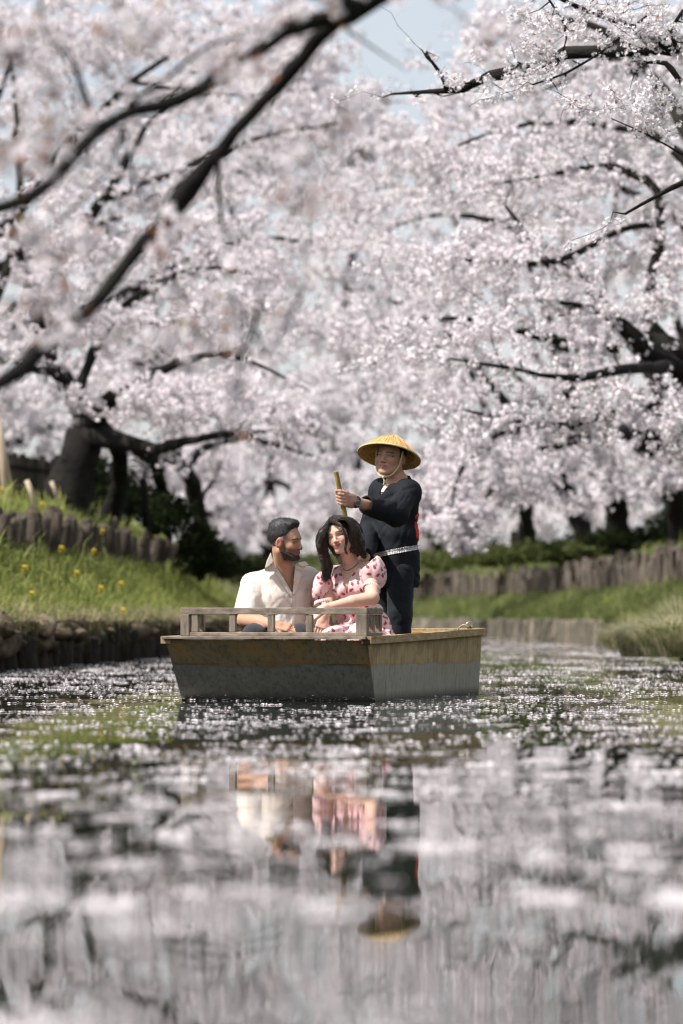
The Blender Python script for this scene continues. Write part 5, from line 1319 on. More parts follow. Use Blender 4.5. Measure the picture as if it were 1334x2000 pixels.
def folds(X, Y, Z, seed, amp, freq=(38, 38, 60), ridge=True):
    """cloth creases: warped ridged waves"""
    r = np.random.default_rng(seed); out = 0.0; wx = 0.018 * np.sin(X * 31 + Z * 23 + seed) + 0.012 * np.sin(Z * 47 - Y * 29); wz = 0.02 * np.sin(X * 27 - Z * 19 + 1.7 * seed) + 0.01 * np.sin(Y * 41 + X * 13)
    for j in range(4):
        w = r.standard_normal(3) * np.array(freq); v = np.sin((X + wx) * w[0] + (Y + wx) * w[1] + (Z + wz) * w[2] + r.uniform(0, 6.28))
        out = out + ((1 - np.abs(v)) ** 2 - 0.35 if ridge else v) * (0.8 ** j)
    return (amp * out / 1.8).astype(np.float32)

def crease(a): return (1 - np.abs(np.sin(a))) ** 2 - 0.35
def drape(X, Y, Z, a, b, amp, seed):
    """a fan of soft folds running from a towards b"""
    a = np.array(a, float); b = np.array(b, float); ax = unit(b - a); L = np.linalg.norm(b - a); sd = unit(np.cross(ax, (0, 1, 0)))
    t = ((X - a[0]) * ax[0] + (Y - a[1]) * ax[1] + (Z - a[2]) * ax[2]) / L; w = (X - a[0]) * sd[0] + (Y - a[1]) * sd[1] + (Z - a[2]) * sd[2]
    ang = w / (0.06 + 0.10 * np.clip(t, 0, 1.2)); m = np.exp(-(ang / 1.3) ** 2) * np.clip(t * 4, 0, 1) * np.clip((1.25 - t) * 2.5, 0, 1)
    return (amp * m * (crease(ang * 2.6 + seed + 0.5 * np.sin(t * 5 + seed)) + 0.5 * crease(ang * 4.9 + 2 * seed + 0.7 * np.sin(t * 7)))).astype(np.float32)

def m_skin():
    t = NT('skin'); c = attr_col(t); n = t.noise(t.pos(), 120, 3)
    c = t.mix(t.math('MULTIPLY', n, 0.25), c, (0.30, 0.10, 0.06), 'MULTIPLY')
    x = t.bsdf(c, 0.48, t.bump(n, 0.08, 0.002), 0.4)
    b = [q for q in t.t.nodes if q.type == 'BSDF_PRINCIPLED'][0]
    b.inputs['Subsurface Weight'].default_value = 0.12; b.inputs['Subsurface Radius'].default_value = (0.012, 0.005, 0.003); b.inputs['Subsurface Scale'].default_value = 0.5
    return t.done(x)
def m_cloth(name, col, rough=0.9, weave=900, sheen=0.2, var=0.12):
    t = NT(name); p = t.pos(); n = t.noise(p, 22, 4); w = t.noise(t.mapping(p, (1, 1, 1)), weave, 2)
    c = t.mix(t.math('MULTIPLY', n, var * 2), col, tuple(q * 0.72 for q in col))
    return t.done(t.bsdf(c, rough, t.bump(w, 0.25, 0.0015), 0.2, **{'Sheen Weight': sheen}))
def m_vcol(name, rough=0.6, spec=0.3):
    t = NT(name); return t.done(t.bsdf(attr_col(t), rough, None, spec))
def m_hair(name, col, col2, rough=0.32):
    t = NT(name); p = t.pos(); n = t.noise(t.mapping(p, (190, 190, 60)), 1, 4, 0.7)
    return t.done(t.bsdf(t.ramp(n, [(0.35, col), (0.7, col2)]), rough, t.bump(n, 0.3, 0.003), 0.4))
M['skin'] = m_skin()
M['hair_man'] = m_hair('short_black_hair', (0.007, 0.0065, 0.0065), (0.035, 0.033, 0.032), 0.55)
M['hair_tuft'] = m_hair('black_hair_tufts', (0.010, 0.0095, 0.0095), (0.11, 0.105, 0.10), 0.33)  # lighter ramp than the base hair: sunlit highlights put into the strand colour
M['hair_woman'] = m_hair('long_dark_hair', (0.014, 0.009, 0.007), (0.065, 0.044, 0.033), 0.42)
M['beard'] = m_hair('dark_beard', (0.016, 0.011, 0.009), (0.05, 0.033, 0.025), 0.6)
t_ = NT('eye_white'); M['eye_white'] = t_.done(t_.bsdf((0.55, 0.50, 0.47), 0.25))
t_ = NT('eye_dark'); M['eye_dark'] = t_.done(t_.bsdf((0.012, 0.008, 0.007), 0.3))

def sweep(name, pts, ra, rb, mat, parent, sides=6, n=14, smooth=True):
    s = spline(pts, n); return MB().tube(s, np.linspace(ra, rb, n), sides).build(name, mat, parent, smooth)

def lock_mesh(name, locks, mat, parent, sides=5):
    """hair locks: list of (points, root radius, tip radius)"""
    mb = MB()
    for pts, ra, rb in locks:
        n = 15 if len(pts) > 6 else 8; s = spline(pts, n); t = np.linspace(0, 1, n)
        mb.tube(s, (ra * (1 - t) + rb * t) * np.minimum(1, 0.5 + 3 * t), sides)
    return mb.build(name, mat, parent, True)
H_ = 0.0032
# ------------------------------------------------------------------ the seated man
def seated_man():
    root = empty('person', P(545, 1290, 22.95)); tag(root, 'seated person in a cream open collared short sleeved shirt with short black hair and beard', 'person')
    S = Sdf(P(452, 1290, 22.9) * [1, 0, 1] + [0, 22.36, 0], P(662, 1008, 23.3) * [1, 0, 1] + [0, 23.24, 0], H_)
    hc = P(558, 1058, 22.86); R = head_frame(66, -4, 3); k = 1.0
    # torso, neck
    nb = P(556, 1118, 22.95)
    S.ell(P(547, 1165, 23.0), (0.155, 0.10, 0.15), rotz(0.12), 0); S.ell(P(546, 1225, 23.02), (0.14, 0.105, 0.14), None, 0.06); S.ell(P(546, 1262, 23.05), (0.16, 0.13, 0.10), None, 0.05)
    sL, sR = P(491, 1142, 22.98), P(604, 1130, 23.0)
    S.cone(sL, sR, 0.058, 0.058, 0.06); S.cone(nb, hc + R @ np.array([0, -0.025, -0.05]), 0.060, 0.056, 0.03); S.cone(nb - [0.03, 0, 0.02], sL + [0.05, 0, 0.01], 0.05, 0.045, 0.05); S.cone(nb, sR - [0.05, 0, -0.01], 0.05, 0.045, 0.05)
    # arms
    eL, wL = P(477, 1211, 22.84), P(535, 1221, 22.56)
    S.chain([sL, eL], [0.054, 0.043], 0.02); S.chain([eL, eL * 0.5 + wL * 0.5 + [0, 0, 0.004], wL], [0.043, 0.041, 0.028], 0.012)
    hand(S, wL + unit(wL - eL) * 0.008, (0.92, -0.28, -0.20), (0.15, -0.62, 0.78), 1, (0.30, 0.35, 0.25), 1.0, thumb=0.5)
    eR, wR = P(632, 1182, 23.17), P(640, 1222, 22.98)
    S.chain([sR, eR, wR], [0.054, 0.043, 0.03], 0.02); hand(S, wR, (-0.3, -0.8, -0.4), (0, 0.2, 1), -1, (0.4, 0.4, 0.3), 1.0)
    # legs (mostly inside the boat)
    for q, (hx, kx) in enumerate(((512, 497), (578, 588))):
        h_, kn, an = P(hx, 1262, 23.05), P(kx, 1244, 22.58), P(kx, 1244, 22.58) * [1, 1, 0] + [0, 0.12, 0.02]
        S.cone(h_, kn, 0.085, 0.066, 0.03)
    Hd = Head(S, hc, R, k, smile=0.4)
    v, q = S.mesh(); v = relax(v, q, 1, 0.35)
    skin = (0.56, 0.315, 0.205)
    c = Hd.paint(v, skin, (0.36, 0.13, 0.10), (0.02, 0.015, 0.012), (0.15, 0.085, 0.062), None, 0.024, 0.3)
    L = Hd.loc(v); x, y, z = L.T; ax = np.abs(x)
    m = np.clip((z + 0.004 + 0.1 * np.maximum(y, 0)) / 0.030, 0, 1) * (y < 0.055) * np.clip((0.062 - y) / 0.03, 0, 1) * (z < 0.2) * (z > -0.03)
    m2 = np.clip((-0.025 - y) / 0.03, 0, 1) * np.clip((z + 0.055) / 0.04, 0, 1) * (z < 0.2)
    m3 = np.exp(-((y - 0.020) / 0.011) ** 2) * np.clip((0.06 - z) / 0.02, 0, 1) * np.clip((z + 0.075) / 0.02, 0, 1) * (ax > 0.045) * 0.85
    m = np.maximum(np.maximum(m, m2), m3)[:, None] * 0.9; c = c * (1 - m) + np.array([0.03, 0.025, 0.023]) * m
    m = ((np.abs(ax - 0.085) < 0.012) & (np.abs(z + 0.006) < 0.036) & (np.abs(y + 0.008) < 0.028))[:, None] * 0.85; c = c * (1 - m) + np.array([0.52, 0.22, 0.15]) * m
    slim(skin_obj('body', v, q, M['skin'], root, c), 0.24)
    Hd.eyes(root, M['eye_white'], M['eye_dark'], (0, 0), 0.17)
    # hair: swept back top with faded sides; fine combed displacement
    SH = S.sub(hc - 0.17, hc + 0.17); body_f = SH.f.copy(); lx, ly, lz = Hd.local_grid(SH)
    SH.f[:] = 0.06; e = lambda p, r, kk=0.012, m='add': SH.ell(Hd.w(p), np.array(r) * k, R, kk * k, m)
    e((0, -0.016, 0.040), (0.079, 0.101, 0.090), 0); e((0, 0.026, 0.102), (0.052, 0.055, 0.030), 0.03); e((0, 0.048, 0.110), (0.044, 0.026, 0.020), 0.025); e((0, -0.03, 0.092), (0.058, 0.07, 0.045), 0.03)
    st = np.sin(lx * 260 + 40 * np.sin(ly * 22 + lz * 15)) * 0.0020 + np.sin(lx * 410 + ly * 120 + lz * 60) * 0.0013 + np.sin(ly * 190 + lx * 90 + 30 * np.sin(lx * 60)) * 0.0018 + np.sin(ly * 420 + lz * 330 - lx * 250) * 0.0010
    hl = 0.024 - 0.066 * np.clip((-ly + 0.01) / 0.09, 0, 1) + 0.070 * np.clip((ly - 0.030) / 0.035, 0, 1) + 0 * lx                     # hairline, lower at the back
    # thickness fades to nothing towards the hairline (clipped sides)
    hair = np.maximum(SH.f + st * 0.45 + 0.010 * np.clip((hl + 0.022 - lz) / 0.022, 0, 1), (hl - lz) * 0.8)
    hair = np.maximum(hair, np.minimum(ly - 0.060, 0.092 - lz) * 0.9)
    v, q = SH.mesh(hair.astype(np.float32)); slim(skin_obj('hair', v, q, M['hair_man'], root), 0.5)
    rg = np.random.default_rng(4); lk = []
    for i in range(1150):
        a, b = rg.uniform(-0.078, 0.078), rg.uniform(-0.112, 0.086); r2 = (a / 0.079) ** 2 + ((b + 0.016) / 0.101) ** 2
        if r2 > 0.985: continue
        n_ = np.array([a / 0.079 ** 2, (b + 0.016) / 0.101 ** 2, math.sqrt(1 - r2) / 0.090]); n_ /= np.linalg.norm(n_)
        zz = 0.040 + 0.090 * math.sqrt(1 - r2) + (0.004 + 0.008 * np.clip((b - 0.0) / 0.05, 0, 1)) * (n_[2] > 0.6)
        if zz < 0.034 - 0.066 * np.clip((-b + 0.01) / 0.09, 0, 1) + 0.06 * np.clip((b - 0.03) / 0.035, 0, 1): continue
        p0 = np.array([a, b, zz]) - n_ * 0.004; fw = np.array([0.25 * np.sign(a), 0.45 if b > -0.03 else -0.35, 0.25]) + 0.35 * rg.standard_normal(3); fw -= n_ * (fw @ n_) * 0.75; fw += n_ * (0.55 if b > 0 else 0.22); fw /= np.linalg.norm(fw)
        fw = unit(fw + np.array([0, 0.1, 0.9]) * (b > 0.045)); l = (0.015 + 0.014 * rg.random()) * (1.0 if n_[2] > 0.5 else 0.55)
        lk.append(([Hd.w(p0), Hd.w(p0 + fw * l * 0.5 + n_ * 0.0012), Hd.w(p0 + fw * l)], 0.0014, 0.0005))
    lock_mesh('hair_tufts', lk, M['hair_tuft'], root, 4)
    # beard: offset of the jaw whose thickness fades out at its borders
    ax_ = np.abs(lx); reg = np.minimum.reduce([(-0.026 + 0.60 * np.maximum(0.030 - ly, 0) - lz) + 0 * lx, (ly + 0.014) * 0.8 + 0 * lx + 0 * lz, (lz + 0.122) + 0 * lx + 0 * ly, np.sqrt((ax_ - 0.040) ** 2 + (lz + 0.026) ** 2 + 0 * ly) - 0.024])
    lips = (np.sqrt((lx / 0.021) ** 2 + ((lz + 0.0615) / 0.0085) ** 2 + 0 * ly) - 1.0) * 0.010; reg = np.minimum(reg, lips)
    bz = np.sin(lx * 330 + lz * 90 + 9 * np.sin(ly * 60)) * 0.0010 + np.sin(lz * 380 + ly * 170 + lx * 80) * 0.0010
    chin = 0.005 * np.clip((-0.075 - lz) / 0.02, 0, 1) * np.clip((ly - 0.03) / 0.03, 0, 1)
    beard = body_f - ((0.0044 + chin * 0.7 + 0.0035 * np.clip((ly - 0.05) / 0.02, 0, 1)) * np.clip(reg / 0.020, -0.4, 1) - 0.0034 + bz)
    beard = np.where((reg > -0.004) & (ly > -0.03) & (ax_ < 0.09), beard, 0.05)
    v, q = SH.mesh(beard.astype(np.float32)); skin_obj('beard', v, q, M['beard'], root)
    # shirt
    M['shirt'] = m_cloth('cream_linen', (0.80, 0.71, 0.62), 0.9, 700, 0.2, 0.06)
    T = Sdf(S.lo * [1, 0, 1] + [-0.03, 22.74, 0.02], (S.lo + (S.n - 1) * S.h) * [1, 0, 0] + [0, 23.24, P(0, 1068, 22.9)[2]], 0.0048)
    T.ell(P(545, 1168, 23.0), (0.188, 0.132, 0.165), rotz(0.12), 0); T.ell(P(543, 1228, 23.0), (0.178, 0.135, 0.15), None, 0.06); T.cone(sL + [0.02, 0, 0.0], sR - [0.015, 0, 0], 0.062, 0.062, 0.05); T.cone(nb - [0.02, 0, 0.02], sL + [0.02, 0, 0.0], 0.062, 0.058, 0.04); T.cone(nb + [0.02, 0, -0.02], sR - [0.02, 0, 0.0], 0.062, 0.058, 0.04)
    T.cone(nb - [0, -0.01, 0.02], nb + [0, 0.005, 0.022], 0.086, 0.074, 0.035); T.cone(nb - [0.06, -0.01, 0.03], nb + [-0.01, 0.01, 0.01], 0.055, 0.055, 0.04); T.cone(nb + [0.06, 0.01, -0.03], nb + [0.01, 0.01, 0.005], 0.055, 0.055, 0.04)
    hem = sL * 0.12 + eL * 0.88; T.cone(sL, hem, 0.064, 0.072, 0.03); T.cone(sR, sR * 0.2 + eR * 0.8, 0.066, 0.072, 0.025)
    X, Y, Z = T.pts(); T.f += drape(X, Y, Z, P(520, 1135, 22.9), P(545, 1240, 22.85), 0.0072, 1) + drape(X, Y, Z, P(600, 1135, 22.9), P(560, 1235, 22.85), 0.0066, 2) + folds(X, Y, Z, 3, 0.0022, (26, 22, 24)) + drape(X, Y, Z, P(512, 1238, 22.9), P(540, 1165, 22.85), 0.006, 5) + 0.0045 * crease(X * 70 + Z * 48 + 2.5 * np.sin(Z * 24 + X * 9)) * np.exp(-((X - eL[0] - 0.01) / 0.05) ** 2)
    f = np.maximum(T.f, -(T.f + 0.0105))
    ax_ = unit(eL - sL); cutL = (X - hem[0]) * ax_[0] + (Y - hem[1]) * ax_[1] + (Z - hem[2]) * ax_[2]
    f = np.where(X < sL[0] + 0.035, np.maximum(f, cutL), f)
    px, py = CX + F * X / Y, HY - F * (Z - CH) / Y
    V = poly_dist(px[:, :, :], py, [(531, 1075), (536, 1098), (552, 1128), (571, 1158), (574, 1130), (577, 1085)]) * 22.9 / F
    f = np.where(Y < 23.0, np.maximum(f, -V), f)
    cn = (nb + [0, 0.0, 0.030]); top = (Z - cn[2]) + 0.25 * (Y - cn[1]) + 0 * X
    f = np.maximum(f, np.where((np.abs(X - cn[0]) < 0.12), top, -1).astype(np.float32)); f = np.maximum(f, (P(545, 1262, 22.9)[2] - Z) + 0 * X + 0 * Y)
    v, q = T.mesh(f.astype(np.float32)); v = relax(v, q, 1, 0.4); slim(skin_obj('shirt', v, q, M['shirt'], root), 0.5)
    d0, d1 = 22.5, 23.2
    patch('collar', [(529, 1079), (521, 1096), (516, 1116), (527, 1117), (541, 1116), (535, 1098)], T, d0, d1, M['shirt'], root, 0.005, 0.008)
    patch('lapel', [(536, 1117), (535, 1099), (553, 1128), (572, 1160), (569, 1168), (558, 1150)], T, d0, d1, M['shirt'], root, 0.005, 0.006)
    patch('lapel', [(577, 1110), (588, 1114), (591, 1122), (576, 1162), (572, 1160), (574, 1130)], T, d0, d1, M['shirt'], root, 0.005, 0.006)
    patch('collar', [(577, 1100), (596, 1096), (603, 1103), (590, 1114), (577, 1111)], T, d0, d1, M['shirt'], root, 0.005, 0.008)
    patch('placket', [(569, 1160), (577, 1160), (578, 1200), (577, 1238), (570, 1238), (570, 1200)], T, d0, d1, M['shirt'], root, 0.002, 0.003)
    # trousers
    M['trousers'] = m_cloth('charcoal_trousers', (0.035, 0.034, 0.038))
    T = Sdf(S.lo * [1, 1, 0] + [-0.02, -0.08, -0.1], S.lo + (S.n - 1) * S.h * [1, 1, 0] + [0, 0, P(0, 1205, 22.9)[2] - S.lo[2]], 0.006)
    T.ell(P(546, 1266, 23.05), (0.185, 0.15, 0.10), None, 0)
    for hx, kx in ((512, 497), (578, 588)):
        h_, kn = P(hx, 1262, 23.05), P(kx, 1244, 22.58); T.cone(h_, kn, 0.10, 0.076, 0.03); T.cone(kn, kn * [1, 1, 0] + [0.0, 0.08, 0.0], 0.074, 0.055, 0.02)
        T.cone(kn * [1, 1, 0] + [0, 0.06, -0.03], kn * [1, 1, 0] + [0.0, -0.06, -0.045], 0.04, 0.034, 0.02)
    X, Y, Z = T.pts(); T.f += folds(X, Y, Z, 7, 0.006); v, q = T.mesh(); slim(skin_obj('trousers', v, q, M['trousers'], root), 0.35)
    return root

# ------------------------------------------------------------------ the seated woman
def m_dress():
    t = NT('pink_strawberry_dress'); p = t.pos(); s = 21.0
    vo = t.n('ShaderNodeTexVoronoi'); vo.feature = 'F1'; vo.inputs['Scale'].default_value = s; vo.inputs['Randomness'].default_value = 0.55
    t.l(p, vo.inputs['Vector'])
    sub = t.n('ShaderNodeVectorMath'); sub.operation = 'SUBTRACT'; t.l(p, sub.inputs[0]); t.l(vo.outputs['Position'], sub.inputs[1])
    rot = t.n('ShaderNodeVectorRotate'); rot.rotation_type = 'Y_AXIS'; t.l(sub.outputs[0], rot.inputs['Vector'])
    wn = t.n('ShaderNodeTexWhiteNoise'); t.l(vo.outputs['Position'], wn.inputs['Vector']); t.l(t.math('MULTIPLY', t.math('SUBTRACT', wn.outputs['Value'], 0.5), 3.2), rot.inputs['Angle'])
    x, y, z = t.sep(rot.outputs[0])
    r2 = lambda cx, cz, a, b: t.math('ADD', t.math('POWER', t.math('DIVIDE', t.math('SUBTRACT', x, cx), a), 2.0), t.math('ADD', t.math('POWER', t.math('DIVIDE', t.math('SUBTRACT', z, cz), b), 2.0), t.math('POWER', t.math('DIVIDE', y, 0.026), 2.0)))
    taper = t.math('ADD', 1.0, t.math('MULTIPLY', z, 28.0))
    red = t.math('LESS_THAN', t.math('ADD', t.math('POWER', t.math('DIVIDE', x, t.math('MULTIPLY', taper, 0.0088)), 2.0), t.math('ADD', t.math('POWER', t.math('DIVIDE', z, 0.0115), 2.0), t.math('POWER', t.math('DIVIDE', y, 0.026), 2.0))), 1.0)
    green = t.math('LESS_THAN', r2(0.002, 0.0130, 0.0072, 0.0046), 1.0)
    n = t.noise(p, 30, 3)
    base = t.mix(n, (0.74, 0.47, 0.475), (0.82, 0.57, 0.57))
    c = t.mix(green, t.mix(red, base, (0.43, 0.035, 0.06)), (0.07, 0.17, 0.10))
    w = t.noise(p, 800, 2)
    return t.done(t.bsdf(c, 0.85, t.bump(w, 0.2, 0.0015), 0.2, **{'Sheen Weight': 0.2}))

def seated_woman():
    root = empty('person', P(700, 1290, 22.9)); tag(root, 'seated person with long wavy dark hair in a pink strawberry print dress', 'person')
    S = Sdf(P(566, 1285, 22.9) * [1, 0, 1] + [0, 22.30, 0], P(768, 1002, 23.2) * [1, 0, 1] + [0, 23.12, 0], H_)
    hc = P(665, 1047, 22.76); R = head_frame(-24, -3, 17); k = 0.95
    nb = P(690, 1112, 22.88); TR = head_frame(-28)
    S.ell(P(685, 1150, 22.88), (0.135, 0.088, 0.12), TR, 0); S.ell(P(694, 1195, 22.92), (0.112, 0.085, 0.12), TR, 0.05); S.ell(P(702, 1255, 22.95), (0.155, 0.13, 0.11), TR, 0.05)
    sR, sL = P(643, 1124, 22.94), P(724, 1113, 22.78)        # her right (picture left), her left (picture right)
    S.cone(sR, sL, 0.044, 0.044, 0.05); S.cone(nb, hc + R @ np.array([0, -0.02, -0.05]), 0.047, 0.043, 0.025); S.ell(P(672, 1148, 22.80), (0.05, 0.05, 0.05), None, 0.03); S.ell(P(700, 1146, 22.78), (0.05, 0.05, 0.05), None, 0.03)
    for a, b in ((nb, sR), (nb, sL)): S.cone(a - [0, 0, 0.012], b * 0.7 + a * 0.3, 0.042, 0.036, 0.04)
    eL, wL = P(727, 1168, 22.52), P(632, 1189, 22.44)
    S.chain([sL, eL], [0.046, 0.040], 0.02); S.chain([eL, eL * 0.6 + wL * 0.4 + [0, 0, 0.003], wL], [0.041, 0.037, 0.024], 0.012)
    hand(S, wL - [0.004, 0, 0.002], (-0.80, -0.10, -0.62), (-0.30, -0.75, 0.6), 1, (0.45, 0.35, 0.2), 0.86, thumb=0.5)
    eR, wR = P(641, 1188, 22.80), P(634, 1203, 22.55)
    S.chain([sR, eR], [0.046, 0.040], 0.02); S.chain([eR, wR], [0.039, 0.025], 0.012)
    hand(S, wR, (-0.30, -0.25, -0.88), (-0.1, -0.95, 0.25), -1, (0.2, 0.3, 0.3), 0.84, thumb=0.35)
    Hd = Head(S, hc, R, k, True, 1.0)
    v, q = S.mesh(); v = relax(v, q, 1, 0.35)
    skin = (0.74, 0.475, 0.355)
    c = Hd.paint(v, skin, (0.42, 0.07, 0.08), (0.03, 0.02, 0.017), None, None, 0.0265, 1.0)
    slim(skin_obj('body', v, q, M['skin'], root, c), 0.24); Hd.eyes(root, M['eye_white'], M['eye_dark'], (0.1, 0), 0.24, 0.003)
    # hair: fitted cap plus hanging wavy locks
    g = lambda px, py, d: P(px, py, d)
    SH = S.sub(np.array([P(606, 0, 22.8)[0], hc[1] - 0.19, P(0, 1150, 22.8)[2]]), np.array([P(724, 0, 22.8)[0], hc[1] + 0.22, hc[2] + 0.17])); SH.f[:] = 0.06; lx, ly, lz = Hd.local_grid(SH)
    e = lambda p, r, kk=0.012, m='add': SH.ell(Hd.w(p), np.array(r) * k, R, kk * k, m)
    e((0, -0.020, 0.042), (0.083, 0.104, 0.092), 0); e((0, -0.055, -0.03), (0.082, 0.066, 0.10), 0.04); e((0.068, -0.014, -0.03), (0.026, 0.048, 0.085), 0.03); e((-0.068, -0.02, -0.03), (0.026, 0.052, 0.085), 0.03)
    SH.chain([g(631, 1042, 22.76), g(628, 1066, 22.75), g(634, 1090, 22.77), g(641, 1108, 22.78), g(638, 1128, 22.76)], [0.026, 0.026, 0.025, 0.021, 0.010], 0.03)
    SH.chain([g(694, 1032, 22.76), g(702, 1056, 22.77), g(704, 1074, 22.79), g(712, 1088, 22.84)], [0.026, 0.027, 0.024, 0.012], 0.03); SH.chain([g(668, 1060, 22.9), g(680, 1100, 22.98)], [0.07, 0.05], 0.03)
    X, Y, Z = SH.pts(); wob = 7 * np.sin(Z * 42 + 2) + 4 * np.sin(Z * 75)
    st = np.sin(np.arctan2(lz - 0.02, lx) * 42 + 5 * np.sin(ly * 40)) * 0.0014 * np.clip((lz + 0.02) / 0.04, 0, 1) + (np.sin(X * 520 + wob) * 0.0012 + np.sin(X * 230 + Y * 260 + wob * 0.7) * 0.0016) * np.clip((0.03 - lz) / 0.05, 0, 1)
    face = np.sqrt(((lx - 0.004) / 0.0565) ** 2 + ((lz + 0.022) / 0.098) ** 2 + 0 * ly) - 1.0          # open oval of the face
    open_ = np.maximum(face * 0.05, -(ly - 0.012) + 0 * lx + 0 * lz)
    hair = np.maximum(SH.f + st, -open_)
    v, q = SH.mesh(hair.astype(np.float32)); slim(skin_obj('hair', v, q, M['hair_woman'], root), 0.5)
    rg = np.random.default_rng(12); lk = []
    def wavy(p0, pts, ra, rb, amp=0.006, ph=0.0):
        s = spline([p0] + pts, 16); t = np.linspace(0, 1, 16); ph = ph + 0.5 * rg.standard_normal()
        s[:, 0] += amp * t * np.sin(t * 12 + ph); s[:, 1] += amp * t * np.cos(t * 12 + ph); lk.append((list(s), ra, rb))
    for i in range(420):        # picture-left curtain: from the parting over the right temple to the chest
        j = rg.standard_normal(3) * 0.0045; u = rg.random(); top = Hd.w((0.014 + 0.006 * u, 0.082 - 0.165 * u, 0.098 + 0.032 * math.sin(2.5 * u)))
        a = g(641 - 13 * u, 1027 + 6 * u, 22.69 + 0.15 * u); b = g(630 - 8 * u + 2 * rg.standard_normal(), 1058 + 3 * rg.standard_normal(), 22.70 + 0.14 * u)
        w_ = rg.standard_normal(); cpt = g(634 + 3 * w_ - 6 * u, 1088 + 3 * rg.standard_normal(), 22.725 + 0.10 * u); dpt = g(641 + 5 * w_, 1108 + 5 * rg.standard_normal(), 22.735 + 0.05 * u); ept = g(637 + 4 * w_, 1120 + 18 * rg.random(), 22.735 + 0.04 * rg.random())
        wavy(top + j, [a + j, b + j, cpt + j, dpt + j, ept + j], 0.0016, 0.0006, 0.007)
    for i in range(420):        # picture-right curtain
        j = rg.standard_normal(3) * 0.0045; u = rg.random(); top = Hd.w((0.014 - 0.004 * u, 0.084 - 0.165 * u, 0.098 + 0.032 * math.sin(2.5 * u)))
        a = g(674 + 18 * u, 1013 + 5 * u + rg.standard_normal(), 22.665 + 0.14 * u); b = g(692 + 13 * u + 2 * rg.standard_normal(), 1043 + 4 * rg.standard_normal(), 22.66 + 0.17 * u)
        w_ = rg.standard_normal(); cpt = g(697 + 13 * u + 2 * w_, 1068 + 3 * rg.standard_normal(), 22.69 + 0.15 * u); dpt = g(706 + 12 * u * rg.random() + 3 * w_, 1082 + 6 * rg.random(), 22.74 + 0.12 * u)
        wavy(top + j, [a + j, b + j, cpt + j, dpt + j], 0.0016, 0.0006, 0.006, 2.0)
    for i in range(22):        # strand across the cheek
        j = rg.standard_normal(3) * 0.0028; wavy(Hd.w((0.006, 0.076, 0.106)) + j, [g(663, 1023, 22.62) + j, g(672, 1040, 22.61) + j, g(677, 1058, 22.62) + j, g(675, 1074, 22.64) + j, g(678, 1080 + 4 * rg.random(), 22.66) + j], 0.0022, 0.0008, 0.003, 1.0)
    lock_mesh('hair_locks', lk, M['hair_woman'], root, 4)
    # dress
    M['dress'] = m_dress()
    T = Sdf(S.lo - [-0.08, -0.02, 0.0], (S.lo + (S.n - 1) * S.h) * [1, 1, 0] + [0.06, 0, P(0, 1070, 22.8)[2]], 0.0048)
    T.ell(P(685, 1152, 22.88), (0.152, 0.104, 0.125), TR, 0); T.ell(P(694, 1195, 22.92), (0.126, 0.098, 0.12), TR, 0.05); T.ell(P(672, 1150, 22.79), (0.058, 0.056, 0.056), None, 0.03); T.ell(P(702, 1148, 22.77), (0.058, 0.056, 0.056), None, 0.03)
    T.cone(sR, sL, 0.054, 0.054, 0.04)
    puffL = axes_from(eL - sL); T.ell(P(728, 1119, 22.70), (0.078, 0.080, 0.110), rotz(0.2) @ roty(-0.12), 0.02); T.ell(P(716, 1100, 22.78), (0.060, 0.06, 0.055), None, 0.03)
    T.ell(P(627, 1146, 22.86), (0.052, 0.075, 0.095), roty(0.12), 0.02)
    # gathered skirt
    T.ell(P(704, 1252, 22.93), (0.17, 0.16, 0.12), TR, 0.03); T.cone(P(735, 1200, 22.88), P(752, 1262, 22.80), 0.055, 0.075, 0.04); T.cone(P(690, 1250, 22.9), P(652, 1246, 22.45), 0.10, 0.075, 0.04); T.cone(P(715, 1250, 22.9), P(700, 1246, 22.42), 0.10, 0.080, 0.04); T.cone(P(725, 1245, 22.9), P(745, 1256, 22.62), 0.08, 0.07, 0.04)
    X, Y, Z = T.pts(); px, py = CX + F * X / Y, HY - F * (Z - CH) / Y
    T.f += folds(X, Y, Z, 5, 0.0062, (34, 34, 28)) + drape(X, Y, Z, P(712, 1092, 22.75), P(738, 1150, 22.62), 0.007, 3) + drape(X, Y, Z, P(632, 1118, 22.9), P(624, 1172, 22.8), 0.006, 8) + drape(X, Y, Z, P(690, 1140, 22.75), P(700, 1192, 22.8), 0.004, 11)
    low = np.clip((P(0, 1196, 22.9)[2] - Z) / 0.03, 0, 1); T.f += (0.0060 * low * np.sin(np.arctan2(Y - 22.95, X - P(704, 0, 22.9)[0]) * 17 + 14 * np.sin(Z * 9))).astype(np.float32)
    f = T.f.copy()
    wz = P(0, 1194, 22.9)[2]; f += (0.010 * np.exp(-((Z - wz) / 0.008) ** 2) * (np.abs(px - 715) < 45)).astype(np.float32)
    sh = np.maximum(f, -(f + 0.0105))
    # neckline V and neck hole
    V = poly_dist(px, py, [(660, 1070), (664, 1108), (670, 1130), (678, 1163), (682, 1130), (701, 1106), (716, 1075)]) * 22.8 / F
    sh = np.where(Y < 22.90, np.maximum(sh, -V), sh)
    cut = lambda c, n: (X - c[0]) * n[0] + (Y - c[1]) * n[1] + (Z - c[2]) * n[2]
    axl = unit(eL - sL); cl = P(724, 1150, 22.62); near = (px > 698) & (py > 1090) & (py < 1185) & (Y < 22.80) & (np.sqrt((X - cl[0]) ** 2 + (Y - cl[1]) ** 2 + (Z - cl[2]) ** 2) < 0.105) & (px > 700)
    axc = unit(np.array([-0.25, -0.55, -0.8])); sh = np.where(near & (cut(P(728, 1119, 22.70), axc) > 0), np.maximum(sh, cut(P(724, 1148, 22.64), axc)), sh)
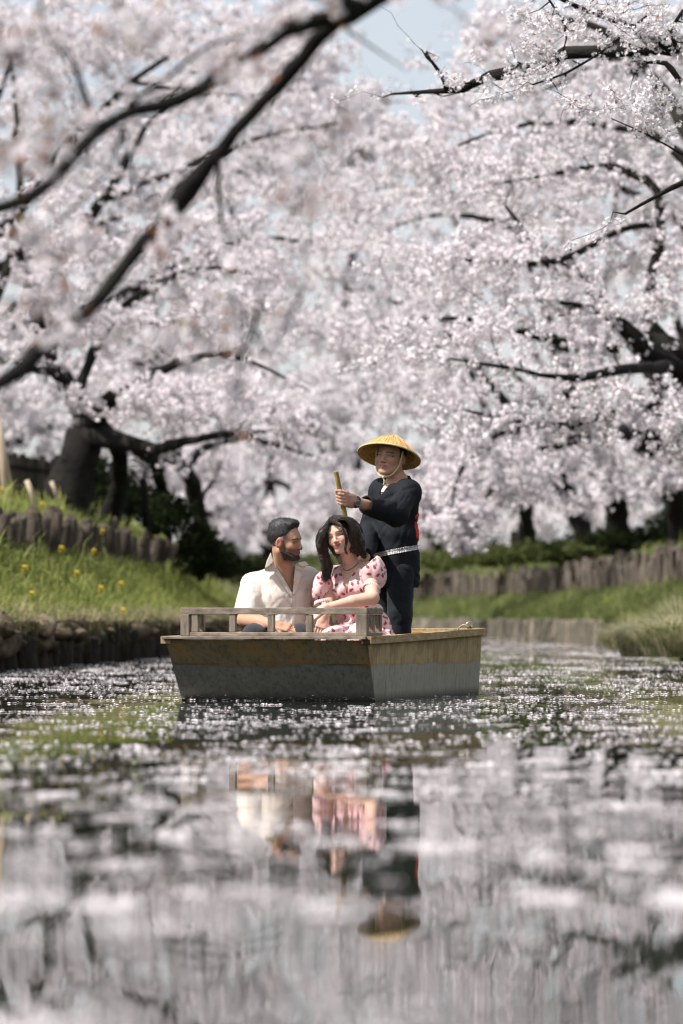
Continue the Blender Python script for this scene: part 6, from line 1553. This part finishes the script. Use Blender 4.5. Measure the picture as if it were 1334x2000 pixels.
    axr = np.array([0.15, -0.25, -0.95]); c2 = P(630, 1176, 22.82); sh = np.where((px < 646) & (py > 1150) & (py < 1215) & (Y > 22.7), np.maximum(sh, cut(c2, axr)), sh)
    top = Z - (nb[2] + 0.004 + 0.9 * np.maximum(np.abs(X - nb[0]) - 0.055, 0)) + 0 * Y; sh = np.maximum(sh, top)
    sh = np.maximum(sh, P(0, 1282, 22.9)[2] - Z + 0 * X + 0 * Y)
    v, q = T.mesh(sh.astype(np.float32)); v = relax(v, q, 1, 0.4); slim(skin_obj('dress', v, q, M['dress'], root), 0.45)
    # ruffled cuffs
    M['ruffle'] = m_cloth('pink_ruffle', (0.80, 0.52, 0.52), 0.85, 700, 0.2, 0.05)
    def ruffle(c, ax, r, n=26, w=0.022, ell_=1.0):
        A = axes_from(ax); mb = MB(); V = []; m = 156
        for i in range(m):
            a = 2 * math.pi * i / m; wv = math.sin(a * n); 
            for s, rr in ((-0.5, r * 0.99), (0.0, r * 1.02 + 0.0022 * wv), (0.5, r * 1.05 + 0.0045 * wv)):
                p = np.array(c) + A @ np.array([rr * math.cos(a), rr * ell_ * math.sin(a), s * w + 0.002 * math.cos(a * n)]); V.append(p)
        fs = []
        for i in range(m):
            i2 = (i + 1) % m
            for s in (0, 1): fs.append((i * 3 + s, i2 * 3 + s, i2 * 3 + s + 1, i * 3 + s + 1))
        o = MB().add(V, fs).build('sleeve_ruffle', M['ruffle'], root, True); md = o.modifiers.new('thick', 'SOLIDIFY'); md.thickness = 0.002
    ruffle(P(725, 1149, 22.62), axc, 0.052, 24); ruffle(P(630, 1177, 22.81), axr, 0.048, 22)
    # necklace lying on the skin
    pts = [S.hit(x, y, 22.5, 23.1) + [0, -0.003, 0] for x, y in [(668, 1098), (668, 1105), (671, 1111), (676, 1114), (682, 1113), (689, 1109), (695, 1104), (700, 1099)]]
    s = spline(pts, 46); mb = MB()
    t_n = NT('necklace_metal'); M['necklace'] = t_n.done(t_n.bsdf((0.20, 0.15, 0.10), 0.35, None, 0.5, Metallic=0.7))
    for p in s: mb.lathe([(0.0001, -0.0026), (0.0022, -0.0014), (0.0026, 0), (0.0022, 0.0014), (0.0001, 0.0026)], p, None, 6)
    mb.build('necklace', M['necklace'], root, True)
    return root

# ------------------------------------------------------------------ the boatman
def boatman():
    root = empty('person', P(765, 1225, 23.75) * [1, 1, 0] + [0, 0, -0.07]); tag(root, 'person standing in a black belted jacket and conical straw hat holding a bamboo pole', 'person')
    D = 23.7; S = Sdf(P(648, 0, 23.0) * [1, 0, 0] + [-0.02, 23.02, 0.60], P(830, 862, 24.0) * [1, 0, 1] + [0.0, 24.02, 0], 0.0034)
    hc = P(763, 893, D); R = head_frame(-26, 4, -6); k = 1.05
    TR = head_frame(-50); f_ = TR[:, 1]; r_ = TR[:, 0]        # chest direction, his right
    nb = P(779, 942, D + 0.03)
    S.ell(P(772, 990, D + 0.03), (0.155, 0.10, 0.16), TR, 0); S.ell(P(769, 1055, D + 0.02), (0.125, 0.09, 0.14), TR, 0.03); S.ell(P(770, 1105, D + 0.02), (0.12, 0.09, 0.12), TR, 0.03)
    sL = P(797, 962, D - 0.10); sR = P(747, 960, D + 0.16); S.cone(sL, sR, 0.055, 0.055, 0.06); S.cone(nb, hc + R @ np.array([0, -0.025, -0.06]), 0.060, 0.056, 0.03); S.cone(nb - [0, 0, 0.03], sL, 0.05, 0.045, 0.05); S.cone(nb - [0, 0, 0.03], sR, 0.05, 0.045, 0.05)
    pt, pb = P(656, 921, 23.10), P(673, 1002, 23.14); pd = unit(pb - pt); grip = pt + pd * np.linalg.norm(P(667, 974, 23.12) - pt)
    eL = P(773, 1004, 23.40); wL = P(697, 981, 23.16)
    S.chain([sL, eL], [0.052, 0.043], 0.02); S.chain([eL, eL * 0.55 + wL * 0.45, wL], [0.044, 0.041, 0.029], 0.012)
    # left fist round the pole: fingers wrap, thumb closes on the near side
    hd_ = unit(grip - wL); fz = -pd; away = unit(np.cross(pd, hd_)); 
    pc = grip - hd_ * 0.030 ; Rm = np.stack([unit(np.cross(hd_, fz)), hd_, fz], 1)
    near = unit(np.array([0, -1.0, 0]) - pd * (np.array([0, -1.0, 0]) @ pd) - hd_ * (np.array([0, -1.0, 0]) @ hd_))
    S.cone(wL, wL + hd_ * 0.03, 0.028, 0.030, 0.015); S.box(wL + hd_ * 0.052 + near * 0.008, (0.017, 0.040, 0.043), np.stack([near, hd_, np.cross(near, hd_)], 1), 0.014, 0.012)
    for j in range(4):
        c = grip + pd * (-0.030 + 0.0205 * j); rr = 0.027; r = 0.0095
        ang = np.linspace(-1.75, 2.1, 7); pts_ = [c + (near * math.cos(a + 0.9) * rr + hd_ * math.sin(a + 0.9) * rr) for a in ang]
        S.chain([wL + hd_ * 0.075 + near * 0.014 + pd * (-0.026 + 0.019 * j)] + [c + near * rr * math.cos(a) + hd_ * rr * math.sin(a) for a in np.linspace(-0.2, 3.4, 6)], [0.011, 0.0105, 0.010, 0.0095, 0.009, 0.009, 0.0085], 0.003)
    S.chain([wL + hd_ * 0.030 - pd * 0.030 + near * 0.005, wL + hd_ * 0.066 - pd * 0.047 + near * 0.016, grip - pd * 0.048 + near * 0.018 + hd_ * 0.004, grip - pd * 0.043 + near * 0.012 + hd_ * 0.030], [0.014, 0.0125, 0.0112, 0.009], 0.004)
    # right arm down to the pole, behind the woman
    g2 = pt + pd * 0.56; eR = P(722, 1040, D + 0.15); S.chain([sR, eR], [0.052, 0.043], 0.02); wR = g2 + np.array([0.055, 0.05, 0.02]); S.chain([eR, wR], [0.043, 0.03], 0.012); hand(S, wR, g2 - wR + [-0.02, 0, -0.02], (0, 0.6, 0.8), 1, (0.7, 0.9, 0.6), 0.95)
    Hd = Head(S, hc, R, k, round_=1.12)
    v, q = S.mesh(); v = relax(v, q, 1, 0.35)
    skin = (0.58, 0.335, 0.23)
    c = Hd.paint(v, skin, (0.42, 0.17, 0.15), (0.02, 0.016, 0.014), None, None, 0.024)
    L = Hd.loc(v); x, y, z = L.T; m = (np.clip((z - 0.05) / 0.02, 0, 1) + np.clip((z + 0.02) / 0.03, 0, 1) * np.clip((-0.012 - y) / 0.015, 0, 1)).clip(0, 1) * (np.abs(z) < 0.2) * (np.abs(x) < 0.12) * (np.abs(np.abs(x) - 0.085) > 0.009)
    c = c * (1 - 0.9 * m[:, None]) + np.array([0.02, 0.017, 0.016]) * 0.9 * m[:, None]
    slim(skin_obj('body', v, q, M['skin'], root, c), 0.24); Hd.eyes(root, M['eye_white'], M['eye_dark'], (0.1, 0), 0.20)
    SH = S.sub(hc - 0.16, hc + 0.16); body_f = SH.f.copy(); lx, ly, lz = Hd.local_grid(SH); ax_ = np.abs(lx)
    hh = body_f - (0.007 * np.clip(np.minimum.reduce([lz + 0.015 + 0.9 * np.minimum(0.008 - ly, 0) * 1.2 + 0 * lx, 0.030 - ly + 0.4 * np.maximum(lz - 0.03, 0) + 0 * lx]) / 0.012, -0.5, 1) - 0.002 + 0.0010 * np.sin(lz * 300 + ly * 200) * np.sin(lx * 260 + ly * 310))
    ear = np.sqrt(((ax_ - 0.082) / 0.016) ** 2 + ((ly + 0.006) / 0.026) ** 2 + ((lz + 0.006) / 0.038) ** 2) - 1
    hh = np.where((lz > -0.05) & (ear > 0), hh, 0.05); v, q = SH.mesh(hh.astype(np.float32)); slim(skin_obj('hair', v, q, M['hair_man'], root), 0.5)
    # jacket
    M['jacket'] = m_cloth('black_cotton', (0.009, 0.0105, 0.014), 0.8, 600, 0.0, 0.1)
    T = Sdf(S.lo + [0.12, 0, 0], (S.lo + (S.n - 1) * S.h) * [1, 1, 0] + [0.02, 0, P(0, 915, D)[2]], 0.0050)
    T.ell(P(774, 990, D + 0.03), (0.168, 0.118, 0.165), TR, 0); T.ell(P(772, 1046, D + 0.02), (0.163, 0.124, 0.13), TR, 0.05); T.box(P(771, 1110, D + 0.02), (0.163, 0.128, 0.20), TR, 0.12, 0.03)
    T.cone(sL, sR, 0.073, 0.073, 0.05); T.cone(nb - [0, 0, 0.05], nb + [0.004, 0.01, 0.010], 0.090, 0.066, 0.03)
    for a in (sL, sR): T.cone(nb - [0, 0, 0.02], a + [0, 0, 0.0], 0.06, 0.068, 0.05)
    cuff = eL + (wL - eL) * 0.80; T.cone(sL, eL * 0.95 + sL * 0.05 + [0, 0, 0.0], 0.070, 0.066, 0.03); T.cone(eL + [0, 0, 0.01], cuff, 0.064, 0.052, 0.03); T.cone(eL + [0.01, 0.03, -0.02], cuff + [0.02, 0, -0.006], 0.055, 0.045, 0.03)
    cr = eR * 0.05 + wR * 0.95; T.cone(sR, eR, 0.075, 0.075, 0.03); T.cone(eR, cr, 0.072, 0.062, 0.02)
    X, Y, Z = T.pts(); px, py = CX + F * X / Y, HY - F * (Z - CH) / Y
    T.f += folds(X, Y, Z, 9, 0.0022, (22, 22, 20)) + drape(X, Y, Z, sL, P(752, 1070, 23.5), 0.009, 4) + drape(X, Y, Z, sL + [0, 0, 0.02], cuff, 0.007, 6) + drape(X, Y, Z, P(795, 1065, 23.6), P(780, 1000, 23.5), 0.007, 9) + 0.0025 * np.sin(Z * 120 + X * 60 + 2 * np.sin(X * 40)) * np.exp(-((Z - P(0, 1125, D)[2]) / 0.05) ** 2)
    zb = P(0, 1078, D)[2] + 0.19 * ((X - P(770, 0, D)[0]))
    T.f += (0.012 * np.exp(-((Z - zb) / 0.016) ** 2)).astype(np.float32)
    f = np.maximum(T.f, -(T.f + 0.0105)); cut = lambda c, n: (X - c[0]) * n[0] + (Y - c[1]) * n[1] + (Z - c[2]) * n[2]
    axw = unit(wL - eL); f = np.where((px < 745) & (py < 1020) & (Y < 23.45), np.maximum(f, cut(cuff, axw)), f); f = np.where((px < 742) & (Y > 23.2) & (py > 1000), np.maximum(f, cut(cr, unit(wR - eR))), f)
    V = poly_dist(px, py, [(735, 935), (733, 950), (729, 972), (733, 975), (748, 962), (762, 945), (776, 925), (760, 915)]) * D / F
    f = np.where((Y < D + 0.0), np.maximum(f, -V), f)
    tp = (Z - (nb[2] + 0.022)) + 0.35 * ((X - nb[0]) * f_[0] + (Y - nb[1]) * f_[1]) + 0 * Z; f = np.where((np.abs(X - nb[0]) < 0.1) & (np.abs(Y - nb[1]) < 0.12), np.maximum(f, tp), f)
    f = np.maximum(f, P(0, 1148, D)[2] - Z + 0 * X + 0 * Y)
    v, q = T.mesh(f.astype(np.float32)); v = relax(v, q, 1, 0.4); slim(skin_obj('jacket', v, q, M['jacket'], root), 0.45)
    # red crest on the back of the jacket
    t = NT('red_crest_print'); M['crest'] = t.done(t.bsdf((0.62, 0.045, 0.03), 0.8))
    bc = P(806, 1030, D + 0.05) - r_ * 0.062; bx = TR[:, 0]; lat = cut(bc, bx); hz = Z - bc[2]; bk = cut(P(772, 1030, D + 0.02), -f_)
    rr = np.sqrt(lat ** 2 + hz ** 2); disc = rr - 0.086
    stroke = np.minimum.reduce([np.abs(lat + 0.028 + 0 * hz) - 0.007, np.abs(hz - 0.028 + 0.3 * lat) - 0.007, np.abs(hz + 0.030 - 0.45 * lat) - 0.007, np.abs(lat - 0.030 + 0.25 * hz) - 0.007])
    stroke = np.maximum(stroke, rr - 0.062)
    cr_ = np.maximum.reduce([np.abs(T.f - 0.001) - 0.0042, disc, -stroke, -bk + 0.03])
    v, q = T.mesh(cr_.astype(np.float32)); skin_obj('back_crest', v, q, M['crest'], root)
    # patterned belt
    t = NT('patterned_belt'); p = t.pos(); x_, y_, z_ = t.sep(p)
    a = t.math('ARCTAN2', t.math('SUBTRACT', y_, float(D + 0.02)), t.math('SUBTRACT', x_, float(P(771, 0, D)[0])))
    zz = t.math('SUBTRACT', z_, t.math('MULTIPLY', x_, 0.19))
    w1 = t.math('SINE', t.math('ADD', t.math('MULTIPLY', a, 46.0), t.math('MULTIPLY', zz, 330.0))); w2 = t.math('SINE', t.math('SUBTRACT', t.math('MULTIPLY', a, 46.0), t.math('MULTIPLY', zz, 330.0)))
    fac = t.math('GREATER_THAN', t.math('MULTIPLY', w1, w2), 0.08)
    M['belt'] = t.done(t.bsdf(t.mix(fac, (0.68, 0.66, 0.66), (0.06, 0.055, 0.06)), 0.8))
    bz = Z - zb; belt = np.maximum.reduce([np.abs(T.f - 0.0035) - 0.0062, np.abs(bz) - 0.0165 + 0 * Y]); ell = np.sqrt((cut(P(771, 1085, D + 0.02), TR[:, 0]) / 0.22) ** 2 + (cut(P(771, 1085, D + 0.02), f_) / 0.19) ** 2 + 0 * Z) - 1
    belt = np.maximum(belt, ell * 0.1); v, q = T.mesh(belt.astype(np.float32)); v = relax(v, q, 1, 0.4); skin_obj('belt', v, q, M['belt'], root)
    # inner collar: light neckband of the undershirt
    M['neckband'] = m_cloth('ochre_towel', (0.62, 0.50, 0.28), 0.9); M['white_cloth'] = m_cloth('white_neck_cloth', (0.75, 0.74, 0.72), 0.9)
    patch('neckband', [(738, 950), (734, 964), (738, 966), (750, 954), (752, 946), (746, 944)], S, 23.2, 24.0, M['neckband'], root, 0.004, 0.006)
    patch('neck_cloth', [(746, 956), (744, 961), (749, 961), (755, 952), (752, 949)], S, 23.2, 24.0, M['white_cloth'], root, 0.004, 0.012)
    # trousers
    M['work_trousers'] = m_cloth('dark_navy_trousers', (0.010, 0.012, 0.017), 0.85, 500, 0.1)
    T2 = Sdf(S.lo * [1, 1, 0] + [0.2, 0.25, -0.09], (S.lo + (S.n - 1) * S.h) * [1, 1, 0] + [0, 0, 0.86], 0.008)
    T2.ell(P(770, 1110, D + 0.02), (0.152, 0.118, 0.11), TR, 0)
    for sg, (kx, fx, dd) in ((1, (762, 757, 0.10)), (-1, (781, 778, -0.10))):
        h_ = P(768, 1115, D) + r_ * 0.07 * sg; kn = P(kx, 1200, D + dd); an = np.array([P(fx, 0, D + dd)[0], D + dd, 0.0]); T2.chain([h_, kn, an], [0.090, 0.072, 0.060], 0.03); T2.cone(an + [0, 0, -0.03], an + f_ * 0.13 + [0, 0, -0.042], 0.042, 0.032, 0.02)
    X, Y, Z = T2.pts(); T2.f += folds(X, Y, Z, 13, 0.007, (30, 30, 40)); v, q = T2.mesh(np.maximum(T2.f, -0.072 - Z + 0 * X + 0 * Y).astype(np.float32)); slim(skin_obj('trousers', v, q, M['work_trousers'], root), 0.35)
    # wrist watch
    wc = P(694, 981, 23.15); wa = unit(wL - eL); A = axes_from(wa, near); t = NT('black_rubber'); M['rubber'] = t.done(t.bsdf((0.012, 0.012, 0.013), 0.5)); t = NT('watch_glass'); M['glass'] = t.done(t.bsdf((0.12, 0.12, 0.125), 0.12, None, 0.6)); t = NT('watch_steel'); M['steel'] = t.done(t.bsdf((0.45, 0.44, 0.42), 0.3, None, 0.5, Metallic=0.9))
    wrist = eL + wa * ((wc - eL) @ wa); wr = 0.034
    watch = empty('wrist_watch', wrist); tag(watch, 'black round wrist watch on the standing person\'s wrist', 'watch')
    MB().lathe([(wr, -0.011), (wr + 0.004, -0.010), (wr + 0.004, 0.010), (wr, 0.011)], wrist, A, 28, True).build('strap', M['rubber'], watch, True)
    fc = wrist + near * (wr + 0.003); Rf = axes_from(near); MB().lathe([(0.0001, 0.0), (0.021, 0.0), (0.022, 0.004), (0.020, 0.0085), (0.0165, 0.009)], fc, Rf, 26).build('case', M['rubber'], watch, True)
    MB().lathe([(0.0001, 0.0093), (0.0165, 0.0090)], fc, Rf, 26).build('dial', M['glass'], watch); MB().lathe([(0.0150, 0.0094), (0.0170, 0.0102), (0.0185, 0.0090)], fc, Rf, 26).build('bezel', M['steel'], watch, True)
    # bamboo pole
    t = NT('bamboo'); p = t.pos(); n = t.noise(t.mapping(p, (60, 60, 4)), 1, 4); n2 = t.noise(p, 18, 3)
    M['bamboo'] = t.done(t.bsdf(t.mix(t.ramp(n2, [(0.4, (0, 0, 0)), (0.6, (1, 1, 1))]), t.ramp(n, [(0.3, (0.30, 0.17, 0.04)), (0.7, (0.50, 0.32, 0.10))]), (0.20, 0.17, 0.04)), 0.4)); t = NT('bamboo_end'); M['bamboo_end'] = t.done(t.bsdf((0.62, 0.52, 0.34), 0.8))
    pole = empty('bamboo_pole', pt + pd * 1.0); tag(pole, 'hollow bamboo punt pole gripped upright in the standing person\'s hand', 'pole'); R_ = axes_from(pd); prof = []; Lp = (pt[2] + 0.06) / -pd[2]
    q = 0.0
    while q < Lp:
        r = 0.0150 + 0.001 * q; prof += [(r * 0.985, q + 0.001), (r, q + 0.02), (r, q + 0.20), (r * 1.01, q + 0.218), (r * 1.12, q + 0.224), (r * 0.97, q + 0.229)]; q += 0.23
    MB().lathe(prof, pt, R_, 16).build('culm', M['bamboo'], pole, True)
    MB().lathe([(0.0150, 0.0012), (0.0150, -0.0006), (0.0095, -0.0006), (0.0093, 0.06), (0.0001, 0.061)], pt, R_, 16).build('cut_end', M['bamboo_end'], pole)
    # conical straw hat
    n_ = unit((0.17, 0.34, 0.925)); A = axes_from(n_, (0, 1, 0)); hb = P(760, 891.5, D); 
    t = NT('woven_straw'); g = t.coord('Object'); gx, gy, gz = t.sep(g); an = t.math('ARCTAN2', gy, gx); rad = t.math('SQRT', t.math('ADD', t.math('POWER', gx, 2.0), t.math('POWER', gy, 2.0)))
    rib = t.math('SINE', t.math('MULTIPLY', an, 60.0)); ring = t.math('SINE', t.math('MULTIPLY', rad, 420.0)); nn = t.noise(g, 40, 4); st = t.noise(t.mapping(g, (200, 200, 20)), 1, 2)
    h = t.math('ADD', t.math('MULTIPLY', rib, 0.5), t.math('MULTIPLY', ring, 0.35)); col = t.ramp(t.math('ADD', t.math('MULTIPLY', h, 0.22), nn), [(0.25, (0.34, 0.16, 0.035)), (0.5, (0.58, 0.33, 0.10)), (0.75, (0.72, 0.48, 0.20))])
    M['straw'] = t.done(t.bsdf(col, 0.55, t.bump(t.math('ADD', h, st), 0.5, 0.003), 0.35)); t = NT('straw_binding'); n2 = t.noise(t.pos(), 90, 2); M['binding'] = t.done(t.bsdf(t.ramp(n2, [(0.35, (0.45, 0.32, 0.14)), (0.65, (0.70, 0.56, 0.32))]), 0.7))
    hat = empty('straw_hat', hb); tag(hat, 'golden conical woven straw hat on the standing person\'s head', 'hat')
    def hatpart(nm, prof, mat, closed=False, sides=64):
        mb = MB(); mb.lathe(prof, (0, 0, 0), None, sides, closed); o = mb.build(nm, mat, None, True); o.parent = hat; mtx = Matrix(np.vstack([np.hstack([A, np.zeros((3, 1))]), [0, 0, 0, 1]]).tolist()); o.matrix_basis = mtx; return o
    outer = [(0.196, 0.0), (0.172, 0.026), (0.140, 0.058), (0.105, 0.088), (0.070, 0.113), (0.040, 0.131), (0.018, 0.1405), (0.0005, 0.1435)]
    hatpart('crown_weave', outer + [(r * 0.985, z - 0.005) for r, z in outer[::-1]], M['straw'], True)
    hatpart('rim_binding', [(0.1935, -0.005), (0.1985, -0.004), (0.2000, 0.001), (0.1975, 0.006), (0.1920, 0.007)], M['binding'], True)
    for i in range(24):
        a = 2 * math.pi * i / 24; mb = MB(); mb.tube([np.array([r * math.cos(a), r * math.sin(a), z + 0.0012]) for r, z in outer[:-1]], [0.0017] * (len(outer) - 1), 4); o = mb.build('rib', M['binding'], None); o.parent = hat; o.matrix_basis = hat.children[0].matrix_basis.copy()
    ring_c = hb + n_ * 0.030; 
    M['strap'] = m_cloth('pale_chin_strap', (0.66, 0.52, 0.33), 0.8)
    ch = Hd.w((0.0, 0.066, -0.120)); 
    for sg in (-1, 1):
        p0 = Hd.w((sg * 0.086, 0.024, 0.040)); p1 = Hd.w((sg * 0.080, 0.026, -0.02)); p2 = Hd.w((sg * 0.066, 0.035, -0.070)); p3 = Hd.w((sg * 0.036, 0.052, -0.112))
        s = spline([p0, p1, p2, p3, ch], 22); mb = MB(); mb.tube(s, 0.0055, 7); mb.build('chin_strap', M['strap'], hat, True)
    MB().lathe([(0.0001, -0.010), (0.007, -0.007), (0.009, 0), (0.007, 0.007), (0.0001, 0.010)], ch - [0, 0, 0.006], None, 10).build('strap_knot', M['strap'], hat, True)
    MB().tube(spline([ch - [0, 0, 0.01], ch + [0.006, -0.004, -0.03], ch + [0.002, 0.0, -0.055]], 8), 0.0045, 6).build('strap_tail', M['strap'], hat, True)
    return root
import time as _t
_a = _t.time(); seated_man(); print('man', _t.time() - _a); _a = _t.time(); seated_woman(); print('woman', _t.time() - _a); _a = _t.time(); boatman(); print('boatman', _t.time() - _a)
petals()
